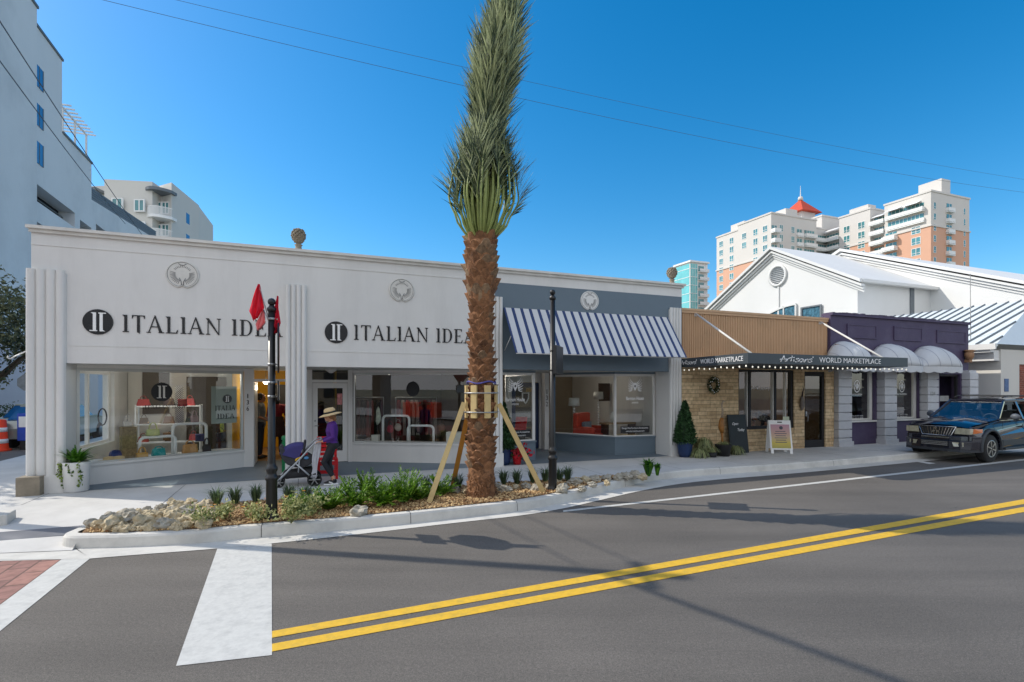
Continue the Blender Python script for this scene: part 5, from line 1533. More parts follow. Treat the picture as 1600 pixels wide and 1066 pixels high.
# sloping parapet of the ramp
v_a, v_b = vL(143), 78
za_, zb_ = zuv(uL, v_a, 312), zuv(uL, vL(240), 370)
m.prism([(v_a, 19.4), (76, 19.4), (76, zb_), (v_a, za_)], -16.2, -15.001, 'X')
m.box(-30, -17.5, vL(143), 76, 0, 19.4)
m.build('wall', M['tower_grey'], lt)
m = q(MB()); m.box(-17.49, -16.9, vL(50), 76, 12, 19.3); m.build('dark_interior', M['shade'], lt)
m = q(MB())
for h in op:
    for k in range(4):
        z = h[2] + .12 + k * .22; m.box(-15.9, -15.85, h[0], h[1], z, z + .08)
m.build('deck_rail', M['louvre'], lt)
m = q(MB())
for k in range(5):
    dz = .1 + k * .24
    m.add([(-15.3, v_a, za_ + dz), (-15.1, v_a, za_ + dz), (-15.1, 76, zb_ + dz), (-15.3, 76, zb_ + dz), (-15.3, v_a, za_ + dz + .17), (-15.1, v_a, za_ + dz + .17), (-15.1, 76, zb_ + dz + .17), (-15.3, 76, zb_ + dz + .17)], [(0, 3, 2, 1), (4, 5, 6, 7), (0, 1, 5, 4), (1, 2, 6, 5), (2, 3, 7, 6), (3, 0, 4, 7)])
m.build('ramp_louvre', M['louvre'], lt)
m = q(MB()); m.box(-30.2, -14.6, 20, vL(50) + .1, 31.2, 31.4); m.box(-30.2, -14.9, vL(50) + .1, vL(97) + .1, 30.2, 30.4); m.box(-30.2, -14.9, vL(97) + .1, vL(143) + .1, 24, 24.2); m.build('parapet_cap', M['louvre'], lt)
for zz in ((25.6, 27.25), (22.55, 24.25), (19.6, 21.3)):
    m = q(MB()); m.m = 1; m.box(-15.0, -14.95, 39.5, 40.7, zz[0], zz[1]); m.m = 0; m.box(-15, -14.93, 39.4, 39.5, zz[0], zz[1]); m.box(-15, -14.93, 40.7, 40.8, zz[0], zz[1]); m.box(-15, -14.93, 40.07, 40.13, zz[0], zz[1])
    m.build('window', [M['louvre'], M['blueglass']], lt)
# white pergola on the terrace
m = q(MB())
v0p, v1p = vL(99) + .2, vL(140)
for i in range(9): v = v0p + (v1p - v0p) * i / 8; m.box(-17.6, -14.5, v - .05, v + .05, 26.6, 26.72)
for x in (-17.6, -15.2): m.box(x - .05, x + .05, v0p, v1p, 26.45, 26.59)
for v in (v0p + .2, (v0p + v1p) / 2, v1p - .2):
    for x in (-17.6, -15.2): m.box(x - .07, x + .07, v - .07, v + .07, 24, 26.45)
m.build('pergola', M['rail'], lt)
# condominium further back
cd = thing('condominium', 'pale condominium block with curved balconies rising behind the white shop roof', 'building', (-55.1, 85, 0), 0)
def Q(px, Y): return ((px - 800) / F_PX * Y, Y)
P0 = [Q(145, 84), Q(163, 83.5), Q(163, 81.5), Q(238, 82.5), Q(238, 85.0), Q(268, 85), Q(311, 94.6), Q(333, 105.7), (-90, 125), (-100, 90)]
def zc(Y, py): return CAM_H + (HORIZON - py) * Y / F_PX
def q(mb): mb.T = Matrix.Translation((55.1, -85, 0)); return mb
m = q(MB())
m.prism([Q(163, 81.5), Q(238, 82.5), (-58, 95), (-68, 95)], 0, zc(82, 282))
m.prism([Q(136, 84.4), Q(163, 84.1), (-68, 96), (-74, 96)], 0, zc(84, 290))
m.prism([Q(238, 84.6), Q(268, 85.2), (-58, 96), (-62, 96)], 0, zc(85, 296))
m.prism([Q(268, 84.0), Q(311, 94.6), (-62, 97), (-58.5, 86)], 0, zc(84.5, 287))
m.prism([Q(311, 94.6), Q(333, 105.7), (-75, 108), (-72, 97)], 0, zc(100, 338))
m.build('wall', M['condo'], cd, fixn=True)
def cwin(px0, px1, Y, y0, y1):
    m = q(MB()); (xa_, _), (xb_, _) = Q(px0, Y), Q(px1, Y); za2, zb2 = zc(Y, y1), zc(Y, y0)
    m.m = 1; m.box(xa_, xb_, Y, Y + .2, za2, zb2); m.m = 0
    f = .18
    m.box(xa_ - f, xb_ + f, Y - .05, Y + .2, za2 - f, za2); m.box(xa_ - f, xb_ + f, Y - .05, Y + .2, zb2, zb2 + f); m.box(xa_ - f, xa_, Y - .05, Y + .2, za2, zb2); m.box(xb_, xb_ + f, Y - .05, Y + .2, za2, zb2)
    m.box((xa_ + xb_) / 2 - .08, (xa_ + xb_) / 2 + .08, Y - .04, Y, za2, zb2)
    m.build('window', [M['rail'], M['teal']], cd)
for (a, b, c, d, Y) in ((176, 190, 311, 327, 81.5), (211, 224, 313, 329, 82.0), (214, 225, 348, 356, 82.0), (243, 251, 317, 333, 84.5), (254, 263, 317, 333, 84.6), (243, 251, 352, 368, 84.5), (254, 263, 352, 368, 84.6)): cwin(a, b, Y - .2, c, d)
for i, (ya, yb) in enumerate(((323, 341), (359, 376), (395, 412))):
    m = q(MB()); n = 14
    zf = zc(83, yb - 4)
    x0_, x1_ = Q(221, 82)[0], Q(271, 84)[0]
    arcp = []
    for k in range(n + 1):
        t = k / n; arcp.append((x0_ + (x1_ - x0_) * t, 84.4 - 2.6 * sin(pi * (.12 + .8 * t)) ** .6 + .4 * t))
    m.prism(arcp + [(x1_, 84.9), (x0_, 84.9)], zf - .45, zf)
    for k in range(n): m.bar((arcp[k][0], arcp[k][1] + .05, zf + 1.25), (arcp[k + 1][0], arcp[k + 1][1] + .05, zf + 1.25), .1)
    for k in range(0, 4 * n):
        t = k / (4 * n); j = int(t * n); f_ = t * n - j; xx = arcp[j][0] + (arcp[j + 1][0] - arcp[j][0]) * f_; yy = arcp[j][1] + (arcp[j + 1][1] - arcp[j][1]) * f_ + .05
        m.bar((xx, yy, zf), (xx, yy, zf + 1.25), .04)
    m.build('balcony', M['rail'], cd)
m = q(MB()); 
arcp = [(x0_ + (x1_ - x0_) * k / n, 84.4 - 2.9 * sin(pi * (.12 + .8 * k / n)) ** .6 + .4 * k / n) for k in range(n + 1)]
m.prism(arcp + [(x1_, 84.9), (x0_, 84.9)], zc(83, 300), zc(83, 295.5)); m.build('eave', M['louvre'], cd); m = q(MB()); m.box(Q(139, 84)[0], Q(165, 84)[0], 82, 84.3, zc(83, 300), zc(83, 296)); m.build('eave', M['louvre'], cd)
for (px, y0, y1) in ((293, 334, 350), (293, 367, 376)):
    Y = 90; x = (px - 800) / F_PX * Y
    m = q(MB()); d_ = (Vector(Q(311, 94.6)) - Vector(Q(268, 84.0))).normalized(); c_ = Vector(Q(px, 84.0 + (94.6 - 84.0) * .565)); za2, zb2 = zc(c_.y, y1), zc(c_.y, y0)
    nn = Vector((d_.y, -d_.x)) * .06; a_ = c_ - d_ * .7 + nn; b2 = c_ + d_ * .7 + nn
    m.add([(a_.x, a_.y, za2), (b2.x, b2.y, za2), (b2.x, b2.y, zb2), (a_.x, a_.y, zb2)], [(0, 1, 2, 3)]); m.build('window', M['blueglass'], cd)
# ------------------------------------------------------------------ palm tree
PB = G(752, 774, .17)
palm = thing('palm_tree', 'tall date palm with its fronds tied upright above a shaggy brown trunk', 'palm tree', (PB.x, PB.y, .15), 0)
r = random.Random(11)
m = MB()
prof = [(.29, 0), (.27, .1), (.25, .3), (.235, .6), (.215, 1.2), (.205, 2.4), (.20, 3.2), (.20, 3.42), (.25, 3.6), (.285, 3.9), (.28, 4.3), (.25, 4.58), (.15, 4.68), (0, 4.72)]
prof = [(a_ * .93, b_) for a_, b_ in prof]
m.lathe(prof, (0, 0, -.05), 28)
def trad(z):
    for i in range(len(prof) - 1):
        if prof[i][1] <= z <= prof[i + 1][1]:
            t = (z - prof[i][1]) / (prof[i + 1][1] - prof[i][1]); return prof[i][0] * (1 - t) + prof[i + 1][0] * t
    return .1
# old leaf bases laid in a spiral of diamond shaped, outward curling scales
z = .12; k = 0
rowh = .112
while z < 4.55:
    n = 7 if z < 3.45 else 8
    low = z < .5
    for i in range(n):
        a = 2 * pi * (i + .5 * (k % 2)) / n + r.uniform(-.08, .08)
        rr = trad(z) - .012
        top = z > 3.4
        wv = 2 * pi * rr / n * (1.22 if not low else .8)
        h_ = (.20 if not top else .25) * r.uniform(.8, 1.25)
        out = (.085 if not top else .08) * r.uniform(.5, 1.5) if not low else .03 * r.uniform(.3, 1.4)
        ca, sa = cos(a), sin(a); tx, ty = -sa, ca
        def P(s_, o_, zz): return (ca * (rr + o_) + tx * s_, sa * (rr + o_) + ty * s_, zz - .05)
        zj = z + r.uniform(-.02, .02)
        b0 = P(-wv * .5, -.012, zj); b1 = P(0, .006, zj - h_ * .28); b2 = P(wv * .5, -.012, zj)
        t0 = P(-wv * .20, out * .7, zj + h_ * .38); t1 = P(0, out, zj + h_ * .46); t2 = P(wv * .20, out * .7, zj + h_ * .38)
        u0_ = P(-wv * .18, out * .1, zj + h_ * .5); u2_ = P(wv * .18, out * .1, zj + h_ * .5)
        m.m = 1 if (r.random() < (.30 if top else .10)) else 0
        m.add([b0, b1, b2, t0, t1, t2, u0_, u2_], [(0, 1, 4, 3), (1, 2, 5, 4), (3, 4, 5, 7, 6), (0, 3, 6), (2, 7, 5)], False)
    z += rowh if z < 3.4 else rowh * 1.15
    k += 1
m.m = 0
trunk = m.build('trunk', [M['boot'], M['boot_end']], palm)
# fibre at the foot
m = MB()
for i in range(520):
    a = r.uniform(0, 2 * pi); z0 = r.uniform(0.0, .42); rr = trad(z0) + .005
    p = Vector((cos(a) * rr, sin(a) * rr, z0)); d = Vector((cos(a) * r.uniform(.2, .8), sin(a) * r.uniform(.2, .8), r.uniform(-1, .4)))
    q_ = p + d * r.uniform(.04, .09); s_ = Vector((-sin(a), cos(a), 0)) * .012
    m.quad(p - s_, p + s_, q_ + s_ * .3, q_ - s_ * .3)
m.build('trunk_fibre', M['boot'], palm)
# fronds tied up: the axis leans a little right
def axis(z):  # centre line of the bundle (local)
    t = max(0, (z - 4.5)) / 4.2
    return Vector((.10 * t + .30 * t * t, .05 * t, 0))
def envelope(z):
    """bundle half width with height (local z)"""
    pts = [(4.35, .20), (4.8, .50), (5.2, .63), (5.6, .58), (6.0, .42), (6.35, .25), (6.7, .28), (7.3, .38), (8.0, .40), (8.8, .33), (9.8, .2)]
    for i in range(len(pts) - 1):
        if pts[i][0] <= z <= pts[i + 1][0]:
            t = (z - pts[i][0]) / (pts[i + 1][0] - pts[i][0]); t = t * t * (3 - 2 * t); return pts[i][1] * (1 - t) + pts[i + 1][1] * t
    return .16
NF = 70
for f_i in range(NF):
    a = f_i * 2.39996 + r.uniform(-.1, .1)
    q_ = (f_i + .5) / NF          # 0 outer .. 1 inner
    fr = 1.0 - .85 * q_           # share of envelope radius
    if q_ > .15: fr *= r.uniform(.8, 1.1)
    zt = r.uniform(7.2, 8.6) + 1.0 * q_ if f_i % 3 else r.uniform(6.1, 7.2)
    z0 = 4.30 + .30 * q_
    pts = []
    n = 26
    tw_ = r.uniform(-.25, .25)
    for i in range(n + 1):
        t = i / n; zz = z0 + (zt - z0) * t
        e = envelope(max(4.35, zz)) * fr
        if t < .08: e = max(e, .17 * (1 - q_ * .7))
        if zz < 5.0: e = e * (.75 + .25 * (zz - z0) / (5.0 - z0)) if fr > .6 else e
        aa = a + tw_ * t
        c = axis(zz)
        pts.append(Vector((c.x + cos(aa) * e, c.y + sin(aa) * e * .95, zz)))
    m = MB(); m.m = 0
    wr = [.026 * (1 - .75 * i / n) * (1.25 - .3 * q_) + .003 for i in range(n + 1)]
    m.tube(pts, wr, 6, sq=.6)
    # leaflets
    m.m = 1
    L_ = zt - z0
    nl = 84; lk_ = r.choice((.8, .9, 1, 1, 1.15, 1.3))
    st = .25 + .09 * r.random()
    for j in range(nl):
        t = st + (1 - st) * (j + r.random()) / nl
        x_ = t * n; i = min(n - 1, int(x_)); ff = x_ - i
        p = pts[i].lerp(pts[i + 1], ff); ax_ = (pts[i + 1] - pts[i]).normalized()
        cz = axis(p.z); rad_ = Vector((p.x - cz.x, p.y - cz.y, 0)); rad_ = rad_.normalized() if rad_.length > .02 else Vector((cos(a), sin(a), 0))
        tang = ax_.cross(rad_).normalized()
        for sd in (-1, 1):
            ln = lk_ * r.uniform(.34, .60) * (1 - .35 * abs(t - .6)) * (.65 if t < st + .1 else 1)
            spread = r.uniform(.2, .72) if p.z < 6.0 else r.uniform(.1, .6)
            outw = r.uniform(-.05, .5) * (1.3 if p.z < 6.1 else 1.0)
            d = (ax_ + tang * sd * spread + rad_ * outw).normalized()
            droop = r.uniform(0, .12)
            w_ = .0105 * r.uniform(.75, 1.3)
            nrm = d.cross(rad_).normalized()
            if nrm.length < .1: nrm = tang
            m1 = p + d * ln * .5; tp = p + d * ln + rad_ * droop * ln - Vector((0, 0, droop * ln * .5))
            m.add([p - nrm * w_ * .4, p + nrm * w_ * .4, m1 + nrm * w_, m1 - nrm * w_, tp], [(0, 1, 2, 3), (3, 2, 4)], False)
    m.build('frond', [M['palm_stalk'], M['palm_leaf']], palm)
m = MB()   # tie string round the fronds and at the top of the trunk
for zz, rr in ((1.99, .25),):
    P_ = [(0 + rr * cos(2 * pi * i / 24), rr * sin(2 * pi * i / 24), zz + .02 * sin(i)) for i in range(25)]
    m.tube(P_, .014, 5)
m.build('tie', mat('blue_tie', rgb(80, 78, 150), .6), palm)
# timber brace round the trunk
br = thing('tree_brace', 'timber brace of upright battens strapped round the palm trunk with three sloping props', 'tree brace', (PB.x, PB.y, .15), 0)
z0, z1 = 1.38, 1.94
bat = []
for i in range(7):
    a = radians(-166 + i * 360 / 7)
    rr = .265
    ca, sa = cos(a), sin(a)
    m = MB(); T = Matrix.Translation((ca * rr, sa * rr, 0)) @ Matrix.Rotation(a + pi / 2, 4, 'Z'); m.T = T
    m.bevbox(-.055, .055, -.02, .02, z0, z1, .004)
    m.build('batten', M['pine'], br)
for zz in (z0 + .1, z1 - .13):
    m = MB(); m.tube([(.292 * cos(2 * pi * i / 30), .292 * sin(2 * pi * i / 30), zz) for i in range(31)], .011, 6); m.build('strap', M['galv'], br)
feet = [(G(669, 786, .17), (-.29, -.10, 1.64), 'pine'), (G(706, 762, .17), (-.24, .14, 1.45), 'pine_dark'), (G(851, 770, .17), (.31, -.05, 1.62), 'pine')]
for ft, tp, mt in feet:
    m = MB(); p0 = Vector((ft.x - PB.x, ft.y - PB.y, -.02)); m.bar(p0, tp, .085, .045, up=(0, 1, 0)); m.build('prop', M[mt], br)
# ------------------------------------------------------------------ street posts
POST_GROUP = None
def post(name, label, base, H, foot=.55):
    t = thing(name, label, 'sign post', base, 0)
    m = MB()
    m.lathe([(.10, 0), (.10, .03), (.085, .06), (.078, .1), (.075, foot), (.09, foot + .02), (.09, foot + .06), (.07, foot + .08), (.066, foot + .12), (.082, foot + .15), (.082, foot + .19), (.058, foot + .22), (.052, foot + .26), (.047, H - .1)], (0, 0, 0), 18)
    m.build('pole', M['black'], t)
    m = MB(); m.lathe([(.05, -.02), (.062, 0), (.062, .03), (.04, .05), (.035, .07)], (0, 0, H - .12), 14); m.ball((0, 0, H + .0), .055, 2); m.build('ball_finial', M['black'], t)
    return t
b1 = G(424.5, 811, .17)
H1 = 3.28 - .17
s1 = post('stop_sign_post', 'black post with edge-on stop sign and two red flags standing in the planter', (b1.x, b1.y, .17), H1)
# stop sign, seen edge-on; faces along +X (towards traffic from the right)
sgx = .055; ang_s = radians(-2)
view = Vector((b1.x, b1.y, 0)).normalized()       # sight line: plate plane contains it
pl = Matrix.Rotation(atan2(view.y, view.x), 4, 'Z')
off = Vector((view.y, -view.x, 0)) * .085          # plate hangs on the right of the post
def plate(poly, thick, mats, name, parent, dz=0):
    m = MB(); m.T = Matrix.Translation(off) @ pl
    m.m = 0; m.prism(poly, -thick / 2, thick / 2, 'Y'); return m.build(name, mats, parent)
oc = [(.38 * cos(pi / 8 + k * pi / 4), 2.62 - .17 + .38 * sin(pi / 8 + k * pi / 4)) for k in range(8)]
sg = plate(oc, .02, M['black'], 'stop_sign', s1)
m = MB(); m.T = Matrix.Translation(off) @ pl; m.prism([(.97 * (x), 2.45 + .97 * (z - 2.45)) for x, z in oc], -.014, -.011, 'Y'); 
m.build('sign_face', mat('sign_red', rgb(180, 20, 30), .4, var=.03), sg)
m = MB(); m.T = Matrix.Translation(off) @ pl @ Matrix.Identity(4); addtext(m, 'STOP', 0, 2.35, -.0145, .22, .6, .001, align='CENTER'); m.build('sign_lettering', M['decal'], sg)
sg2 = plate([(-.23, 1.70), (.23, 1.70), (.23, 1.98), (-.23, 1.98)], .02, M['black'], 'supplementary_plate', s1)
m = MB(); m.T = Matrix.Translation(off) @ pl; m.prism([(-.22, 1.71), (.22, 1.71), (.22, 1.97), (-.22, 1.97)], -.014, -.011, 'Y'); m.build('plate_face', M['white'], sg2)
m = MB()
for zz in (1.74, 1.94, 2.2, 2.85): m.lathe([(.055, 0), (.055, .03)], (0, 0, zz), 12); m.bar((0, 0, zz + .015), tuple(off + Vector((0, 0, zz + .015))), .02, .02); m.lathe([(.012, -.07), (.012, -.05)], (-.0, 0, zz + .015), 8, axis='Y')
m.build('clamp', M['galv'], s1)
def flag(p0, p1, drop, seed, w_, m_=None, parent=s1):
    """stick from clamp to p0 with a limp cloth hanging"""
    rr = random.Random(seed); m = MB()
    n, k = 18, 16
    p0 = Vector(p0); p1 = Vector(p1)
    vs = []
    for i in range(n + 1):
        t = i / n
        for j in range(k + 1):
            s_ = j / k - .5
            wid = w_ * (0.10 + .95 * min(1, t * 1.35)) * (1 if t < .72 else 1 - (t - .72) * 2.6)
            fold = .03 * sin(s_ * 15 + seed + t * 2) * (t + .2) + .012 * sin(s_ * 31 + t * 6)
            x = s_ * wid + (-.04 * t)
            dz = -drop * t + (.05 * s_ * t)
            vs.append(tuple(p0 + Vector((x, fold - .02 * t, dz))))
    fs = [(i * (k + 1) + j, i * (k + 1) + j + 1, (i + 1) * (k + 1) + j + 1, (i + 1) * (k + 1) + j) for i in range(n) for j in range(k)]
    m.add(vs, fs, True); o = m.build('flag', m_ or M['flag'], parent)
    sd = o.modifiers.new('thick', 'SOLIDIFY'); sd.thickness = .003
    m = MB(); m.tube([tuple(p1), tuple(p0 + Vector((0, 0, .0)))], .008, 6); m.build('flag_stick', M['galv'], parent)
flag((-.175, -.02, 3.36), (-.02, -.01, 2.80), .50, 1, .23)
flag((-.12, .0, 3.0), (-.02, -.01, 2.80), .28, 2, .15, M['flag2'])
flag((.075, .03, 3.2), (.05, .03, 2.80), .56, 4, .13)
b2 = G(863.5, 766, .17)
H2 = CAM_H + (606 - 457) * b2.y / 820 - .17
s2 = post('street_sign_post', 'slim black ball-topped post with an edge-on sign box before the blue door', (b2.x, b2.y, .17), H2)
m = MB(); z0_, z1_ = CAM_H + (606 - 585) * b2.y / 820 - .17, CAM_H + (606 - 541) * b2.y / 820 - .17
view = Vector((b2.x, b2.y, 0)).normalized(); m.T = Matrix.Translation((.105, .0, 0)) @ Matrix.Rotation(radians(72), 4, 'Z')
m.bevbox(-.28, .28, -.032, .032, z0_, z1_, .008); m.build('sign_box', M['black'], s2)
m = MB()
for zz in (z0_ + .06, z1_ - .1): m.lathe([(.054, 0), (.054, .03)], (0, 0, zz), 12); m.bar((0, 0, zz + .015), (.09, 0, zz + .015), .02, .02)
m.build('clamp', M['black'], s2)
# ------------------------------------------------------------------ planter: gravel, stones, plants
inner = [Vector(p) for p in []]
bed = [tuple((kin[i].x, kin[i].y)) for i in range(len(kin)) if kin[i].x < 2.35]
backe = [(3.15, 11.62), (2.2, 11.25), (1.12, 10.86), (-.17, 10.42), (-2.0, 9.66), (-3.6, 8.98), (-4.85, 8.47), (-5.5, 8.08), (-5.78, 7.6), (-5.78, 7.15)]
bedpoly = bed + backe
def inpoly(x, y, P):
    c_ = False; j = len(P) - 1
    for i in range(len(P)):
        if (P[i][1] > y) != (P[j][1] > y) and x < (P[j][0] - P[i][0]) * (y - P[i][1]) / (P[j][1] - P[i][1]) + P[i][0]: c_ = not c_
        j = i
    return c_
def bedz(x, y):
    return .165 + .03 * (mnoise.noise(Vector((x * .9, y * .9, 3))) + .6)
m = MB(); m.add([(x, y, .164) for x, y in bedpoly], [tuple(range(len(bedpoly)))])
tag(m.build('planting_bed', M['soil'], fixn=True), kind='structure')
r = random.Random(5)
gv = []; gf = []
import itertools
cnt = 0
base_t = [Vector(v) for v in ((1, 0, -.4), (-.5, .87, -.4), (-.5, -.87, -.4), (.25, .4, .7), (-.45, 0, .6), (.3, -.45, .65))]
base_f = [(0, 1, 3), (1, 4, 3), (1, 2, 4), (2, 5, 4), (2, 0, 5), (0, 3, 5), (3, 4, 5)]
while cnt < 12500:
    x = r.uniform(-5.6, 3.2); y = r.uniform(6.75, 11.6)
    if not inpoly(x, y, bedpoly): continue
    if r.random() < .35 and y > 9.6: continue
    s_ = r.uniform(.013, .03); a = r.uniform(0, 6.28); ca, sa = cos(a), sin(a)
    zz = .168 + r.uniform(0, .02)
    o = len(gv)
    for b in base_t:
        bx, by, bz2 = b.x * s_ * r.uniform(.7, 1.3), b.y * s_ * r.uniform(.6, 1.1), b.z * s_ * .7
        gv.append((x + bx * ca - by * sa, y + bx * sa + by * ca, zz + bz2))
    gf.extend([tuple(o + i for i in f) for f in base_f]); cnt += 1
m = MB(); m.add(gv, gf); tag(m.build('gravel', M['gravel']), 'tan pea gravel filling the planter bed around the palm', 'gravel', kind='stuff')
# boulders
def boulder(x, y, s_, z, seed, label, sc=(1, 1, .72), mt='rock', group='limestone rocks edging the planter'):
    rr = random.Random(seed)
    m = MB(); bm = bmesh.new(); bmesh.ops.create_icosphere(bm, subdivisions=3, radius=1)
    sd = Vector((seed * 1.37, seed * 2.11, seed * .7))
    for v in bm.verts:
        c = v.co.copy(); k_ = 1 + .45 * mnoise.noise(c * 1.1 + sd) + .34 * mnoise.noise(c * 2.6 + sd) - .34 * abs(mnoise.noise(c * 4.5 + sd)) + .16 * mnoise.noise(c * 8 + sd)
        vo = mnoise.voronoi(c * 1.6 + sd)[0][0] * .5 - .15
        v.co = Vector((c.x * sc[0], c.y * sc[1], c.z * sc[2])) * (k_ + vo * .5)
    R = Matrix.Rotation(rr.uniform(0, 6.28), 4, 'Z')
    for v in bm.verts: v.co = (R @ v.co) * s_
    m.addbm(bm, False)
    o = m.build('rock', M[mt], loc=(x, y, z)); tag(o, label, 'rock', group)
rocks = []
tries = 0
while len(rocks) < 74 and tries < 6000:
    tries += 1
    px = r.uniform(140, 330); x_ = r.uniform(0, 1)
    p = G(px, r.uniform(788, 838), .17)
    if not inpoly(p.x, p.y, bedpoly) or p.x > -3.75: continue
    s_ = r.uniform(.085, .135) if len(rocks) < 24 else r.uniform(.045, .085)
    if any((p - q_[0]).length < (s_ + q_[1]) * .72 for q_ in rocks): continue
    rocks.append((p, s_))
def ordn(k): return '%d%s' % (k, 'th' if 10 <= k % 100 <= 20 else {1: 'st', 2: 'nd', 3: 'rd'}.get(k % 10, 'th'))
rocks.sort(key=lambda q_: q_[0].x / q_[0].y)
for i, (p, s_) in enumerate(rocks):
    g_ = i % 3 == 0
    boulder(p.x, p.y, s_, .17 + s_ * .42, i + 3, '%s %s rock, %s from the left in the heap at the planter tip' % ('large' if s_ > .1 else 'small', 'grey' if g_ else 'cream', ordn(i + 1)), mt='rock2' if g_ else 'rock', sc=(1.05, .9, .8), group='rocks heaped at the left end of the planter')
edge = sorted([(735, 772, .13), (712, 770, .10), (775, 763, .1), (790, 768, .12), (806, 764, .07), (822, 763, .1), (838, 766, .11), (858, 764, .08), (878, 768, .13), (898, 757, .12), (912, 753, .11), (930, 752, .12), (948, 750, .12), (965, 749, .1), (978, 747, .12), (992, 746, .13), (910, 765, .08), (925, 759, .08), (949, 757, .07), (870, 753, .08), (1004, 748, .1), (758, 766, .09)])
for i, (px, py, s_) in enumerate(edge):
    p = G(px, py, .17)
    boulder(p.x, p.y, s_, .17 + s_ * .35, 90 + i, '%s rock, %s from the left in the line along the planter back edge' % ('cream' if i % 4 == 1 else 'grey', ordn(i + 1)), sc=(1.1, .85, .7), mt='rock' if i % 4 == 1 else 'rock2', group='rocks along the back edge of the planter')
p = G(560, 803, .17); boulder(p.x, p.y, .13, .2, 301, 'low brown rock among the bright green shrubs', mt='rock2', group=None)
# plants
def feathery(px, py, rad, ht, n, seed, label, group, z=.17, name='coontie_shrub'):
    """rosette of arching pinnate leaves"""
    rr = random.Random(seed); p = G(px, py, z)
    m = MB()
    for i in range(n):
        a = rr.uniform(0, 2 * pi); el = rr.uniform(.35, 1.35); L = rr.uniform(.7, 1.1)
        pts = []; q_ = 7
        lean = rad * L * (1.25 - el * .6)
        for k_ in range(q_ + 1):
            t = k_ / q_
            pts.append(Vector((cos(a) * lean * t, sin(a) * lean * t, ht * L * (sin(min(1.5, el + .3)) * t - .38 * (1.5 - el) * t * t))) + Vector((cos(a) * .03, sin(a) * .03, 0)))
        m.tube(pts, [.004] * len(pts), 3)
        for k_ in range(1, q_ * 2 + 1):
            t = k_ / (q_ * 2); x_ = t * q_; i0 = min(q_ - 1, int(x_)); pp_ = pts[i0].lerp(pts[i0 + 1], x_ - i0)
            d0 = (pts[i0 + 1] - pts[i0]).normalized(); sdv = d0.cross(Vector((0, 0, 1))); sdv = sdv.normalized() if sdv.length > .05 else Vector((-sin(a), cos(a), 0))
            for sd in (-1, 1):
                d = (d0 * .75 + sdv * sd * rr.uniform(.5, 1) + Vector((0, 0, rr.uniform(-.1, .35)))).normalized(); ln = rr.uniform(.07, .115) * (1.15 - .6 * t)
                wv = d.cross(Vector((rr.gauss(0, .4), rr.gauss(0, .4), 1))).normalized() * .011
                m.add([pp_, pp_ + d * ln * .5 + wv, pp_ + d * ln, pp_ + d * ln * .5 - wv], [(0, 1, 2, 3)], False)
    o = m.build(name, M['coontie'], loc=(p.x, p.y, z)); return tag(o, label, 'shrub', group)
SH = 'bright green feathery shrubs in the planter'
fe = [(478, 800, .34, .38, 34, 'feathery bright green shrub just right of the flagged post'), (515, 797, .34, .40, 36, 'feathery bright green shrub below the stroller wheels'), (556, 792, .34, .42, 36, 'feathery bright green shrub in front of the walking woman'),
      (598, 790, .36, .46, 42, 'large feathery bright green shrub in the middle of the planter'), (632, 786, .36, .50, 42, 'tallest feathery bright green shrub in the planter'), (655, 781, .33, .38, 36, 'feathery bright green shrub just left of the timber prop'), (575, 772, .30, .40, 28, 'feathery bright green shrub behind the brown rock'), (690, 774, .30, .32, 26, 'feathery green shrub between the two left timber props')]
for i, (px, py, a, h_, n, l_) in enumerate(fe): feathery(px, py, a * 1.0, h_ * (.9 + .35 * ((i * 7) % 5) / 4), int(n * 1.15), 20 + i, l_, SH)
def bushy(px, py, rad, ht, n, seed, label, group, mt='varieg', size=.05, flowers=0, z=.17, name='variegated_shrub'):
    rr = random.Random(seed); p = G(px, py, z); m = MB(); pts = []
    stems = [(rr.uniform(0, 2 * pi), rr.uniform(.2, 1)) for _ in range(14)]
    for a, q_ in stems:
        e = Vector((cos(a) * rad * q_, sin(a) * rad * q_, ht * rr.uniform(.6, 1.1) * (1.15 - .4 * q_)))
        m.tube([(0, 0, 0), tuple(e * .5 + Vector((0, 0, .03))), tuple(e)], .004, 3)
        for k_ in range(n // 14):
            t = rr.uniform(.25, 1.05); pts.append(e * t + Vector((rr.gauss(0, .035), rr.gauss(0, .035), rr.gauss(0, .03) + .02)))
    leaves(m, pts, size, rr, .5, .3)
    o = m.build(name, M[mt], loc=(p.x, p.y, z)); tag(o, label, 'shrub', group)
    if flowers:
        f_ = MB()
        for i in range(flowers):
            c_ = Vector((rr.uniform(-1, 1) * rad, rr.uniform(-1, 1) * rad, ht * rr.uniform(.85, 1.15)))
            for k_ in range(7): a = 2 * pi * k_ / 7; f_.add([c_, c_ + Vector((cos(a + .3) * .018, sin(a + .3) * .018, .005)), c_ + Vector((cos(a) * .03, sin(a) * .03, .0)), c_ + Vector((cos(a - .3) * .018, sin(a - .3) * .018, .005))], [(0, 1, 2, 3)])
        f_.build('flowers', mat('orange_petal', rgb(230, 160, 30), .6, var=.2), o)
VG = 'pale variegated shrubs in the planter'
bushy(322, 822, .26, .26, 420, 41, 'pale variegated shrub beside the rock heap', VG, flowers=3)
bushy(352, 812, .24, .22, 300, 42, 'low pale variegated shrub right of the rock heap', VG)
bushy(405, 815, .24, .24, 380, 43, 'pale variegated shrub just left of the flagged post', VG, flowers=3)
bushy(455, 818, .30, .36, 560, 44, 'taller variegated shrub just right of the flagged post', VG, flowers=4)
bushy(486, 808, .26, .30, 320, 45, 'variegated shrub below the front stroller wheel', VG)
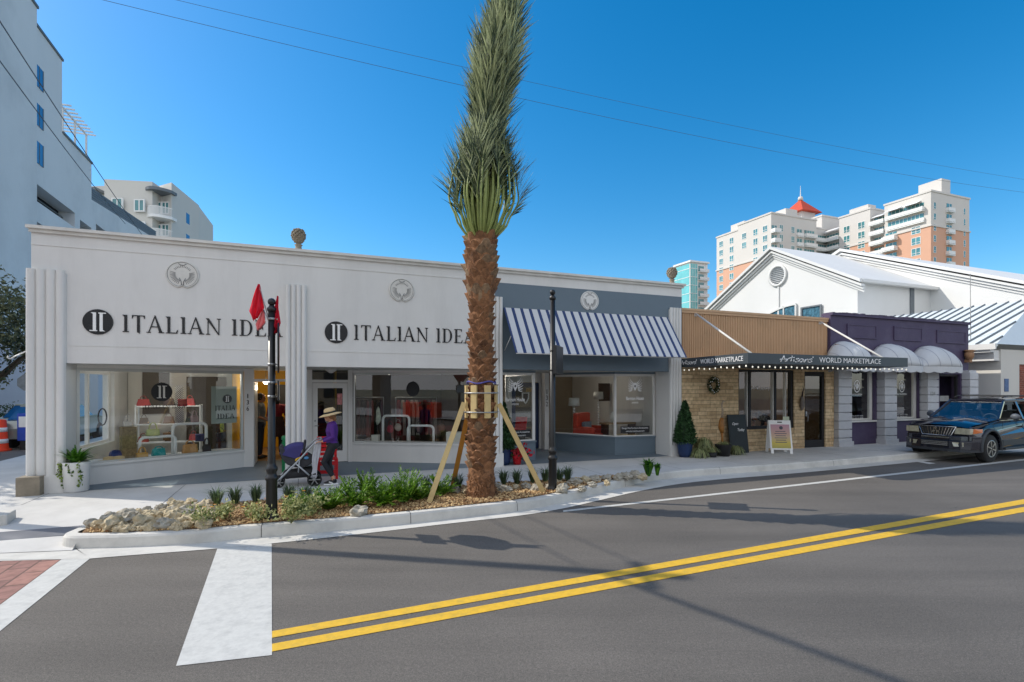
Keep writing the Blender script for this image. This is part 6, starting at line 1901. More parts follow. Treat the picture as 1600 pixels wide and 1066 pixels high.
def tuft(px, py, rad, ht, n, seed, label, group, mt='grassd', z=.17, w_=.010, name='grass_tuft'):
    rr = random.Random(seed); p = G(px, py, z); m = MB()
    for i in range(n):
        a = rr.uniform(0, 2 * pi); L = rr.uniform(.7, 1.15); q_ = rr.uniform(.15, 1) ** .7
        b = Vector((cos(a), sin(a), 0)) * rad * .12; 
        mid = Vector((cos(a) * rad * q_ * .45, sin(a) * rad * q_ * .45, ht * L * .65)); tp = Vector((cos(a) * rad * q_ * L, sin(a) * rad * q_ * L, ht * L * (1.05 - .4 * q_)))
        s_ = Vector((-sin(a), cos(a), 0)) * w_
        m.add([b - s_ * .8, b + s_ * .8, mid + s_, mid - s_, tp], [(0, 1, 2, 3), (3, 2, 4)], False)
    o = m.build(name, M[mt], loc=(p.x, p.y, z)); return tag(o, label, 'grass tuft', group)
GT = 'dark green grass tufts along the back of the planter'
tf = [(338, 791, 'yellowish grass tuft behind the variegated shrub'), (368, 788, 'dark grass tuft left of the flagged post'), (400, 785, 'dark grass tuft just left of the flagged post'), (452, 784, 'dark grass tuft behind the stroller wheel'), (478, 786, 'dark grass tuft below the stroller'), (665, 768, 'dark grass tuft near the shaded sloping prop'), (716, 765, 'dark grass tuft just left of the palm trunk'),
      (787, 757, 'first dark grass tuft right of the palm trunk'), (808, 757, 'second dark grass tuft right of the palm trunk'), (832, 754, 'dark grass tuft beside the right timber prop'), (852, 753, 'dark grass tuft just left of the slim black post'), (874, 753, 'dark grass tuft just right of the slim black post'), (887, 752, 'rightmost dark grass tuft behind the rocks')]
for i, (px, py, l_) in enumerate(tf): tuft(px, py, .27 if i else .3, .33, 110, 60 + i, l_, GT, w_=.0055)
tuft(1013, 744, .26, .42, 60, 90, 'bright green leafy plant at the right tip of the planter', None, 'fern', w_=.03, name='leafy_plant')
tuft(1027, 743, .16, .3, 34, 91, 'small bright green sprout at the right tip of the planter', None, 'fern', w_=.025, name='leafy_plant')
# ------------------------------------------------------------------ potted plants and shop front items
def potted_cone(px, v, label, seed, h=1.1):
    p = W(U(px, v), v, .15); t = thing('potted_topiary', label, 'potted plant', tuple(p), 0, 'cone topiaries in blue pots')
    m = MB(); m.lathe([(.15, 0), (.185, .1), (.20, .25), (.215, .38), (.225, .41), (.20, .42), (.19, .38), (0, .37)], (0, 0, 0), 24); m.build('pot', M['bluepot'], t)
    rr = random.Random(seed); m = MB(); pts = []
    for i in range(4600):
        z = rr.random() ** 1.15; R_ = .285 * (1 - z) ** .8 + .02
        if z < .1: R_ *= .8 + 2 * z
        R_ *= 1 + .12 * mnoise.noise(Vector((z * 7, i % 7, seed)))
        a = rr.uniform(0, 2 * pi); q_ = rr.uniform(.72, 1.05); pts.append((cos(a) * R_ * q_, sin(a) * R_ * q_, .40 + z * h))
    leaves(m, pts, .062, rr, .55, .5, outc=(0, 0, .6)); m.lathe([(.16, .42), (.235, .55), (.16, .9), (.06, 1.25), (0, 1.4)], (0, 0, 0), 12); m.build('foliage', M['topiary'], t)
    m = MB(); m.tube([(0, 0, .35), (0, 0, .4 + h * .85)], [.09, .02], 8); m.build('trunk', M['bark'], t)
potted_cone(786, .22, 'cone topiary in blue pot partly behind the right timber prop', 5)
potted_cone(1070, -.3, 'cone topiary in blue pot at the left end of the stone wall', 6)
# poinsettia
p = W(U(808, .1), .1, .15); t = thing('poinsettia', 'red poinsettia in a red foil pot beside the topiary', 'potted plant', tuple(p), 0)
m = MB(); m.lathe([(.09, 0), (.12, .2), (.13, .22), (.11, .2), (0, .19)], (0, 0, 0), 16); m.build('pot', M['redpaint'], t)
rr = random.Random(2); m = MB()
leaves(m, [(rr.gauss(.06, .13), rr.gauss(0, .11), .30 + rr.gauss(0, .07)) for _ in range(190)], .11, rr, .5, .3); m.build('bracts', M['poin'], t)
m = MB(); leaves(m, [(rr.gauss(0, .09), rr.gauss(0, .09), .24 + rr.gauss(0, .04)) for _ in range(80)], .1, rr, .5, .2); m.build('leaves', M['topiary'], t)
# white pot with fern and trailing ivy at the corner
p = W(.42, -.02, .152); t = thing('potted_fern', 'sword fern with trailing ivy in a tall white pot at the corner pilaster', 'potted plant', tuple(p), 0)
m = MB(); m.lathe([(.17, 0), (.19, .02), (.205, .5), (.21, .54), (.19, .545), (.18, .5), (0, .49)], (0, 0, 0), 28); m.build('pot', M['paint_shiny'], t)
rr = random.Random(8); m = MB()
for i in range(74):
    a = rr.uniform(0, 2 * pi); L = rr.uniform(.3, .56); el = rr.uniform(.5, 1.4); pts = []
    for k_ in range(9):
        t_ = k_ / 8; pts.append(Vector((cos(a) * L * t_ * cos(el * .8), sin(a) * L * t_ * cos(el * .8), .50 + L * (sin(el) * t_ - .35 * t_ * t_))))
    for k_ in range(1, 28):
        t_ = k_ / 28 * 8; i0 = min(7, int(t_)); pp_ = pts[i0].lerp(pts[i0 + 1], t_ - i0); d0 = (pts[i0 + 1] - pts[i0]).normalized(); sv = Vector((-sin(a), cos(a), 0))
        for sd in (-1, 1):
            d = (sv * sd + d0 * .35).normalized(); ln = .055 * (1.1 - t_ / 9); wv = d0 * .009
            m.add([pp_ - wv, pp_ + wv, pp_ + d * ln], [(0, 1, 2)], False)
m.build('fern_fronds', M['fern'], t)
m = MB(); pts = []
for s_ in range(7):
    a = -pi / 2 + rr.uniform(-1.1, .9); q_ = [Vector((cos(a) * .2, sin(a) * .2, .53))]
    for k_ in range(rr.randint(5, 11)): q_.append(q_[-1] + Vector((rr.gauss(0, .018), rr.gauss(-.003, .006), -.042)))
    m.tube(q_, .003, 3); pts += [tuple(x + Vector((rr.gauss(0, .012), -.01, 0))) for x in q_ for _ in range(3)]
leaves(m, pts, .048, rr, .85, -.1); m.build('ivy', M['ivy'], t)
# group of pots by the stone wall
def spider(px, py, label, seed, potr=.0, s=.34, h=.3, n=150):
    n = int(n * 1.8)
    v_ = -(py - 690) * .033; p = W(U(px, v_), v_, .15); t = thing('spider_plant', label, 'potted plant', tuple(p), 0, 'spider plants below the stone wall')
    rr = random.Random(seed); m = MB(); zb = .02
    if potr: m.lathe([(potr * .75, 0), (potr, .3), (potr * 1.06, .32), (potr * .9, .3), (0, .29)], (0, 0, 0), 18); zb = .3
    else: m.lathe([(.12, 0), (.14, .12), (.12, .13), (0, .12)], (0, 0, 0), 14); zb = .12
    m.build('pot', M['blackmat'], t); m = MB()
    for i in range(n):
        a = rr.uniform(0, 2 * pi); L = rr.uniform(.3, 1.15); hj = rr.uniform(.7, 1.5); pts = []
        for k_ in range(5):
            t_ = k_ / 4; pts.append(Vector((cos(a) * s * L * t_ * .85, sin(a) * s * L * t_ * .85, zb + h * hj * L * (1.5 * t_ - (1.5 + .6 * (s > .3)) * t_ * t_) + .02)))
        sv = Vector((-sin(a), cos(a), 0)) * .0055
        for k_ in range(4): m.add([pts[k_] - sv, pts[k_] + sv, pts[k_ + 1] + sv * (.9 if k_ < 3 else .1), pts[k_ + 1] - sv * (.9 if k_ < 3 else .1)], [(0, 1, 2, 3)], False)
    m.build('leaves', M['spider'], t)
spider(1093, 707, 'spider plant in the low pot nearest the topiary', 11, 0, .34, .32); spider(1112, 708, 'small spider plant in front of the dark bowl pot', 12, 0, .28, .24, 110)
spider(1130, 706, 'spider plant in the large dark bowl pot', 13, .22, .24, .16, 80); spider(1150, 703, 'spider plant below the chalkboard', 14, 0, .34, .32)
spider(1100, 698, 'taller pale spider plant against the stone wall', 15, .16, .42, .5, 170)
p = W(U(1128, -.3), -.3, .15); t = thing('carved_figure', 'tall thin carved wooden bird figure beside the chalkboard', 'statue', tuple(p), 0)
m = MB(); m.tube([(0, 0, 0), (.01, 0, .5), (.0, 0, .62)], [.035, .028, .04], 10); m.tube([(0, 0, .62), (-.02, 0, .78), (-.01, 0, .95), (0, 0, 1.05)], [.05, .085, .07, .04], 12)
m.build('body', mat('carved_wood', rgb(160, 108, 50), .5, var=.35, scale=9), t)
m = MB(); m.tube([(0, 0, 1.04), (.02, 0, 1.25), (-.01, 0, 1.42), (.03, 0, 1.52), (.1, 0, 1.50)], [.035, .028, .026, .03, .008], 8); m.build('neck', mat('weathered_wood', rgb(168, 150, 128), .7, var=.3, scale=12), t)
# chalkboard leaning on the wall
p = W(U(1146), -.24, .15); t = thing('chalkboard', 'dark chalkboard reading Open Today leaning beside the shop window', 'chalkboard', tuple(p), ANG)
tilt = Matrix.Rotation(radians(-7), 4, 'X')
m = MB(); m.T = tilt; m.bevbox(-.34, .34, -.02, .02, .0, 1.12, .008); m.box(-.30, .30, -.024, -.0205, .06, 1.06); m.build('board', mat('chalkboard_green', rgb(22, 34, 38), .6, var=.25), t)
m = MB(); m.T = tilt; addtext(m, 'Open', -.2, .82, -.026, .075, .22, 0, shear=.3); addtext(m, 'Today', -.02, .64, -.026, .08, .26, 0, shear=.3); m.build('chalk_lettering', M['decal'], t)
# sandwich board
p = W(U(1217, -.55), -.55, .15); t = thing('sandwich_board', 'white framed sandwich board with rainbow coloured poster on the pavement', 'sandwich board', tuple(p), radians(-8)); t.scale = (.92, .92, .9)
rb = mat('rainbow_poster', (1, 1, 1), .6, var=0)
nt = rb.node_tree; tc = nd(rb, 'ShaderNodeTexCoord'); sx = nd(rb, 'ShaderNodeSeparateXYZ'); lk(rb, tc.outputs['Generated'], sx.inputs[0])
rp = nd(rb, 'ShaderNodeValToRGB'); e = rp.color_ramp.elements
e[0].position = 0; e[0].color = rgb(176, 166, 90); e[1].position = 1; e[1].color = rgb(196, 150, 168)
for pos, cl in ((.22, (208, 188, 90)), (.45, (206, 180, 146)), (.62, (200, 164, 150))): x = e.new(pos); x.color = rgb(*cl)
lk(rb, sx.outputs['Z'], rp.inputs[0]); lk(rb, rp.outputs[0], nt.nodes['Principled BSDF'].inputs['Base Color'])
for nm, rx, sgn in (('front_panel', radians(-13), -1), ('rear_panel', radians(13), 1)):
    T = Matrix.Translation((0, sgn * .26, 0)) @ Matrix.Rotation(rx * 1, 4, 'X')
    m = MB(); m.T = T; m.bevbox(-.33, .33, -.02, .02, .12, 1.08, .012); m.box(-.32, -.24, -.018, .018, 0, .13); m.box(.24, .32, -.018, .018, 0, .13); a = m.build(nm, M['white'], t)
    if sgn < 0:
        m = MB(); m.T = T; m.box(-.28, .28, -.024, -.0205, .17, .94); m.build('poster', rb, a)
        m = MB(); m.T = T; m.lathe([(.0, -.03), (.055, -.03), (.055, -.0245)], (0.03, 0, .83), 16, axis='Y')
        for k_, (w_, z_) in enumerate(((.3, .70), (.36, .63), (.3, .56), (.36, .49), (.3, .42), (.34, .35))): m.box(-w_ / 2, w_ / 2, -.0262, -.0245, z_, z_ + .022)
        m.build('poster_marks', mat('poster_ink', rgb(90, 90, 100), .6, var=0), a)
        m = MB(); m.T = T; m.box(-.07, .07, -.0225, -.0205, .995, 1.03); m.build('hand_hole', M['blackmat'], a)
m = MB(); m.box(.12, .3, -.02, .02, 1.06, 1.17); m.build('leaflet_box', mat('leaflet_green', rgb(196, 206, 180), .6), t)
# wreath on the stone wall and carved mask by the door
p = W(U(1113), -.03, Z(1113, 602)); t = thing('wreath', 'dark round wreath with small white baubles on the stone wall', 'wreath', tuple(p), ANG)
rr = random.Random(4); m = MB(); pts = []
for i in range(700):
    a = rr.uniform(0, 2 * pi); b = rr.uniform(0, 2 * pi); pts.append(((.16 + .045 * cos(b)) * cos(a), -.03 + .04 * sin(b), (.16 + .045 * cos(b)) * sin(a) * 1.15))
leaves(m, pts, .05, rr, .4); m.build('foliage', M['hedge'], t); m = MB()
for i in range(16): a = 2 * pi * i / 16 + rr.uniform(-.1, .1); q_ = .16 + rr.uniform(-.03, .03); m.ball((q_ * cos(a), -.075, q_ * sin(a) * 1.15), .018, 1)
m.build('baubles', M['white'], t)
p = W(U(1251), -.05, Z(1251, 625)); t = thing('wall_mask', 'elongated carved mask with a horn hanging beside the dark door', 'mask', tuple(p), ANG)
m = MB(); m.ball((0, 0, -.1), .1, 3, (.8, .45, 2.3), .25, 3); m.build('mask_face', mat('grey_carving', rgb(110, 100, 92), .7, var=.4, scale=14), t)
m = MB(); m.tube([(0, 0, .1), (.0, -.02, .22), (.04, -.02, .33), (.03, -.01, .42)], [.03, .024, .016, .006], 8); m.build('horn', M['darkwood'], t)
# ------------------------------------------------------------------ goods in the handbag window
SZ = .565
def onshelf(T, x, y, z=SZ):  # world point from shopfront frame
    M_ = Matrix.Translation(W(0, 0, 0)) @ Matrix.Rotation(ANG, 4, 'Z') @ T
    return M_ @ Vector((x, y, z))
RA1 = ANG + atan2(S1[1][1] - S1[0][1], S1[1][0] - S1[0][0])
RA2 = ANG + atan2(S2[1][1] - S2[0][1], S2[1][0] - S2[0][0])
# converts a photo column to the position along shopfront 1 / 2 at depth y behind the glass
def along(T, px, y):
    k = (px - 800) / F_PX; a = onshelf(T, 0, y); b = onshelf(T, 1, y); d = b - a
    return (k * a.y - a.x) / (d.x - k * d.y)
def hoop(T, rz, pxa, pxb, y, h, label, z=SZ):
    xa, xb = along(T, pxa, y), along(T, pxb, y); c = onshelf(T, (xa + xb) / 2, y, z); w_ = (xb - xa) / 2 - .025
    t = thing('hoop_stand', label, 'display stand', tuple(c), rz, 'white hoop stands in the shop windows')
    m = MB(); pts = [(-w_, 0, 0), (-w_, 0, h - .1)]
    for k_ in range(1, 5): a = pi - k_ * pi / 8; pts.append((-w_ + .1 + .1 * cos(a), 0, h - .1 + .1 * sin(a)))
    pts += [(w_ - .1, 0, h)]
    for k_ in range(1, 5): a = pi / 2 - k_ * pi / 8; pts.append((w_ - .1 + .1 * cos(a), 0, h - .1 + .1 * sin(a)))
    pts.append((w_, 0, 0))
    m.tube(pts, .034, 6, sq=1.0); m.build('hoop', M['white'], t)
hoop(T1, RA1, 216, 276, .30, .42, 'lower left white hoop stand in the handbag window')
hoop(T1, RA1, 268, 324, .48, .66, 'taller white hoop stand in the handbag window')
hoop(T2, RA2, 597, 641, .34, .70, 'taller white hoop stand in the window behind the palm', .62)
hoop(T2, RA2, 636, 679, .30, .45, 'lower white hoop stand in the window behind the palm', .62)
def bag(T, rz, px, y, z, w_, h, d, mt, label, hd=.1, name='handbag', soft=.8):
    x = along(T, px, y); c = onshelf(T, x, y, z)
    t = thing(name, label, 'handbag', tuple(c), rz, 'bags in the shop window')
    m = MB(); bm = bmesh.new(); bmesh.ops.create_cube(bm, size=1); bmesh.ops.subdivide_edges(bm, edges=bm.edges[:], cuts=4, use_grid_fill=True)
    for v in bm.verts:
        x_, y_, z_ = v.co; zz = z_ + .5
        k_ = 1 - .12 * zz * (2 * soft - 1); bul = 1 - (2 * abs(zz - .35)) ** 3 * .25
        v.co = Vector((x_ * w_ * k_ * (1 - .08 * (2 * abs(y_)) ** 4), y_ * d * bul * (1 - .6 * max(0, zz - .5)), zz * h * (1 - .06 * (2 * abs(x_)) ** 3)))
        v.co += Vector((mnoise.noise(v.co * 14), mnoise.noise(v.co * 11 + Vector((5, 0, 0))), 0)) * .012
    m.addbm(bm, True); m.build('bag_body', mt, t)
    m = MB()
    for s_ in (-1, 1): m.tube([(w_ * .28 * cos(pi * i / 10), s_ * d * .14, h * .92 + hd * sin(pi * i / 10)) for i in range(11)], .009, 6)
    m.build('bag_handle', mt, t)
C = lambda n, *c: mat(n, rgb(*c), .5, var=.15, scale=10)
bag(T1, RA1, 248, .33, SZ, .26, .17, .14, C('teal_leather', 20, 150, 150), 'turquoise handbag under the low hoop', .05)
bag(T1, RA1, 239, .30, SZ + .455, .26, .14, .12, C('lime_leather', 200, 204, 140), 'pale lime handbag on top of the low hoop', .15)
bag(T1, RA1, 297, .38, SZ, .31, .2, .16, C('tan_straw', 190, 140, 80), 'tan woven tote bag under the tall hoop', .1)
bag(T1, RA1, 323, .34, SZ, .17, .17, .12, C('dark_leather', 50, 34, 42), 'small dark brown bag right of the tall hoop', .16)
bag(T1, RA1, 222, .20, SZ, .22, .12, .14, C('ochre_leather', 196, 150, 74), 'ochre basket bag at the foot of the low hoop', .12)
bag(T1, RA1, 304, .50, SZ + .69, .15, .16, .1, C('rose_leather', 160, 130, 126), 'dusky pink bag on top of the tall hoop', .12)
bag(T1, RA1, 181, .42, SZ, .22, .17, .18, C('blue_leather', 38, 58, 120), 'round blue bag left of the woven pedestal', .03)
x = along(T1, 200, .42); c = onshelf(T1, x, .42)
t = thing('woven_pedestal', 'woven rush display pedestal in the handbag window', 'display stand', tuple(c), RA1)
m = MB(); m.bevbox(-.13, .13, -.1, .1, 0, .66, .015)
for k_ in range(7): m.box(-.125 + k_ * .036, -.105 + k_ * .036, -.106, -.0995, .01, .65)
m.build('pedestal', mat('rush_weave', rgb(140, 120, 84), .8, var=.4, scale=18), t)
bag(T1, RA1, 200, .42, SZ + .66, .16, .12, .1, C('cream_leather', 200, 190, 176), 'cream bag on top of the woven pedestal', .16)
for px, y, l_ in ((170, .25, 'pale wide brimmed hat lying left on the display shelf'), (186, .2, 'cream sun hat lying in front of the blue bag')):
    c = onshelf(T1, along(T1, px, y), y); m = MB(); m.lathe([(.19, .0), (.19, .006), (.1, .02), (.09, .075), (.05, .085), (0, .086)], (0, 0, 0), 26)
    tag(m.build('sun_hat', M['straw'], loc=tuple(c)), l_, 'hat')
# shelf unit with goods at the back of the handbag shop
p = W(1.15, 3.6, .17); t = thing('shelf_unit', 'white ladder shelf unit inside the handbag shop', 'shelf', tuple(p), ANG)
m = MB()
for z_ in (.5, .95, 1.4): m.box(-.7, .7, -.15, .15, z_, z_ + .03)
m.build('shelf_board', M['white'], t); m = MB()
for x in (-.7, .68): m.box(x, x + .03, -.15, -.12, 0, 1.45); m.box(x, x + .03, .12, .15, 0, 1.45)
m.build('shelf_frame', M['white'], t)
rr = random.Random(9)
cols = [(150, 40, 40), (60, 40, 34), (180, 60, 60), (90, 70, 40), (120, 96, 80), (50, 60, 50)]
for i in range(9):
    x = -.55 + (i % 3) * .52 + rr.uniform(-.05, .05); z_ = (.53, .98, 1.43)[i // 3]
    q_ = p + Vector((CA * x, SA * x, z_)); m = MB(); w_ = rr.uniform(.1, .15); h_ = rr.uniform(.12, .2); m.add([(-w_, -.05, 0), (w_, -.05, 0), (w_, .05, 0), (-w_, .05, 0), (-w_ * .75, -.02, h_), (w_ * .75, -.02, h_), (w_ * .75, .02, h_), (-w_ * .75, .02, h_)], [(0, 3, 2, 1), (4, 5, 6, 7), (0, 1, 5, 4), (1, 2, 6, 5), (2, 3, 7, 6), (3, 0, 4, 7)]); m.tube([(w_ * .5 * cos(pi * k_ / 8), -.02, h_ * .95 + .09 * sin(pi * k_ / 8)) for k_ in range(9)], .008, 5)
    o = m.build('leather_pouch', mat('pouch_leather', rgb(*cols[i % 6]), .6, var=.2), loc=tuple(q_ + Vector((0, 0, 0))), rotz=ANG)
    tag(o, ('%s leather pouch, %s on the %s shelf board' % (('red', 'dark brown', 'pink red', 'olive', 'taupe', 'dark green')[i % 6], ('left', 'middle', 'right')[i % 3], ('lowest', 'second', 'top')[i // 3])), 'pouch', 'pouches on the shelf unit')
# rails of clothes in the second shop
for k_, (u0, v0, l_) in enumerate(((5.9, 3.9, 'rail of dark clothes at the back left of the second shop'), (7.4, 3.5, 'rail of reddish clothes at the back right of the second shop'))):
    p = W(u0, v0, .17); t = thing('clothes_rail', l_, 'clothes rail', tuple(p), ANG, 'clothes rails in the second shop')
    m = MB(); m.tube([(-.6, 0, 0), (-.6, 0, 1.6), (.6, 0, 1.6), (.6, 0, 0)], .015, 6); m.build('rail', M['galv'], t)
    for i in range(9):
        x = -.52 + i * .13; c_ = rr.choice([(30, 30, 34), (70, 24, 30), (110, 40, 40), (50, 44, 40), (150, 140, 130)]) if k_ == 0 else rr.choice([(130, 30, 36), (90, 30, 40), (40, 36, 44), (160, 150, 140)])
        m = MB(); m.prism([(x - .045, .5), (x + .045, .5), (x + .03, 1.45), (x, 1.52), (x - .03, 1.45)], -.2, .2, 'Y'); m.build('garment', mat('garment', rgb(*c_), .8, var=.2), t)
# white box counter and small items in window 2
p = onshelf(T2, along(T2, 712, .35), .35, .62); t = m = MB(); m.bevbox(-.22, .22, -.14, .14, 0, .3, .01); tag(m.build('display_box', M['inwall'], loc=tuple(p), rotz=RA2), 'pale display box in the window just left of the palm trunk', 'box')
p = onshelf(T2, along(T2, 587, .3), .3, .62); m = MB(); m.bevbox(-.09, .09, -.08, .08, 0, .2, .01); tag(m.build('display_box', M['inwall'], loc=tuple(p), rotz=RA2), 'small pale display box at the left end of the second shop window', 'box')
p = onshelf(T2, along(T2, 591, .3), .3, 1.3); m = MB(); m.ball((0, 0, 0), .1, 2, (.7, .4, 2.3), .4, 7); tag(m.build('scarf_display', mat('scarf', rgb(190, 196, 180), .8, var=.4, scale=14), loc=tuple(p), rotz=RA2), 'hanging pale green and white scarf in the second shop window', 'scarf')
# furniture shop: lamps, red armchair, sofa bench, table, vase
def tlamp(u, v, z, h, l_, r_=.17):
    p = W(u, v, z); t = thing('table_lamp', l_, 'lamp', tuple(p), ANG)
    m = MB(); m.lathe([(r_, h - .24), (r_ * .92, h), (r_ * .9, h), (r_ * .98, h - .24)], (0, 0, 0), 24); m.build('lamp_shade', M['inwall'], t)
    m = MB(); m.lathe([(.09, 0), (.09, .02), (.02, .04)], (0, 0, 0), 14)
    for k_ in range(int((h - .3) / .08)): m.ball((0, 0, .07 + k_ * .08), .038, 1)
    m.tube([(0, 0, 0), (0, 0, h - .1)], .008, 6); m.build('lamp_base', M['white'], t)
tlamp(11.95, 2.2, .62, 1.12, 'beaded white table lamp in the slanting shop window')
tlamp(13.1, 2.7, .62, 1.3, 'taller slim lamp with drum shade behind the slanting window', .16)
p = W(12.4, 2.0, .17); t = thing('armchair', 'orange red armchair with grey cushion in the blue grey shop', 'armchair', tuple(p), ANG + .5)
m = MB(); m.bevbox(-.38, .38, -.35, .35, .12, .5, .05); m.build('seat', C('coral_fabric', 200, 66, 44), t); m = MB(); m.bevbox(-.38, .38, .22, .4, .4, 1.12, .06); m.build('backrest', C('coral_fabric', 200, 66, 44), t)
for s_ in (-1, 1): m = MB(); m.bevbox(s_ * .38 - .07, s_ * .38 + .07, -.36, .3, .12, .72, .05); m.build('armrest', C('coral_fabric', 190, 60, 40), t)
m = MB(); m.bevbox(-.2, .2, .06, .2, .55, .85, .05); m.build('cushion', C('grey_cushion', 130, 140, 150), t)
p = W(13.2, 1.7, .17); t = thing('console_table', 'brown console table in the right furniture window', 'table', tuple(p), ANG)
m = MB(); m.box(-.55, .5, -.2, .2, .78, .83); m.build('tabletop', M['floorwood'], t)
for x in (-.5, .45): m = MB(); m.box(x, x + .05, -.18, .18, 0, .78); m.build('leg', M['darkwood'], t)
p = W(13.0, 1.7, 1.0); m = MB(); m.lathe([(.05, 0), (.1, .08), (.12, .18), (.07, .26), (.05, .3), (.07, .33)], (0, 0, 0), 18); tag(m.build('vase', M['inwall'], loc=tuple(p)), 'pale green ceramic vase on the console table', 'vase')
p = W(13.75, 3.4, 1.9); m = MB(); m.box(-.22, .22, -.02, .02, -.3, .3); m.box(-.16, .16, -.026, -.02, -.24, .24); tag(m.build('framed_picture', M['darkwood'], loc=tuple(p), rotz=ANG + pi * 0), 'small framed picture on the right wall of the furniture shop', 'picture')
def rchair(u, v, a, l_):
    p = W(u, v, .64); t = thing('folding_chair', l_, 'chair', tuple(p), ANG + a, 'red chairs in the furniture window')
    m = MB(); m.bevbox(-.17, .17, -.17, .17, .28, .32, .01); m.build('seat', M['redpaint'], t)
    m = MB(); m.T = Matrix.Rotation(radians(-12), 4, 'X'); m.bevbox(-.17, .17, .12, .15, .32, .66, .01); m.build('backrest', M['redpaint'], t)
    for x in (-.15, .15):
        for y in (-.14, .14): m = MB(); m.tube([(x, y, 0), (x, y, .3)], .012, 6); m.build('leg', M['black'], t)
rchair(9.2, 1.05, .4, 'left small red chair in the left furniture window'); rchair(9.62, 1.1, -.9, 'right small red chair turned sideways in the left furniture window')
p = W(9.4, 2.6, .17); t = thing('room_cabinet', 'brown cabinet with a dark mirror inside the left furniture window', 'cabinet', tuple(p), ANG)
m = MB(); m.bevbox(-.7, .6, -.2, .2, 0, 1.0, .02); m.build('cabinet_body', M['floorwood'], t); m = MB(); m.box(-.3, .35, .12, .18, 1.05, 1.9); q_ = m.build('mirror_frame', M['white'], t); m = MB(); m.box(-.22, .27, .1, .119, 1.13, 1.82); m.build('mirror', M['shade'], t)
# ------------------------------------------------------------------ bench and bin behind the stroller
def ladder_back(loc, rz, label, mt, w_, h):
    t = thing('slatted_chair', label, 'chair', tuple(loc), rz)
    m = MB()
    for i in range(5): m.box(-w_ / 2, w_ / 2, .0, .02, .46 + i * .085, .46 + i * .085 + .062)
    m.build('backrest', mt, t); m = MB()
    for i in range(4): m.box(-w_ / 2, w_ / 2, -.4 + i * .1, -.4 + i * .1 + .08, .40, .42)
    m.box(-w_ / 2, w_ / 2, -.42, -.40, .3, .38); m.box(-w_ / 2, w_ / 2, -.415, -.40, .13, .2)
    m.build('seat', mt, t)
    for x in (-w_ / 2, w_ / 2 - .05):
        m = MB(); m.box(x, x + .05, -.40, -.34, 0, .4); m.box(x, x + .05, .021, .07, 0, h); m.build('leg', mt, t)
ladder_back(G(511, 745, .15), ANG, 'red slatted chair behind the walking woman', M['redpaint'], .40, .86)
p = G(455, 745, .15); t = thing('green_bin', 'green slatted litter bin half hidden behind the stroller', 'bin', tuple(p), ANG)
m = MB(); m.lathe([(.15, 0), (.16, .03), (.17, .78), (.19, .80), (.19, .86), (.17, .88), (.15, .86), (.0, .84)], (0, 0, 0), 22); m.build('bin_body', M['greenpaint'], t)
m = MB()
for i in range(16): a = 2 * pi * i / 16; m.box(.172 * cos(a) - .012, .172 * cos(a) + .012, .172 * sin(a) - .012, .172 * sin(a) + .012, .05, .76)
m.build('bin_slats', M['greenpaint'], t)
# ------------------------------------------------------------------ people: bodies grown from tapered limbs, remeshed into one surface
def chain(m, pts, rs, n=12, sq=1.0):
    P = []; R_ = []
    for i in range(len(pts) - 1):
        for t in (0, .33, .66):
            P.append(Vector(pts[i]).lerp(Vector(pts[i + 1]), t)); R_.append(rs[i] * (1 - t) + rs[i + 1] * t)
    P.append(Vector(pts[-1])); R_.append(rs[-1])
    m.tube(P, R_, n, sq=sq)
    for p, q_ in ((P[0], R_[0]), (P[-1], R_[-1])): m.ball(tuple(p), q_ * .985, 2)
def remesh(m, vox, smooth=3):
    me = bpy.data.meshes.new('t'); me.from_pydata(m.v, [], m.f); o = bpy.data.objects.new('t', me)
    a = o.modifiers.new('r', 'REMESH'); a.mode = 'VOXEL'; a.voxel_size = vox
    if smooth: b = o.modifiers.new('s', 'SMOOTH'); b.factor = .5; b.iterations = smooth
    vs, fs = evalmesh(o); q_ = MB(); q_.add(vs, fs, True); return q_
def hand(m, w, d, up, s=1.0, curl=.5):
    """palm at wrist w pointing along d, five bent fingers"""
    w, d, up = Vector(w), Vector(d).normalized(), Vector(up).normalized(); sd = d.cross(up).normalized()
    m.tube([w, w + d * .045 * s, w + d * .085 * s], [.024 * s, .034 * s, .032 * s], 8, sq=.55)
    for i, L in enumerate((.068, .077, .072, .058)):
        b = w + d * .08 * s + sd * (i - 1.5) * .018 * s
        m1 = b + (d - up * curl * .5).normalized() * L * .5 * s; e = m1 + (d * .6 - up * curl).normalized() * L * .5 * s
        m.tube([b - d * .02 * s, m1, e], [.0095 * s, .009 * s, .0075 * s], 6)
    b = w + d * .03 * s - sd * .03 * s; m1 = b - sd * .025 * s + d * .025 * s; m.tube([b, m1, m1 + d * .03 * s - up * .01], [.012 * s, .010 * s, .008 * s], 6)
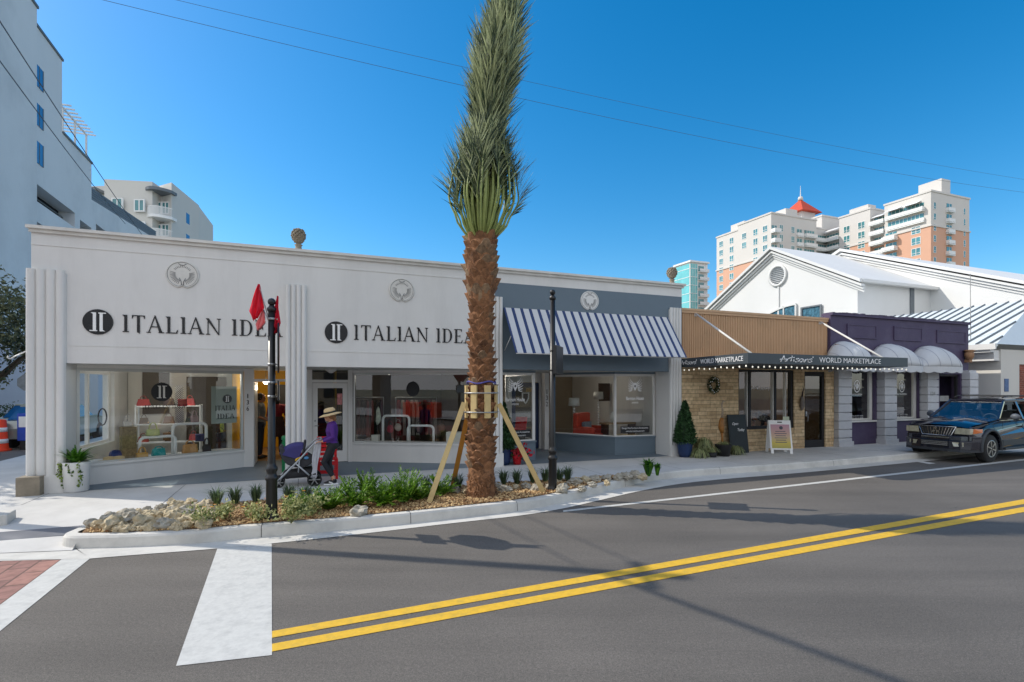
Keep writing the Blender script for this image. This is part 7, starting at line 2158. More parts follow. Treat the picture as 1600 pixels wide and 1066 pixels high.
def head(m, c, fwd, s=1.0):
    """head centre c, facing fwd (horizontal)"""
    c = Vector(c); f = Vector(fwd).normalized(); sd = Vector((-f.y, f.x, 0))
    R = Matrix((f, sd, Vector((0, 0, 1)))).transposed().to_4x4()
    m.ball(tuple(c + Vector((0, 0, .03 * s))), .098 * s, 3, (1.0, .80, 1.02), rot=R.to_3x3())
    m.ball(tuple(c + f * .022 * s - Vector((0, 0, .045 * s))), .078 * s, 3, (.95, .78, 1.0), rot=R.to_3x3())
    m.tube([c + f * .088 * s + Vector((0, 0, .02 * s)), c + f * .112 * s - Vector((0, 0, .012 * s)), c + f * .098 * s - Vector((0, 0, .022 * s))], [.009 * s, .014 * s, .010 * s], 6)
    for q_ in (-1, 1):
        m.ball(tuple(c + sd * q_ * .079 * s - f * .005 * s), .022 * s, 1, (.8, .35, 1.3), rot=R.to_3x3())
    m.tube([c + f * .092 * s + sd * .02 * s - Vector((0, 0, .048 * s)), c + f * .098 * s - Vector((0, 0, .048 * s)), c + f * .092 * s - sd * .02 * s - Vector((0, 0, .048 * s))], .006 * s, 5)
def eyes(c, fwd, parent, s=1.0):
    c = Vector(c); f = Vector(fwd).normalized(); sd = Vector((-f.y, f.x, 0)); m = MB()
    for q_ in (-1, 1): m.ball(tuple(c + f * .088 * s + sd * q_ * .032 * s + Vector((0, 0, .012 * s))), .009 * s, 1)
    m.build('eyes', M['blackmat'], parent)
# ---- woman with straw hat pushing the stroller; she walks towards -x (street left)
base = G(519, 757, .15)
wp = thing('person', 'person in straw sun hat, purple top and black leggings pushing a stroller', 'person', tuple(base), ANG + pi); wp.scale = (.93, .93, .915)
# local frame: +x = walking direction (left in the photo), +y = towards the street
Hp, Hn = Vector((0.0, -.085, .84)), Vector((0.0, .085, .84))
legs = [[Hp, (.17, -.09, .47), (-.10, -.09, .10)], [Hn, (.06, .08, .46), (-.02, .09, .10)]]
legs = [[Hp, Vector((.06, -.09, .47)), Vector((-.02, -.085, .10))], [Hn, Vector((.17, .09, .49)), Vector((-.03, .09, .13))]]
sh = [Vector((.01, -.155, 1.27)), Vector((.01, .155, 1.27))]
el = [Vector((-.01, -.21, 1.03)), Vector((-.01, .21, 1.03))]
wr = [Vector((.20, -.17, .945)), Vector((.20, .17, .945))]
hc = Vector((.055, 0, 1.475))
def torso(m, k=1.0):
    chain(m, [(0, 0, .84), (.0, 0, 1.0), (.005, 0, 1.15), (.0, 0, 1.27)], [.125 * k, .098 * k, .118 * k, .10 * k], 16)
    chain(m, [(-.03, -.075, .86), (-.03, .075, .86)], [.105 * k, .105 * k], 12)
    chain(m, [(-.005, -.13, 1.26), (-.005, .13, 1.26)], [.06 * k, .06 * k], 12)
    chain(m, [(.045, -.06, 1.14), (.045, .06, 1.14)], [.062 * k, .062 * k], 12)
m = MB(); torso(m)
for i in range(2):
    chain(m, legs[i], [.085, .055, .034]); a = legs[i][2]
    m.tube([a, a + Vector((.03, 0, -.05)), a + Vector((.15, 0, -.085 if i == 0 else -.09))], [.034, .034, .022], 8)
    chain(m, [sh[i], el[i], wr[i]], [.048, .036, .024]); hand(m, wr[i] + Vector((.01, 0, -.005)), (.95, -.1 if i else .1, .0), (0, 0, 1), .95, .9)
chain(m, [(.005, 0, 1.27), (.03, 0, 1.40)], [.052, .046]); head(m, hc, (1, 0, -.0))
remesh(m, .009, 2).build('body', M['skin'], wp); eyes(hc, (1, 0, 0), wp)
m = MB(); torso(m, 1.07); chain(m, [(0, 0, .9), (0, 0, .93)], [.12, .12])
for i in range(2): chain(m, [sh[i], el[i], el[i].lerp(wr[i], .86)], [.058, .046, .034])
q_ = remesh(m, .014, 2)
keep = MB(); keep.add(q_.v, [f for f in q_.f if min(q_.v[i][2] for i in f) > .90], True); keep.build('purple_top', M['violet'], wp)
m = MB(); chain(m, [(-.03, -.07, .86), (-.03, .07, .86)], [.115, .115]); chain(m, [(0, 0, .86), (0, 0, .93)], [.128, .118], 14)
for i in range(2): chain(m, [legs[i][0], legs[i][1], legs[i][1].lerp(legs[i][2], .78)], [.095, .062, .044])
remesh(m, .014, 2).build('leggings', M['leggings'], wp)
for i in range(2):
    a = legs[i][2]; toe = a + Vector((.16, 0, -.075))
    m = MB(); m.tube([a + Vector((-.055, 0, -.06)), a + Vector((0, 0, -.045)), a + Vector((.08, 0, -.06)), toe + Vector((.02, 0, -.01))], [.03, .045, .042, .024], 10, sq=.9)
    m.tube([a + Vector((0, 0, -.05)), a + Vector((-.01, 0, .0))], [.044, .042], 10)
    sh_ = m.build('shoe', M['black'], wp); m = MB(); m.bevbox(a.x - .09, a.x + .20, a.y - .04, a.y + .04, a.z - .12, a.z - .092, .01); m.build('sole', M['white'], sh_)
    m = MB(); m.bar((a.x + .02, a.y + .046 , a.z - .085), (a.x + .10, a.y + .042, a.z - .05), .004, .02); m.build('shoe_stripe', M['white'], sh_)
m = MB(); m.ball((hc.x - .03, 0, hc.z + .015), .098, 3, (.95, .88, 1.0)); m.tube([(hc.x - .08, 0, hc.z - .02), (hc.x - .1, 0, hc.z - .09), (hc.x - .085, 0, hc.z - .13)], [.05, .04, .018], 8); m.build('hair', mat('light_brown_hair', rgb(150, 106, 70), .7, var=.2, scale=30), wp)
m = MB(); m.T = Matrix.Translation((hc.x - .015, 0, hc.z + .045)) @ Matrix.Rotation(radians(13), 4, 'Y')
m.lathe([(.215, -.03), (.218, -.024), (.16, .0), (.112, .012), (.108, .06), (.10, .1), (.07, .125), (.0, .132)], (0, 0, 0), 36, sx=1.1); ht = m.build('straw_hat', M['straw'], wp)
sd_ = ht.modifiers.new('thick', 'SOLIDIFY'); sd_.thickness = .004
m = MB(); m.T = Matrix.Translation((hc.x - .015, 0, hc.z + .045)) @ Matrix.Rotation(radians(13), 4, 'Y'); m.lathe([(.116, .014), (.114, .05)], (0, 0, 0), 30, sx=1.1); m.build('hat_ribbon', M['blackmat'], ht)
# ---- stroller, same heading
sb = Vector(G(468, 758, .15))
st = thing('baby_stroller', 'baby stroller with purple hood, grey chassis and black basket pushed by the woman', 'stroller', tuple(sb), ANG + pi); st.scale = (1, 1, .94)
m = MB()
for y in (-.24, .24):
    m.tube([(-.36, y, .94), (-.28, y, .90), (.0, y, .56), (.33, y, .20), (.38, y * .8, .15)], [.016, .017, .018, .018, .014], 8)
    m.tube([(-.27, y, .13), (.08, y, .50)], .016, 8); m.tube([(.02, y, .30), (-.0, y, .56)], .014, 6)
m.tube([(-.36, -.24, .94), (-.40, -.18, .955), (-.40, .18, .955), (-.36, .24, .94)], .018, 8)
m.tube([(-.27, -.24, .13), (-.27, .24, .13)], .014, 8); m.tube([(.33, -.22, .18), (.33, .22, .18)], .012, 8)
m.build('chassis', mat('silver_tube', rgb(176, 180, 184), .35, metal=.5, var=.05), st)
def wheel(x, y, r_, w_):
    m = MB(); c = (x, y, r_); m.lathe([(r_ * .78, -w_ / 2), (r_ * .95, -w_ / 2), (r_, -w_ / 4), (r_, w_ / 4), (r_ * .95, w_ / 2), (r_ * .78, w_ / 2), (r_ * .78, -w_ / 2)], c, 26, axis='Y'); o = m.build('wheel', M['rubber'], st)
    m = MB(); m.lathe([(0, -w_ * .5), (.028, -w_ * .5), (.028, w_ * .5), (0, w_ * .5)], c, 12, axis='Y')
    for k_ in range(6): a = 2 * pi * k_ / 6; m.bar((x, y, r_), (x + cos(a) * r_ * .8, y, r_ + sin(a) * r_ * .8), .018, .02, up=(0, 1, 0))
    m.build('spokes', M['steel'], o)
for y in (-.25, .25): wheel(-.27, y, .135, .045)
for y in (-.17, .17): wheel(.36, y, .10, .04)
m = MB(); chain(m, [(-.20, -.1, .27), (.22, -.1, .24)], [.11, .09], 12, .9); chain(m, [(-.20, .1, .27), (.22, .1, .24)], [.11, .09], 12, .9); remesh(m, .02, 3).build('basket', M['blackmat'], st)
# car seat shell
m = MB()
prof_ = [(-.22, .46), (-.24, .60), (-.16, .66), (-.02, .60), (.10, .60), (.22, .70), (.32, .86), (.36, .84), (.32, .60), (.22, .46), (.05, .39), (-.12, .40)]
m.prism([(x, z) for x, z in prof_], -.2, .2, 'Y'); sh2 = m.build('seat_shell', mat('charcoal_fabric', rgb(58, 58, 62), .85, var=.2, scale=12), st)
b_ = sh2.modifiers.new('b', 'BEVEL'); b_.width = .03; b_.segments = 3
m = MB(); vs = []; fs = []
n = 10
for i in range(n + 1):       # folding hood: arcs about the pivot
    a = radians(20 + 88 * i / n)
    for j in range(9):
        y = -.215 + .43 * j / 8; k_ = sqrt(max(0, 1 - (y / .235) ** 4))
        vs.append((.02 + cos(a) * (.36 * (.55 + .45 * k_)), y, .58 + sin(a) * .31 * (.5 + .5 * k_)))
for i in range(n):
    for j in range(8): q_ = i * 9 + j; fs.append((q_, q_ + 1, q_ + 10, q_ + 9))
m.add(vs, fs, True)
for j_ in (0, 8):
    for i in range(n): m.add([(.02, (-.205 if j_ == 0 else .205), .56), vs[i * 9 + j_], vs[(i + 1) * 9 + j_]], [(0, 1, 2)])
hd_ = m.build('hood', mat('purple_canvas', rgb(64, 60, 116), .85, var=.08), st); sd_ = hd_.modifiers.new('t', 'SOLIDIFY'); sd_.thickness = .008
m = MB(); m.tube([(-.06, -.22, .60), (-.09, -.21, .82), (-.10, -.12, .91), (-.10, .12, .91), (-.09, .21, .82), (-.06, .22, .60)], .022, 8); m.build('carry_handle', M['blackmat'], st)
m = MB(); chain(m, [(-.02, -.05, .62), (.06, -.02, .68)], [.05, .045]); m.ball((-.1, .15, .66), .05, 2); m.build('red_toy', M['redpaint'], st)
m = MB(); chain(m, [(-.02, .2, .60), (.05, .21, .57), (.06, .21, .54)], [.018, .02, .018]); m.build('yellow_toy', M['line_yellow'], st)
m = MB(); m.ball((-.12, .21, .585), .04, 2, (1.2, .4, .8)); m.build('blue_toy', mat('light_blue', rgb(90, 150, 200), .5), st)
# blanket hanging at the rear
m = MB(); vs = []; fs = []
for i in range(13):
    t = i / 12
    for j in range(7):
        s_ = j / 6 - .5; vs.append((-.34 + .10 * t + .12 * s_ * (1 - .35 * t) + .012 * sin(t * 9 + s_ * 8), .265 + .018 * sin(s_ * 14 + t * 3), .90 - .72 * t + .03 * s_))
for i in range(12):
    for j in range(6): q_ = i * 7 + j; fs.append((q_, q_ + 1, q_ + 8, q_ + 7))
m.add(vs, fs, True); bl = m.build('blanket', mat('pale_grey_blanket', rgb(196, 196, 202), .9, var=.08, scale=8), st); sd_ = bl.modifiers.new('t', 'SOLIDIFY'); sd_.thickness = .012
# ---- people inside the shops
def standing(loc, rz, label, top, bottom, hairc, group=None, skirt=None, arms='front', s=1.0):
    t = thing('person', label, 'person', tuple(loc), rz, group); t.scale = (s, s, s)
    lg = [[Vector((0, -.09, .88)), Vector((.01, -.1, .48)), Vector((-.01, -.1, .09))], [Vector((0, .09, .88)), Vector((.01, .1, .48)), Vector((-.01, .1, .09))]]
    S_ = [Vector((0, -.19, 1.40)), Vector((0, .19, 1.40))]
    E_ = [Vector((-.02, -.24, 1.13)), Vector((-.02, .24, 1.13))]; W_ = [Vector((.2, -.2, 1.02)), Vector((.2, .2, 1.02))] if arms == 'front' else [Vector((.03, -.26, .88)), Vector((.03, .26, .88))]
    hc_ = Vector((.03, 0, 1.60))
    def tor(m, k):
        chain(m, [(0, 0, .9), (0, 0, 1.1), (0, 0, 1.26), (0, 0, 1.4)], [.14 * k, .12 * k, .135 * k, .11 * k], 14); chain(m, [(0, -.09, .92), (0, .09, .92)], [.115 * k] * 2); chain(m, [(0, -.16, 1.4), (0, .16, 1.4)], [.065 * k] * 2)
    m = MB(); tor(m, 1)
    for i in range(2):
        chain(m, lg[i], [.09, .058, .038]); a = lg[i][2]; m.tube([a, a + Vector((.04, 0, -.05)), a + Vector((.16, 0, -.07))], [.036, .036, .024], 8)
        chain(m, [S_[i], E_[i], W_[i]], [.052, .04, .028]); hand(m, W_[i], (W_[i] - E_[i]), (0, 0, 1) if arms == 'front' else (1, 0, 0), 1, .5)
    chain(m, [(0, 0, 1.4), (.02, 0, 1.52)], [.056, .052]); head(m, hc_, (1, 0, 0)); remesh(m, .012, 2).build('body', M['skin2'], t); eyes(hc_, (1, 0, 0), t)
    m = MB(); tor(m, 1.08)
    for i in range(2): chain(m, [S_[i], E_[i]], [.064, .05])
    remesh(m, .018, 2).build('shirt', top, t)
    m = MB(); chain(m, [(0, -.09, .91), (0, .09, .91)], [.13] * 2)
    for i in range(2): chain(m, lg[i][:2] + [lg[i][2] + Vector((0, 0, .03))], [.102, .07, .055])
    remesh(m, .018, 2).build('trousers', bottom, t)
    if skirt: m = MB(); m.lathe([(.24, .55), (.25, .57), (.17, 1.1), (.15, 1.12)], (0, 0, 0), 20, sx=.85); m.build('skirt', skirt, t)
    m = MB(); m.ball((hc_.x - .025, 0, hc_.z + .035), .106, 3, (1, .86, 1)); 
    if skirt: m.ball((hc_.x - .06, 0, hc_.z - .06), .085, 2, (.8, .95, 1.4))
    m.build('hair', hairc, t)
    for i in range(2): a = lg[i][2]; m = MB(); m.tube([a + Vector((-.05, 0, -.05)), a + Vector((.06, 0, -.05)), a + Vector((.17, 0, -.065))], [.04, .045, .028], 8); m.build('shoe', M['black'], t)
    return t
standing(W(3.22, 3.6, .17), ANG + radians(-5), 'person in grey shirt standing at the left side of the yellow shop doorway', mat('grey_shirt', rgb(110, 116, 118), .8), mat('dark_jeans', rgb(36, 42, 56), .8), M['blackmat'], None)
standing(W(3.62, 4.0, .17), ANG + pi / 2, 'person with dark hair, red top and dark skirt seen from behind in the yellow shop', mat('dark_red_top', rgb(120, 28, 44), .8), M['leggings'], M['blackmat'], None, skirt=mat('dark_skirt', rgb(60, 40, 38), .8, var=.3), s=.97)
# person bending over in the stone shop window
p = W(U(1192, .8), .85, .35); t = thing('person', 'person in dark t-shirt bending forward behind the stone shop window', 'person', tuple(p), ANG + pi)
m = MB(); hip, shd = Vector((-.25, 0, .62)), Vector((.12, 0, .82)); hc_ = Vector((.28, 0, .78))
chain(m, [hip, shd], [.14, .12]); chain(m, [shd + Vector((0, -.15, 0)), shd + Vector((0, .15, 0))], [.07, .07]); chain(m, [shd, shd + Vector((.1, 0, 0))], [.055, .05]); head(m, hc_, (.9, 0, -.3))
for y in (-.19, .19):
    chain(m, [shd + Vector((0, y, 0)), Vector((.08, y * 1.25, .52)), Vector((.27, y * .8, .38))], [.052, .04, .028]); hand(m, (.27, y * .8, .38), (.7, 0, -.5), (0, 0, 1))
    chain(m, [hip + Vector((0, y * .5, 0)), Vector((-.1, y * .6, .22)), Vector((-.3, y * .6, -.12))], [.09, .065, .04])
remesh(m, .012, 2).build('body', M['skin2'], t); eyes(hc_, (.9, 0, -.3), t)
m = MB(); chain(m, [hip, shd], [.155, .135]); chain(m, [shd + Vector((0, -.17, 0)), shd + Vector((0, .17, 0))], [.085, .085])
for y in (-.19, .19): chain(m, [shd + Vector((0, y, 0)), shd.lerp(Vector((.08, y * 1.25, .52)), .6) + Vector((0, y * .4, 0))], [.07, .06])
remesh(m, .018, 2).build('t_shirt', mat('dark_tshirt', rgb(40, 42, 50), .8), t)
m = MB()
for y in (-.19, .19): chain(m, [hip + Vector((0, y * .5, 0)), Vector((-.1, y * .6, .22)), Vector((-.28, y * .6, -.08))], [.105, .078, .056])
remesh(m, .02, 2).build('trousers', mat('dark_trousers', rgb(34, 34, 40), .8), t)
m = MB(); m.ball((hc_.x - .01, 0, hc_.z + .04), .105, 3, (1, .86, 1)); m.build('hair', mat('brown_hair', rgb(70, 44, 30), .7), t)
# ------------------------------------------------------------------ dark blue sport utility vehicle
car_o = Vector((12.42, 13.98, 0)) + RN * .02
hd_ang = atan2(RD.y, RD.x) + pi
cw2, CL = 1.80, 4.62
# car frame: +x forward, +y = its left side (towards the street); origin under the middle of the front bumper
org = Vector((12.32, 13.95, 0)) + RN * (cw2 / 2)
car = thing('sport_utility_vehicle', 'dark navy sport utility vehicle with chrome grille parked at the kerb', 'car', (org.x, org.y, .004), hd_ang)
paint = mat('navy_car_paint', rgb(16, 20, 38), .22, metal=.1, var=.03, coat=1.0, spec=.6)
clad = mat('grey_cladding', rgb(46, 50, 56), .5, var=.05)
def cb(name, m, mt, parent=None, bev=0): 
    o = m.build(name, mt, parent or car)
    if bev: b_ = o.modifiers.new('b', 'BEVEL'); b_.width = bev; b_.segments = 3; b_.limit_method = 'ANGLE'; b_.angle_limit = radians(35)
    return o
hw = cw2 / 2
wx = (-.80, -3.53); wr_ = .385
def archpts(cx, r_, z0, n=12):
    return [(cx + r_ * cos(a), wr_ + r_ * sin(a)) for a in [pi * k_ / n for k_ in range(n + 1)]]
R_a = .47
side = [(-.06, .42), (-.02, .62), (-.03, .86), (-.12, .98), (-.75, 1.07), (-1.32, 1.13), (-1.42, 1.15), (-4.52, 1.16), (-4.60, .95), (-4.60, .46), (-4.45, .38)]
low = [(wx[1] - R_a, .36)] + [(wx[1] - R_a * cos(a), wr_ + R_a * sin(a)) for a in [pi * k_ / 12 for k_ in range(13)]] + [(wx[1] + R_a, .34), (wx[0] - R_a, .34)] + [(wx[0] - R_a * cos(a), wr_ + R_a * sin(a)) for a in [pi * k_ / 12 for k_ in range(13)]] + [(wx[0] + R_a, .38)]
poly = side + low
# layered widths: outer skin bulges at the waist
def skin_side(y_of):
    m = MB(); n = len(poly)
    L = [[(x, y_of(x, z, s_), z) for x, z in poly] for s_ in (1, -1)]
    m.add(L[0] + L[1], [tuple(range(n)), tuple(range(2 * n - 1, n - 1, -1))] + [(i, i + n, (i + 1) % n + n, (i + 1) % n) for i in range(n)], False)
    return m
def yw(x, z, s_):
    w_ = hw - .0 - .05 * max(0, (z - .85)) / .3 - .04 * max(0, (.5 - z)) / .2
    if x > -.5: w_ -= .30 * ((x + .5) / .5) ** 2 * .55
    if x < -4.3: w_ -= .08 * ((-4.3 - x) / .3)
    return s_ * w_
mb_ = skin_side(yw)
body = cb('body', mb_, paint, bev=.035)
# bonnet crown
m = MB(); vs = []; fs = []
for i in range(9):
    x = -.06 - 1.34 * i / 8; zt = .985 + .165 * (i / 8) ** .8
    for j in range(11):
        t = j / 10 * 2 - 1; wl = abs(yw(x, zt, 1)) * .93
        vs.append((x, t * wl, zt + .012 + .055 * (1 - abs(t) ** 3) + (.02 if abs(t) < .45 else 0) - (.05 if i == 0 else 0)))
for i in range(8):
    for j in range(10): q_ = i * 11 + j; fs.append((q_, q_ + 1, q_ + 12, q_ + 11))
m.add(vs, fs, True); cb('bonnet', m, paint)
# greenhouse
zr = 1.70
def GW(x, z): return hw - .07 - .20 * (z - 1.14) / .56
def gpt(x, z, s_): return (x, s_ * GW(x, z), z)
gl_b = [(-1.30, 1.14), (-4.50, 1.15)]; 
ro_f, ro_b = -2.02, -4.38
m = MB()
V = [gpt(-1.28, 1.14, 1), gpt(-1.28, 1.14, -1), gpt(ro_f, zr - .04, 1), gpt(ro_f, zr - .04, -1), gpt(ro_b, zr - .02, 1), gpt(ro_b, zr - .02, -1), gpt(-4.55, 1.14, 1), gpt(-4.55, 1.14, -1)]
# pillars
for s_ in (1, -1):
    for (x0, z0, x1, z1, w_) in ((-1.30, 1.14, -2.03, zr - .03, .07), (-2.62, 1.14, -2.62, zr - .03, .10), (-3.56, 1.14, -3.60, zr - .03, .10), (-4.52, 1.14, -4.38, zr - .03, .12)):
        m.bar(gpt(x0, z0, s_), gpt(x1, z1, s_), w_, .05, up=(0, 1, 0))
    m.bar(gpt(ro_f, zr - .03, s_), gpt(ro_b, zr - .03, s_), .07, .07, up=(0, 1, 0))
m.bar(gpt(ro_f, zr - .03, 1), gpt(ro_f, zr - .03, -1), .06, .06); m.bar(gpt(ro_b, zr - .03, 1), gpt(ro_b, zr - .03, -1), .08, .06)
cb('pillars', m, paint, bev=.012)
m = MB(); vs = []; fs = []
for i in range(9):
    x = ro_f + .03 + (ro_b - ro_f - .06) * i / 8
    for j in range(9): t = j / 8 * 2 - 1; vs.append((x, t * (GW(0, zr) + .02), zr - .0 + .045 * (1 - t * t) + .02 * sin(pi * i / 8)))
for i in range(8):
    for j in range(8): q_ = i * 9 + j; fs.append((q_, q_ + 1, q_ + 10, q_ + 9))
m.add(vs, fs, True); cb('roof', m, paint)
cg = glassmat('car_glass', (.42, .46, .48), 1.55, .05)
m = MB(); m.quad(gpt(-1.30, 1.15, -1), gpt(-1.30, 1.15, 1), gpt(ro_f, zr - .05, 1), gpt(ro_f, zr - .05, -1)); wsn = cb('windscreen', m, glassmat('windscreen_glass', (.5, .54, .56), 1.55, .07))
m = MB(); m.quad(gpt(-4.53, 1.16, -1), gpt(-4.53, 1.16, 1), gpt(ro_b, zr - .05, 1), gpt(ro_b, zr - .05, -1)); cb('rear_window', m, cg)
for s_ in (1, -1):
    for (xa, xb, xc, xd) in ((-1.42, -2.57, -2.57, -2.05), (-2.67, -3.51, -3.54, -2.67), (-3.61, -4.42, -4.34, -3.65)):
        pts = [gpt(xa, 1.16, s_), gpt(xb, 1.16, s_), gpt(xc, zr - .06, s_), gpt(xd, zr - .06, s_)]
        m = MB(); m.quad(*(pts[::-1] if s_ > 0 else pts)); cb('side_window', m, cg)
m = MB(); m.tube([(-1.24, .62, 1.175), (-1.29, .05, 1.185)], .012, 5); m.tube([(-1.24, -.02, 1.175), (-1.29, -.6, 1.185)], .012, 5); cb('wiper', m, M['blackmat'])
# seats, dashboard and steering wheel
m = MB(); m.box(-1.75, -1.4, -.7, .7, .9, 1.16)
for y in (-.38, .38):
    for x in (-2.5, -3.4): m.bevbox(x - .12, x + .06, y - .24, y + .24, .8, 1.36, .04); m.bevbox(x - .1, x + .0, y - .12, y + .12, 1.38, 1.55, .03)
cb('seats', m, mat('car_interior', rgb(96, 92, 88), .8))
m = MB(); m.tube([(-1.95 + .09 * sin(a) * .5, .38 + .18 * cos(a), 1.12 + .17 * sin(a)) for a in [2 * pi * k_ / 20 for k_ in range(21)]], .014, 6); cb('steering_wheel', m, mat('wheel_grey', rgb(130, 130, 128), .6))
m = MB(); m.box(-4.4, -.3, -hw + .12, hw - .12, .30, .45); m.box(-4.3, -1.2, -hw + .1, hw - .1, .45, .9); cb('underbody', m, M['blackmat'])
# wheels
for x in wx:
    for s_ in (1, -1):
        yc = s_ * (hw - .12); m = MB(); c = (x, yc, wr_); w_ = .24
        m.lathe([(.22, -w_ / 2), (.34, -w_ / 2), (.375, -w_ / 2 + .03), (.385, -w_ / 4), (.385, w_ / 4), (.375, w_ / 2 - .03), (.34, w_ / 2), (.22, w_ / 2)], c, 40, axis='Y'); o = cb('wheel', m, M['rubber'])
        m = MB(); yo = yc + s_ * (w_ / 2 - .01); 
        m.lathe([(.235, 0), (.235, s_ * .012), (.205, s_ * .012), (.19, -s_ * .05), (.0, -s_ * .06)], (x, yo, wr_), 32, axis='Y')
        m.lathe([(.0, s_ * .012), (.055, s_ * .008), (.06, -s_ * .04)], (x, yo, wr_), 16, axis='Y')
        for k_ in range(6): a = 2 * pi * k_ / 6 + .3; m.bar((x + cos(a) * .05, yo - s_ * .008, wr_ + sin(a) * .05), (x + cos(a) * .21, yo - s_ * .004, wr_ + sin(a) * .21), .03, .055, up=(0, 1, 0))
        m.build('rim', mat('alloy_rim', rgb(176, 174, 168), .35, metal=.7, var=.1), o)
        # flared arch
        m = MB(); A1 = [(x + (R_a + .0) * cos(a), wr_ + (R_a) * sin(a)) for a in [radians(-8 + 196 * k_ / 18) for k_ in range(19)]]; A2 = [(x + (R_a + .075) * cos(a), wr_ + (R_a + .075) * sin(a)) for a in [radians(-8 + 196 * k_ / 18) for k_ in range(19)]]
        yi, yo2 = s_ * (hw - .06), s_ * (hw + .028); vs = []
        for (a1, a2) in zip(A1, A2): vs += [(a1[0], yi, a1[1]), (a1[0], yo2, a1[1]), (a2[0], yo2 - s_ * .008, a2[1]), (a2[0], yi, a2[1])]
        fs = []
        for k_ in range(18):
            for j in range(4): fs.append((k_ * 4 + j, k_ * 4 + (j + 1) % 4, (k_ + 1) * 4 + (j + 1) % 4, (k_ + 1) * 4 + j))
        m.add(vs, fs, True); cb('wheel_arch', m, clad)
# sill boards, side moulding, door lines
for s_ in (1, -1):
    m = MB(); m.bevbox(wx[1] + R_a + .1, wx[0] - R_a - .1, s_ * (hw - .06), s_ * (hw + .07), .33, .39, .015); cb('side_step', m, clad)
    m = MB(); m.box(wx[1] + R_a + .1, wx[0] - R_a - .1, s_ * (hw - .03), s_ * (hw + .012), .44, .60); cb('side_moulding', m, clad, bev=.006)
    for (xa, xb) in ((-1.45, -2.60), (-2.64, -3.45)):
        m = MB(); yy = s_ * (hw + .003)
        for (p0, p1) in (((xa, .62), (xa, 1.1)), ((xb, .62), (xb, 1.1))): m.bar((p0[0], yy * .985, p0[1]), (p1[0], s_ * (hw - .038), p1[1]), .008, .008)
        d_ = cb('door_seam', m, M['black'])
        m = MB(); m.bevbox(xb + .06, xb + .24, s_ * (hw - .02), s_ * (hw + .035), .93, .97, .01); cb('door_handle', m, paint)
    m = MB(); m.ball((-1.72, s_ * (hw + .13), 1.24), .11, 2, (.55, 1.05, .85)); mr_ = cb('mirror', m, mat('mirror_shell', rgb(78, 84, 92), .5)); m = MB(); m.bar((-1.66, s_ * (hw - .08), 1.16), (-1.7, s_ * (hw + .06), 1.2), .06, .05); m.build('mirror_arm', M['blackmat'], mr_)
    m = MB(); m.tube([(-2.1, s_ * .58, zr + .06), (-2.3, s_ * .58, zr + .1), (-4.1, s_ * .58, zr + .1), (-4.3, s_ * .58, zr + .05)], .018, 8); cb('roof_rail', m, M['blackmat'])
m = MB()
for x in (-2.6, -3.7): m.bevbox(x - .03, x + .03, -.6, .6, zr + .08, zr + .12, .01)
cb('cross_bar', m, M['blackmat'])
# front: grille, lamps, bumper
fx = .0
m = MB(); m.add([(fx - .03, -.42, .95), (fx - .03, .42, .95), (fx + .0, .33, .74), (fx + .0, -.33, .74)], [(0, 1, 2, 3)]); cb('grille_backing', m, M['blackmat'])
m = MB()
gpts = [(fx - .02, -.45, .965), (fx - .02, .45, .965), (fx + .015, .35, .72), (fx + .015, -.35, .72), (fx - .02, -.45, .965)]
m.tube(gpts, .02, 6)
for i in range(11):
    y = -.38 + i * .076; yb = y * .78; m.bar((fx - .005, y, .945), (fx + .015, yb, .745), .013, .010)
gr_ = cb('grille', m, M['chrome'])
# three diamond badge
m = MB()
for a in (90, 210, 330):
    a = radians(a); c_ = Vector((0, cos(a) * .062, .86 + sin(a) * .062)); d1 = Vector((0, cos(a), sin(a))) * .06; d2 = Vector((0, -sin(a), cos(a))) * .034
    P4 = [c_ + d1, c_ + d2, c_ - d1, c_ - d2]; m.add([(fx + .06, p.y, p.z) for p in P4] + [(fx + .03, p.y, p.z) for p in P4], [(0, 1, 2, 3), (7, 6, 5, 4), (0, 4, 5, 1), (1, 5, 6, 2), (2, 6, 7, 3), (3, 7, 4, 0)])
m.build('badge', M['chrome'], gr_)
lens = mat('lamp_lens', rgb(176, 172, 150), .12, var=.25, scale=18, coat=1, spec=.8)
for s_ in (1, -1):
    F4 = [(.012, .46, .95), (.0, .775, .94), (.0, .775, .785), (.015, .43, .78), (-.37, .893, .925), (-.35, .897, .83)]
    F4 = [(x, s_ * y, z) for x, y, z in F4]
    m = MB(); m.add(F4, [(0, 1, 2, 3), (1, 4, 5, 2)]); m.add([(x - .12, y * .9, z - .01) for x, y, z in F4[:4]] + F4[:4], [(4, 5, 1, 0), (7, 6, 2, 3)]); hl = cb('headlight', m, lens)
    m = MB(); m.add([(-.10, s_ * .812, .934), (-.36, s_ * .897, .92), (-.34, s_ * .902, .835), (-.08, s_ * .81, .80)], [(0, 1, 2, 3)]); m.build('indicator', mat('amber_lens', rgb(206, 110, 50), .15, coat=1), hl)
m = MB()
bp = [(.06, 0), (.06, .35), (.03, .6), (-.08, .80), (-.33, .905)]
full = [(x, -y) for x, y in bp[::-1]] + bp[1:]
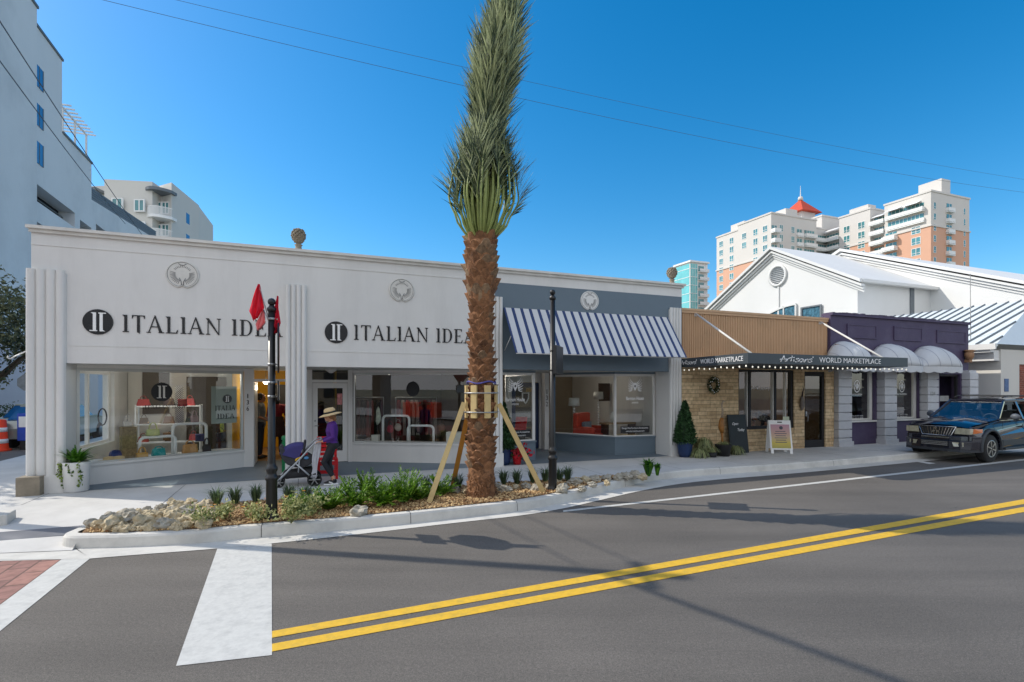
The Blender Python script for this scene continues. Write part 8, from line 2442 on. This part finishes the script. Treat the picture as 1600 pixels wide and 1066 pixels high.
for (z0, z1, dx) in ((.60, .725, .02), (.36, .60, .05)):
    n = len(full); m.add([(x + dx, y, z0) for x, y in full] + [(x + dx - .01, y, z1) for x, y in full] + [(x - .25, y * .93, z0) for x, y in full] + [(x - .25, y * .93, z1) for x, y in full],
      [(i, i + 1, i + 1 + n, i + n) for i in range(n - 1)] + [(i + n, i + 1 + n, i + 1 + 3 * n, i + 3 * n) for i in range(n - 1)] + [(i + 2 * n, i + 1 + 2 * n, i + 1, i) for i in range(n - 1)] + [(0, n, 3 * n, 2 * n), (n - 1, 3 * n - 1, 4 * n - 1, 2 * n - 1)])
bmp = cb('bumper', m, paint, bev=.012)
m = MB(); m.bevbox(.08, .118, -.34, .34, .44, .585, .008); m.build('bumper_intake', M['blackmat'], bmp)
m = MB()
for z in (.46, .50, .54): m.box(.118, .124, -.32, .32, z, z + .018)
m.box(.07, .09, -.34, .34, .66, .69) ; m.build('intake_bars', M['chrome'], bmp)
for s_ in (1, -1):
    m = MB(); m.add([(.10, s_ * .42, .56), (.03, s_ * .66, .56), (.03, s_ * .66, .44), (.10, s_ * .46, .44), (.115, s_ * .42, .56), (.05, s_ * .66, .56), (.05, s_ * .66, .45), (.115, s_ * .46, .45)], [(4, 5, 6, 7), (0, 1, 5, 4), (3, 2, 6, 7)]); m.build('fog_lamp', lens, bmp)
m = MB(); m.add([(x + .055, y, .30) for x, y in full] + [(x + .045, y, .37) for x, y in full], [(i, i + 1, i + 1 + len(full), i + len(full)) for i in range(len(full) - 1)]); m.build('air_dam', clad, bmp)
m = MB(); m.box(-4.72, -4.5, -.85, .85, .42, .68); cb('rear_bumper', m, clad, bev=.03)
# ------------------------------------------------------------------ overhead wires and the poles they hang from
up_ = Vector((-8.75, 7.78, 0))
pl_ = thing('utility_pole', 'weathered wooden utility pole just outside the left edge', 'utility pole', tuple(up_), 0)
m = MB(); m.tube([(0, 0, -.1), (0, 0, 9.4)], [.125, .09], 14); m.build('pole', M['bark'], pl_)
m = MB(); m.box(-.04, .04, -.42, .42, 9.0, 9.08); m.build('crossarm', M['bark'], pl_)
M['wire'] = mat('wire_grey', rgb(74, 84, 96), .6, var=0)
def wire(a, b, sag, r_, label, n=40, group=None):
    a, b = Vector(a), Vector(b); pts = [a.lerp(b, i / n) - Vector((0, 0, sag * 4 * (i / n) * (1 - i / n))) for i in range(n + 1)]
    m = MB(); m.tube(pts, r_, 5); tag(m.build('overhead_wire', M['wire']), label, 'cable', group)
def pxp(px, py, Y): return Vector(((px - 800) / F_PX * Y, Y, CAM_H + (HORIZON - py) * Y / F_PX))
wire(pxp(-104, -66, 7.9), pxp(1760, 318, 21), .55, .004, 'lower of the two long wires crossing the sky behind the palm')
wire(pxp(-104, -92, 7.9), pxp(1760, 303, 21), .40, .0034, 'upper of the two long wires crossing the sky behind the palm')
wire((-8.72, 7.9, 9.15), pxp(236, 386, 25.5), .15, .012, 'right-hand thin wire running back past the grey tower')
wire((-8.85, 7.9, 8.55), pxp(196, 350, 24.5), .15, .012, 'left-hand thin wire running back past the grey tower')
wire((up_.x, up_.y, 8.6), (up_.x + .64 * 24, up_.y - .77 * 24, 8.5), .2, .042, 'thick bundled cable crossing the street towards the viewer')
pl2 = thing('utility_pole', 'wooden utility pole on the far right beyond the car', 'utility pole', (pxp(1760, 318, 21).x, 21, 0), 0)
m = MB(); m.tube([(0, 0, -.1), (0, 0, 10.2)], [.13, .1], 12); m.build('pole', M['bark'], pl2)
# thin mast seen above the metal roof
tag((lambda m: (m.tube([tuple(pxp(1517, 560, 21.4)), tuple(pxp(1516, 428, 21.4))], .014, 5), m.build('antenna_mast', M['steel']))[1])(MB()), 'thin antenna mast rising behind the right end of the purple shop', 'mast')
# ------------------------------------------------------------------ trees
def tree(name, label, x, y, h, cr, ch, seed, n=9000, size=.16, mt='oak', group=None, trunk_r=.22, clear=.35, cz=None, z=0):
    t = thing(name, label, 'tree', (x, y, z), 0, group); rr = random.Random(seed)
    m = MB(); cz = cz or h - ch / 2
    m.tube([(0, 0, -.1), (rr.gauss(0, .1), rr.gauss(0, .1), h * .3), (rr.gauss(0, .15), rr.gauss(0, .15), h * .6)], [trunk_r, trunk_r * .75, trunk_r * .45], 10)
    lobes = []
    for i in range(13):
        a = rr.uniform(0, 2 * pi); q_ = rr.uniform(.25, .85); zz = cz + rr.uniform(-.45, .45) * ch
        k_ = sqrt(max(.15, 1 - ((zz - cz) / (ch * .55)) ** 2)); c_ = Vector((cos(a) * cr * q_ * k_, sin(a) * cr * q_ * k_, zz)); lobes.append((c_, cr * rr.uniform(.26, .48)))
        m.tube([(0, 0, h * rr.uniform(.25, .5)), tuple(c_ * .5 + Vector((0, 0, h * .25))), tuple(c_)], [trunk_r * .4, trunk_r * .25, .03], 6)
    m.build('trunk', M['bark'], t)
    pts = []
    for i in range(n):
        c_, q_ = rr.choice(lobes); d = Vector((rr.gauss(0, 1), rr.gauss(0, 1), rr.gauss(0, .8))).normalized() * q_ * rr.uniform(.45, 1.1)
        p = c_ + d
        if mnoise.noise(p * (1.6 / max(1, cr * .4))) > -.12: pts.append(p)
    m = MB(); leaves(m, pts, size, rr, .5, 0); m.build('crown', M[mt], t)
tree('oak_tree', 'drooping oak tree at the left edge beside the corner pilaster', -19.6, 19.4, 5.2, 3.2, 2.3, 3, 26000, .16, cz=3.9)
tree('oak_tree', 'oak tree beyond the left edge casting dappled shade on the corner', -15.6, 12.2, 6.6, 2.6, 3.0, 8, 2600, .17)
tree('oak_tree', 'oak tree further left beyond the corner', -17.5, 9.5, 7.6, 2.8, 3.0, 18, 2400, .17)
# ------------------------------------------------------------------ things along the side street
wb = thing('white_annexe', 'pale blue shaded wall of a low building beneath the oak tree', 'building', (-34, 34, 0), 0)
m = MB(); m.box(-14, 7.2, 0, 8, 0, 5.2); m.build('wall', mat('pale_blue_stucco', rgb(196, 208, 226), .8, var=.03), wb); m = MB(); m.box(3.6, 4.3, -.25, 0, 0, 5.2); m.box(-14.1, 7.4, -.3, 8.1, 5.2, 5.4); m.build('pilaster', M['condo'], wb)
def wpt(px, Y): return ((px - 800) / F_PX * Y, Y)
x, y = wpt(44, 20); t = thing('stop_sign_post', 'grey back of a stop sign on its post across the side street', 'traffic sign', (x, y, 0), 0)
m = MB(); m.tube([(0, 0, 0), (0, 0, 2.6)], .03, 8); m.build('pole', M['galv'], t); m = MB(); m.T = Matrix.Rotation(radians(50), 4, 'Z'); m.prism([(.34 * cos(pi / 8 + k_ * pi / 4), 2.25 + .34 * sin(pi / 8 + k_ * pi / 4)) for k_ in range(8)], -.07, -.04, 'Y'); m.build('sign_plate', M['steel'], t)
x, y = wpt(47, 17.5); t = thing('newspaper_box', 'blue newspaper box beside the stop sign', 'newspaper box', (x, y, 0), .2)
m = MB(); m.bevbox(-.25, .25, -.2, .2, .3, 1.2, .02); m.build('box', mat('blue_box', rgb(30, 70, 180), .4), t); m = MB(); m.box(-.2, .2, -.206, -.2, .75, 1.1); m.build('window', M['white'], t); m = MB(); m.box(-.2, .2, -.15, .15, 0, .3); m.build('pedestal', M['black'], t)
for i, (px, Y, l_) in enumerate(((-3, 17, 'orange and white striped traffic barrel nearest the left edge'), (11, 18.4, 'orange and white traffic cone right of the striped barrel'))):
    x, y = wpt(px, Y); t = thing('traffic_barrel' if i == 0 else 'traffic_cone', l_, 'traffic cone', (x, y, 0), 0)
    m = MB(); m.lathe([(.33, 0), (.33, .05), (.26, .06), (.2, 1.0), (.15, 1.02)] if i == 0 else [(.3, 0), (.3, .04), (.2, .05), (.05, .8), (.04, .8)], (0, 0, 0), 18); m.build('body', mat('safety_orange', rgb(240, 70, 30), .5), t)
    m = MB()
    for z_ in ((.25, .62) if i == 0 else (.3, .52)): 
        ra = (.26 - .06 * (z_ - .06) / .94 if i == 0 else .2 - .15 * (z_ - .05) / .75) + .005; rb2 = (.26 - .06 * (z_ + .09) / .94 if i == 0 else .2 - .15 * (z_ + .08) / .75) + .005
        m.lathe([(ra, z_), (rb2, z_ + .14)], (0, 0, 0), 18)
    m.build('reflective_band', M['white'], t)
def shrub(x, y, r_, h, seed, label, n=2600, z=0):
    rr = random.Random(seed); pts = []
    for i in range(n):
        d = Vector((rr.gauss(0, 1), rr.gauss(0, 1), abs(rr.gauss(0, .8)))).normalized() * rr.uniform(.6, 1.05); pts.append((d.x * r_, d.y * r_, .1 + d.z * h * (1 + .25 * mnoise.noise(d * 3))))
    m = MB(); leaves(m, pts, .1, rr, .5, .2); m.tube([(0, 0, 0), (0, 0, h * .7)], .05, 5); tag(m.build('shrub', M['hedge'], loc=(x, y, z)), label, 'shrub')
x, y = wpt(20, 24); shrub(x, y, .95, 1.15, 1, 'dark clipped shrub against the pale blue wall')
x, y = wpt(50, 23); shrub(x, y, .6, 1.2, 2, 'dark shrub partly hidden behind the corner pilaster')
sp_ = MB(); sp_.add([(-60, 22.3, .12), (-15.2, 22.3, .12), (-15.2, 40, .12), (-60, 40, .12)], [(0, 1, 2, 3)]); sp_.box(-60, -15.2, 22.2, 22.3, 0, .13); struct('far_verge', sp_, mat('dark_grass', rgb(60, 80, 50), .9, var=.3, scale=3))
# simple parked car body for the side street and behind the viewer
def saloon(loc, rz, label, col, group=None):
    t = thing('parked_car', label, 'car', tuple(loc), rz, group); pm_ = mat('car_paint', rgb(*col), .3, metal=.3, var=.03, coat=1)
    prof_ = [(-2.2, .35), (-2.25, .7), (-2.1, .95), (-1.6, 1.0), (1.0, 1.0), (1.9, .88), (2.2, .7), (2.2, .35)]
    def arch(cx): return [(cx + .36 * cos(a), .32 + .36 * sin(a)) for a in [pi * k_ / 8 for k_ in range(9)]]
    m = MB(); m.prism(prof_ + [(1.72, .32)] + arch(1.35)[1:] + [(-.95, .32)] + arch(-1.35)[1:] + [(-1.72, .32)], -.85, .85, 'Y'); o = m.build('body', pm_, t); b_ = o.modifiers.new('b', 'BEVEL'); b_.width = .05; b_.segments = 3
    m = MB(); m.add([(-1.9, -.72, .98), (1.1, -.72, .98), (.35, -.6, 1.4), (-1.3, -.6, 1.4), (-1.9, .72, .98), (1.1, .72, .98), (.35, .6, 1.4), (-1.3, .6, 1.4)], [(0, 1, 2, 3), (7, 6, 5, 4), (1, 5, 6, 2), (0, 3, 7, 4)]); m.build('windows', M['blueglass'], t)
    m = MB(); m.bevbox(-1.32, .38, -.61, .61, 1.39, 1.44, .02); m.build('roof', pm_, t)
    for x in (-1.35, 1.35):
        for y in (-.78, .78): m = MB(); m.lathe([(0, -.1), (.2, -.1), (.31, -.1), (.33, -.06), (.33, .06), (.31, .1), (.2, .1), (0, .1)], (x, y, .33), 20, axis='Y'); w_ = m.build('wheel', M['rubber'], t); m = MB(); m.lathe([(.2, 0), (.2, .015 * (1 if y > 0 else -1)), (0, .01 * (1 if y > 0 else -1))], (x, y + (.1 if y > 0 else -.1), .33), 14, axis='Y'); m.build('hubcap', M['steel'], w_)
    m = MB()
    for y in (-.7, .7): m.box(2.15, 2.215, y - .13, y + .13, .66, .78)
    m.build('headlights', M['coping'], t); return t
x, y = wpt(54, 19.5); saloon((x + .9, y, 0), ANG + pi / 2 + .0, 'silver car mostly hidden behind the corner pilaster', (150, 156, 150))
saloon(tuple(W(-5.0, 14.2, 0)), ANG + pi / 2, 'pale green parked car seen through the side window of the handbag shop', (150, 160, 148))
# low pavement block at the left edge
p = G(-14, 817, .12); m = MB(); m.bevbox(-.32, .2, -.1, .28, 0, .16, .02); tag(m.build('kerb_block', M['kerb'], loc=(p.x, p.y, groundz(p.x, p.y, .1)), rotz=.5), 'low white concrete block at the left edge of the pavement', 'block')
# ------------------------------------------------------------------ opposite side of the street (seen mirrored in the shop windows)
OG = 'trees across the street behind the viewer'
m = MB(); m.add([tuple(W(-120, -22, .1)), tuple(W(200, -22, .1)), tuple(W(200, -13.2, .1)), tuple(W(-120, -13.2, .1))], [(0, 1, 2, 3)]); struct('far_pavement', m, M['conc'])
m = MB(); m.add([tuple(W(-120, -60, .02)), tuple(W(200, -60, .02)), tuple(W(200, -22, .02)), tuple(W(-120, -22, .02))], [(0, 1, 2, 3)]); struct('car_park', m, M['asphalt2'])
for i, (u, v, h) in enumerate(((-6, -19, 7.5), (3, -22, 9), (10, -20, 7), (17, -26, 8))):
    q_ = W(u, v); tree('street_tree', ('first', 'second', 'third', 'fourth', 'fifth', 'sixth')[i] + ' tree from the left across the street', q_.x, q_.y, h, 3.2, h * .62, 50 + i, 2600, .3, 'hedge', OG)
ob = thing('office_building', 'plain tan building across the street behind the trees', 'building', tuple(W(-10, -34, 0)), ANG)
m = MB(); m.box(-10, 50, -10, 0, 0, 6.5); m.build('wall', M['inwall_tan'], ob)
for i in range(12): m = MB(); m.box(-7 + i * 4.6, -4.6 + i * 4.6, 0, .06, 1.2, 3.4); m.build('window', M['shade'], ob)
for i, (u, c_) in enumerate(((2, (170, 170, 168)), (9, (96, 98, 104)), (16, (60, 64, 70)))): saloon(tuple(W(u, -24.5 - i, .02)), ANG + pi / 2, ('silver', 'mid grey', 'charcoal')[i] + ' car parked across the street behind the viewer', c_)
q_ = W(-8.6, -13.8, .1); t = thing('road_barrier', 'orange plastic road barrier across the street', 'barrier', tuple(q_), ANG)
m = MB(); m.bevbox(-1.6, 1.6, -.25, .25, 0, 1.0, .06); m.build('barrier_body', mat('barrier_orange', rgb(240, 66, 24), .5), t)
# fuller display in the first two shop windows
def item(T, rz, px, y, z, name, label, cat, build, m_, group=None):
    c = onshelf(T, along(T, px, y), y, z); m = MB(); build(m); tag(m.build(name, m_, loc=tuple(c), rotz=rz), label, cat, group)
item(T1, RA1, 160, .5, 1.45, 'hanging_wreath', 'dark oval ring hanging high at the left of the handbag window', 'decoration', lambda m: m.tube([(.07 * cos(2 * pi * i / 20), 0, .17 * sin(2 * pi * i / 20)) for i in range(21)], .014, 6), M['blackmat'])
item(T1, RA1, 345, .4, .565, 'handbag', 'black bag hanging at the right end of the handbag window', 'handbag', lambda m: (m.bevbox(-.1, .1, -.05, .05, .2, .42, .03), m.tube([(.07 * cos(pi * k_ / 8), 0, .41 + .12 * sin(pi * k_ / 8)) for k_ in range(9)], .008, 5)), M['blackmat'])
item(T1, RA1, 347, .5, .9, 'scarf', 'lime scarf hanging at the far right of the handbag window', 'scarf', lambda m: m.ball((0, 0, .2), .06, 2, (.8, .5, 2.6), .3, 3), mat('lime_scarf', rgb(170, 180, 70), .8, var=.2))
for k_, (px, c_, n_) in enumerate(((285, (190, 60, 70), 'coral red'), (262, (150, 110, 70), 'tan'), (312, (70, 60, 110), 'indigo'))):
    item(T1, RA1, px, .62 + .05 * k_, .565 + (1.06, .3, .22)[k_], 'hat_box', n_ + ' round hat box in the handbag window', 'box', lambda m: m.lathe([(.09, 0), (.09, .13), (.095, .13), (.095, .17), (0, .17)], (0, 0, 0), 20), mat('hatbox_' + n_[:4], rgb(*c_), .6, var=.1))
for k_, (px, c_, n_) in enumerate(((610, (150, 30, 50), 'crimson'), (622, (180, 170, 160), 'stone'), (655, (60, 50, 60), 'plum'), (690, (90, 60, 40), 'brown'))):
    item(T2, RA2, px, .62, .95 + .05 * (k_ % 2), 'folded_bag', n_ + ' soft bag hung in the window behind the palm', 'handbag', lambda m: (m.ball((0, 0, 0), .1, 2, (1, .5, 1.1), .2, k_), m.tube([(.06 * cos(pi * j / 8), 0, .09 + .12 * sin(pi * j / 8)) for j in range(9)], .007, 5)), mat('bag_' + n_[:4], rgb(*c_), .6, var=.2), 'soft bags in the second shop window')
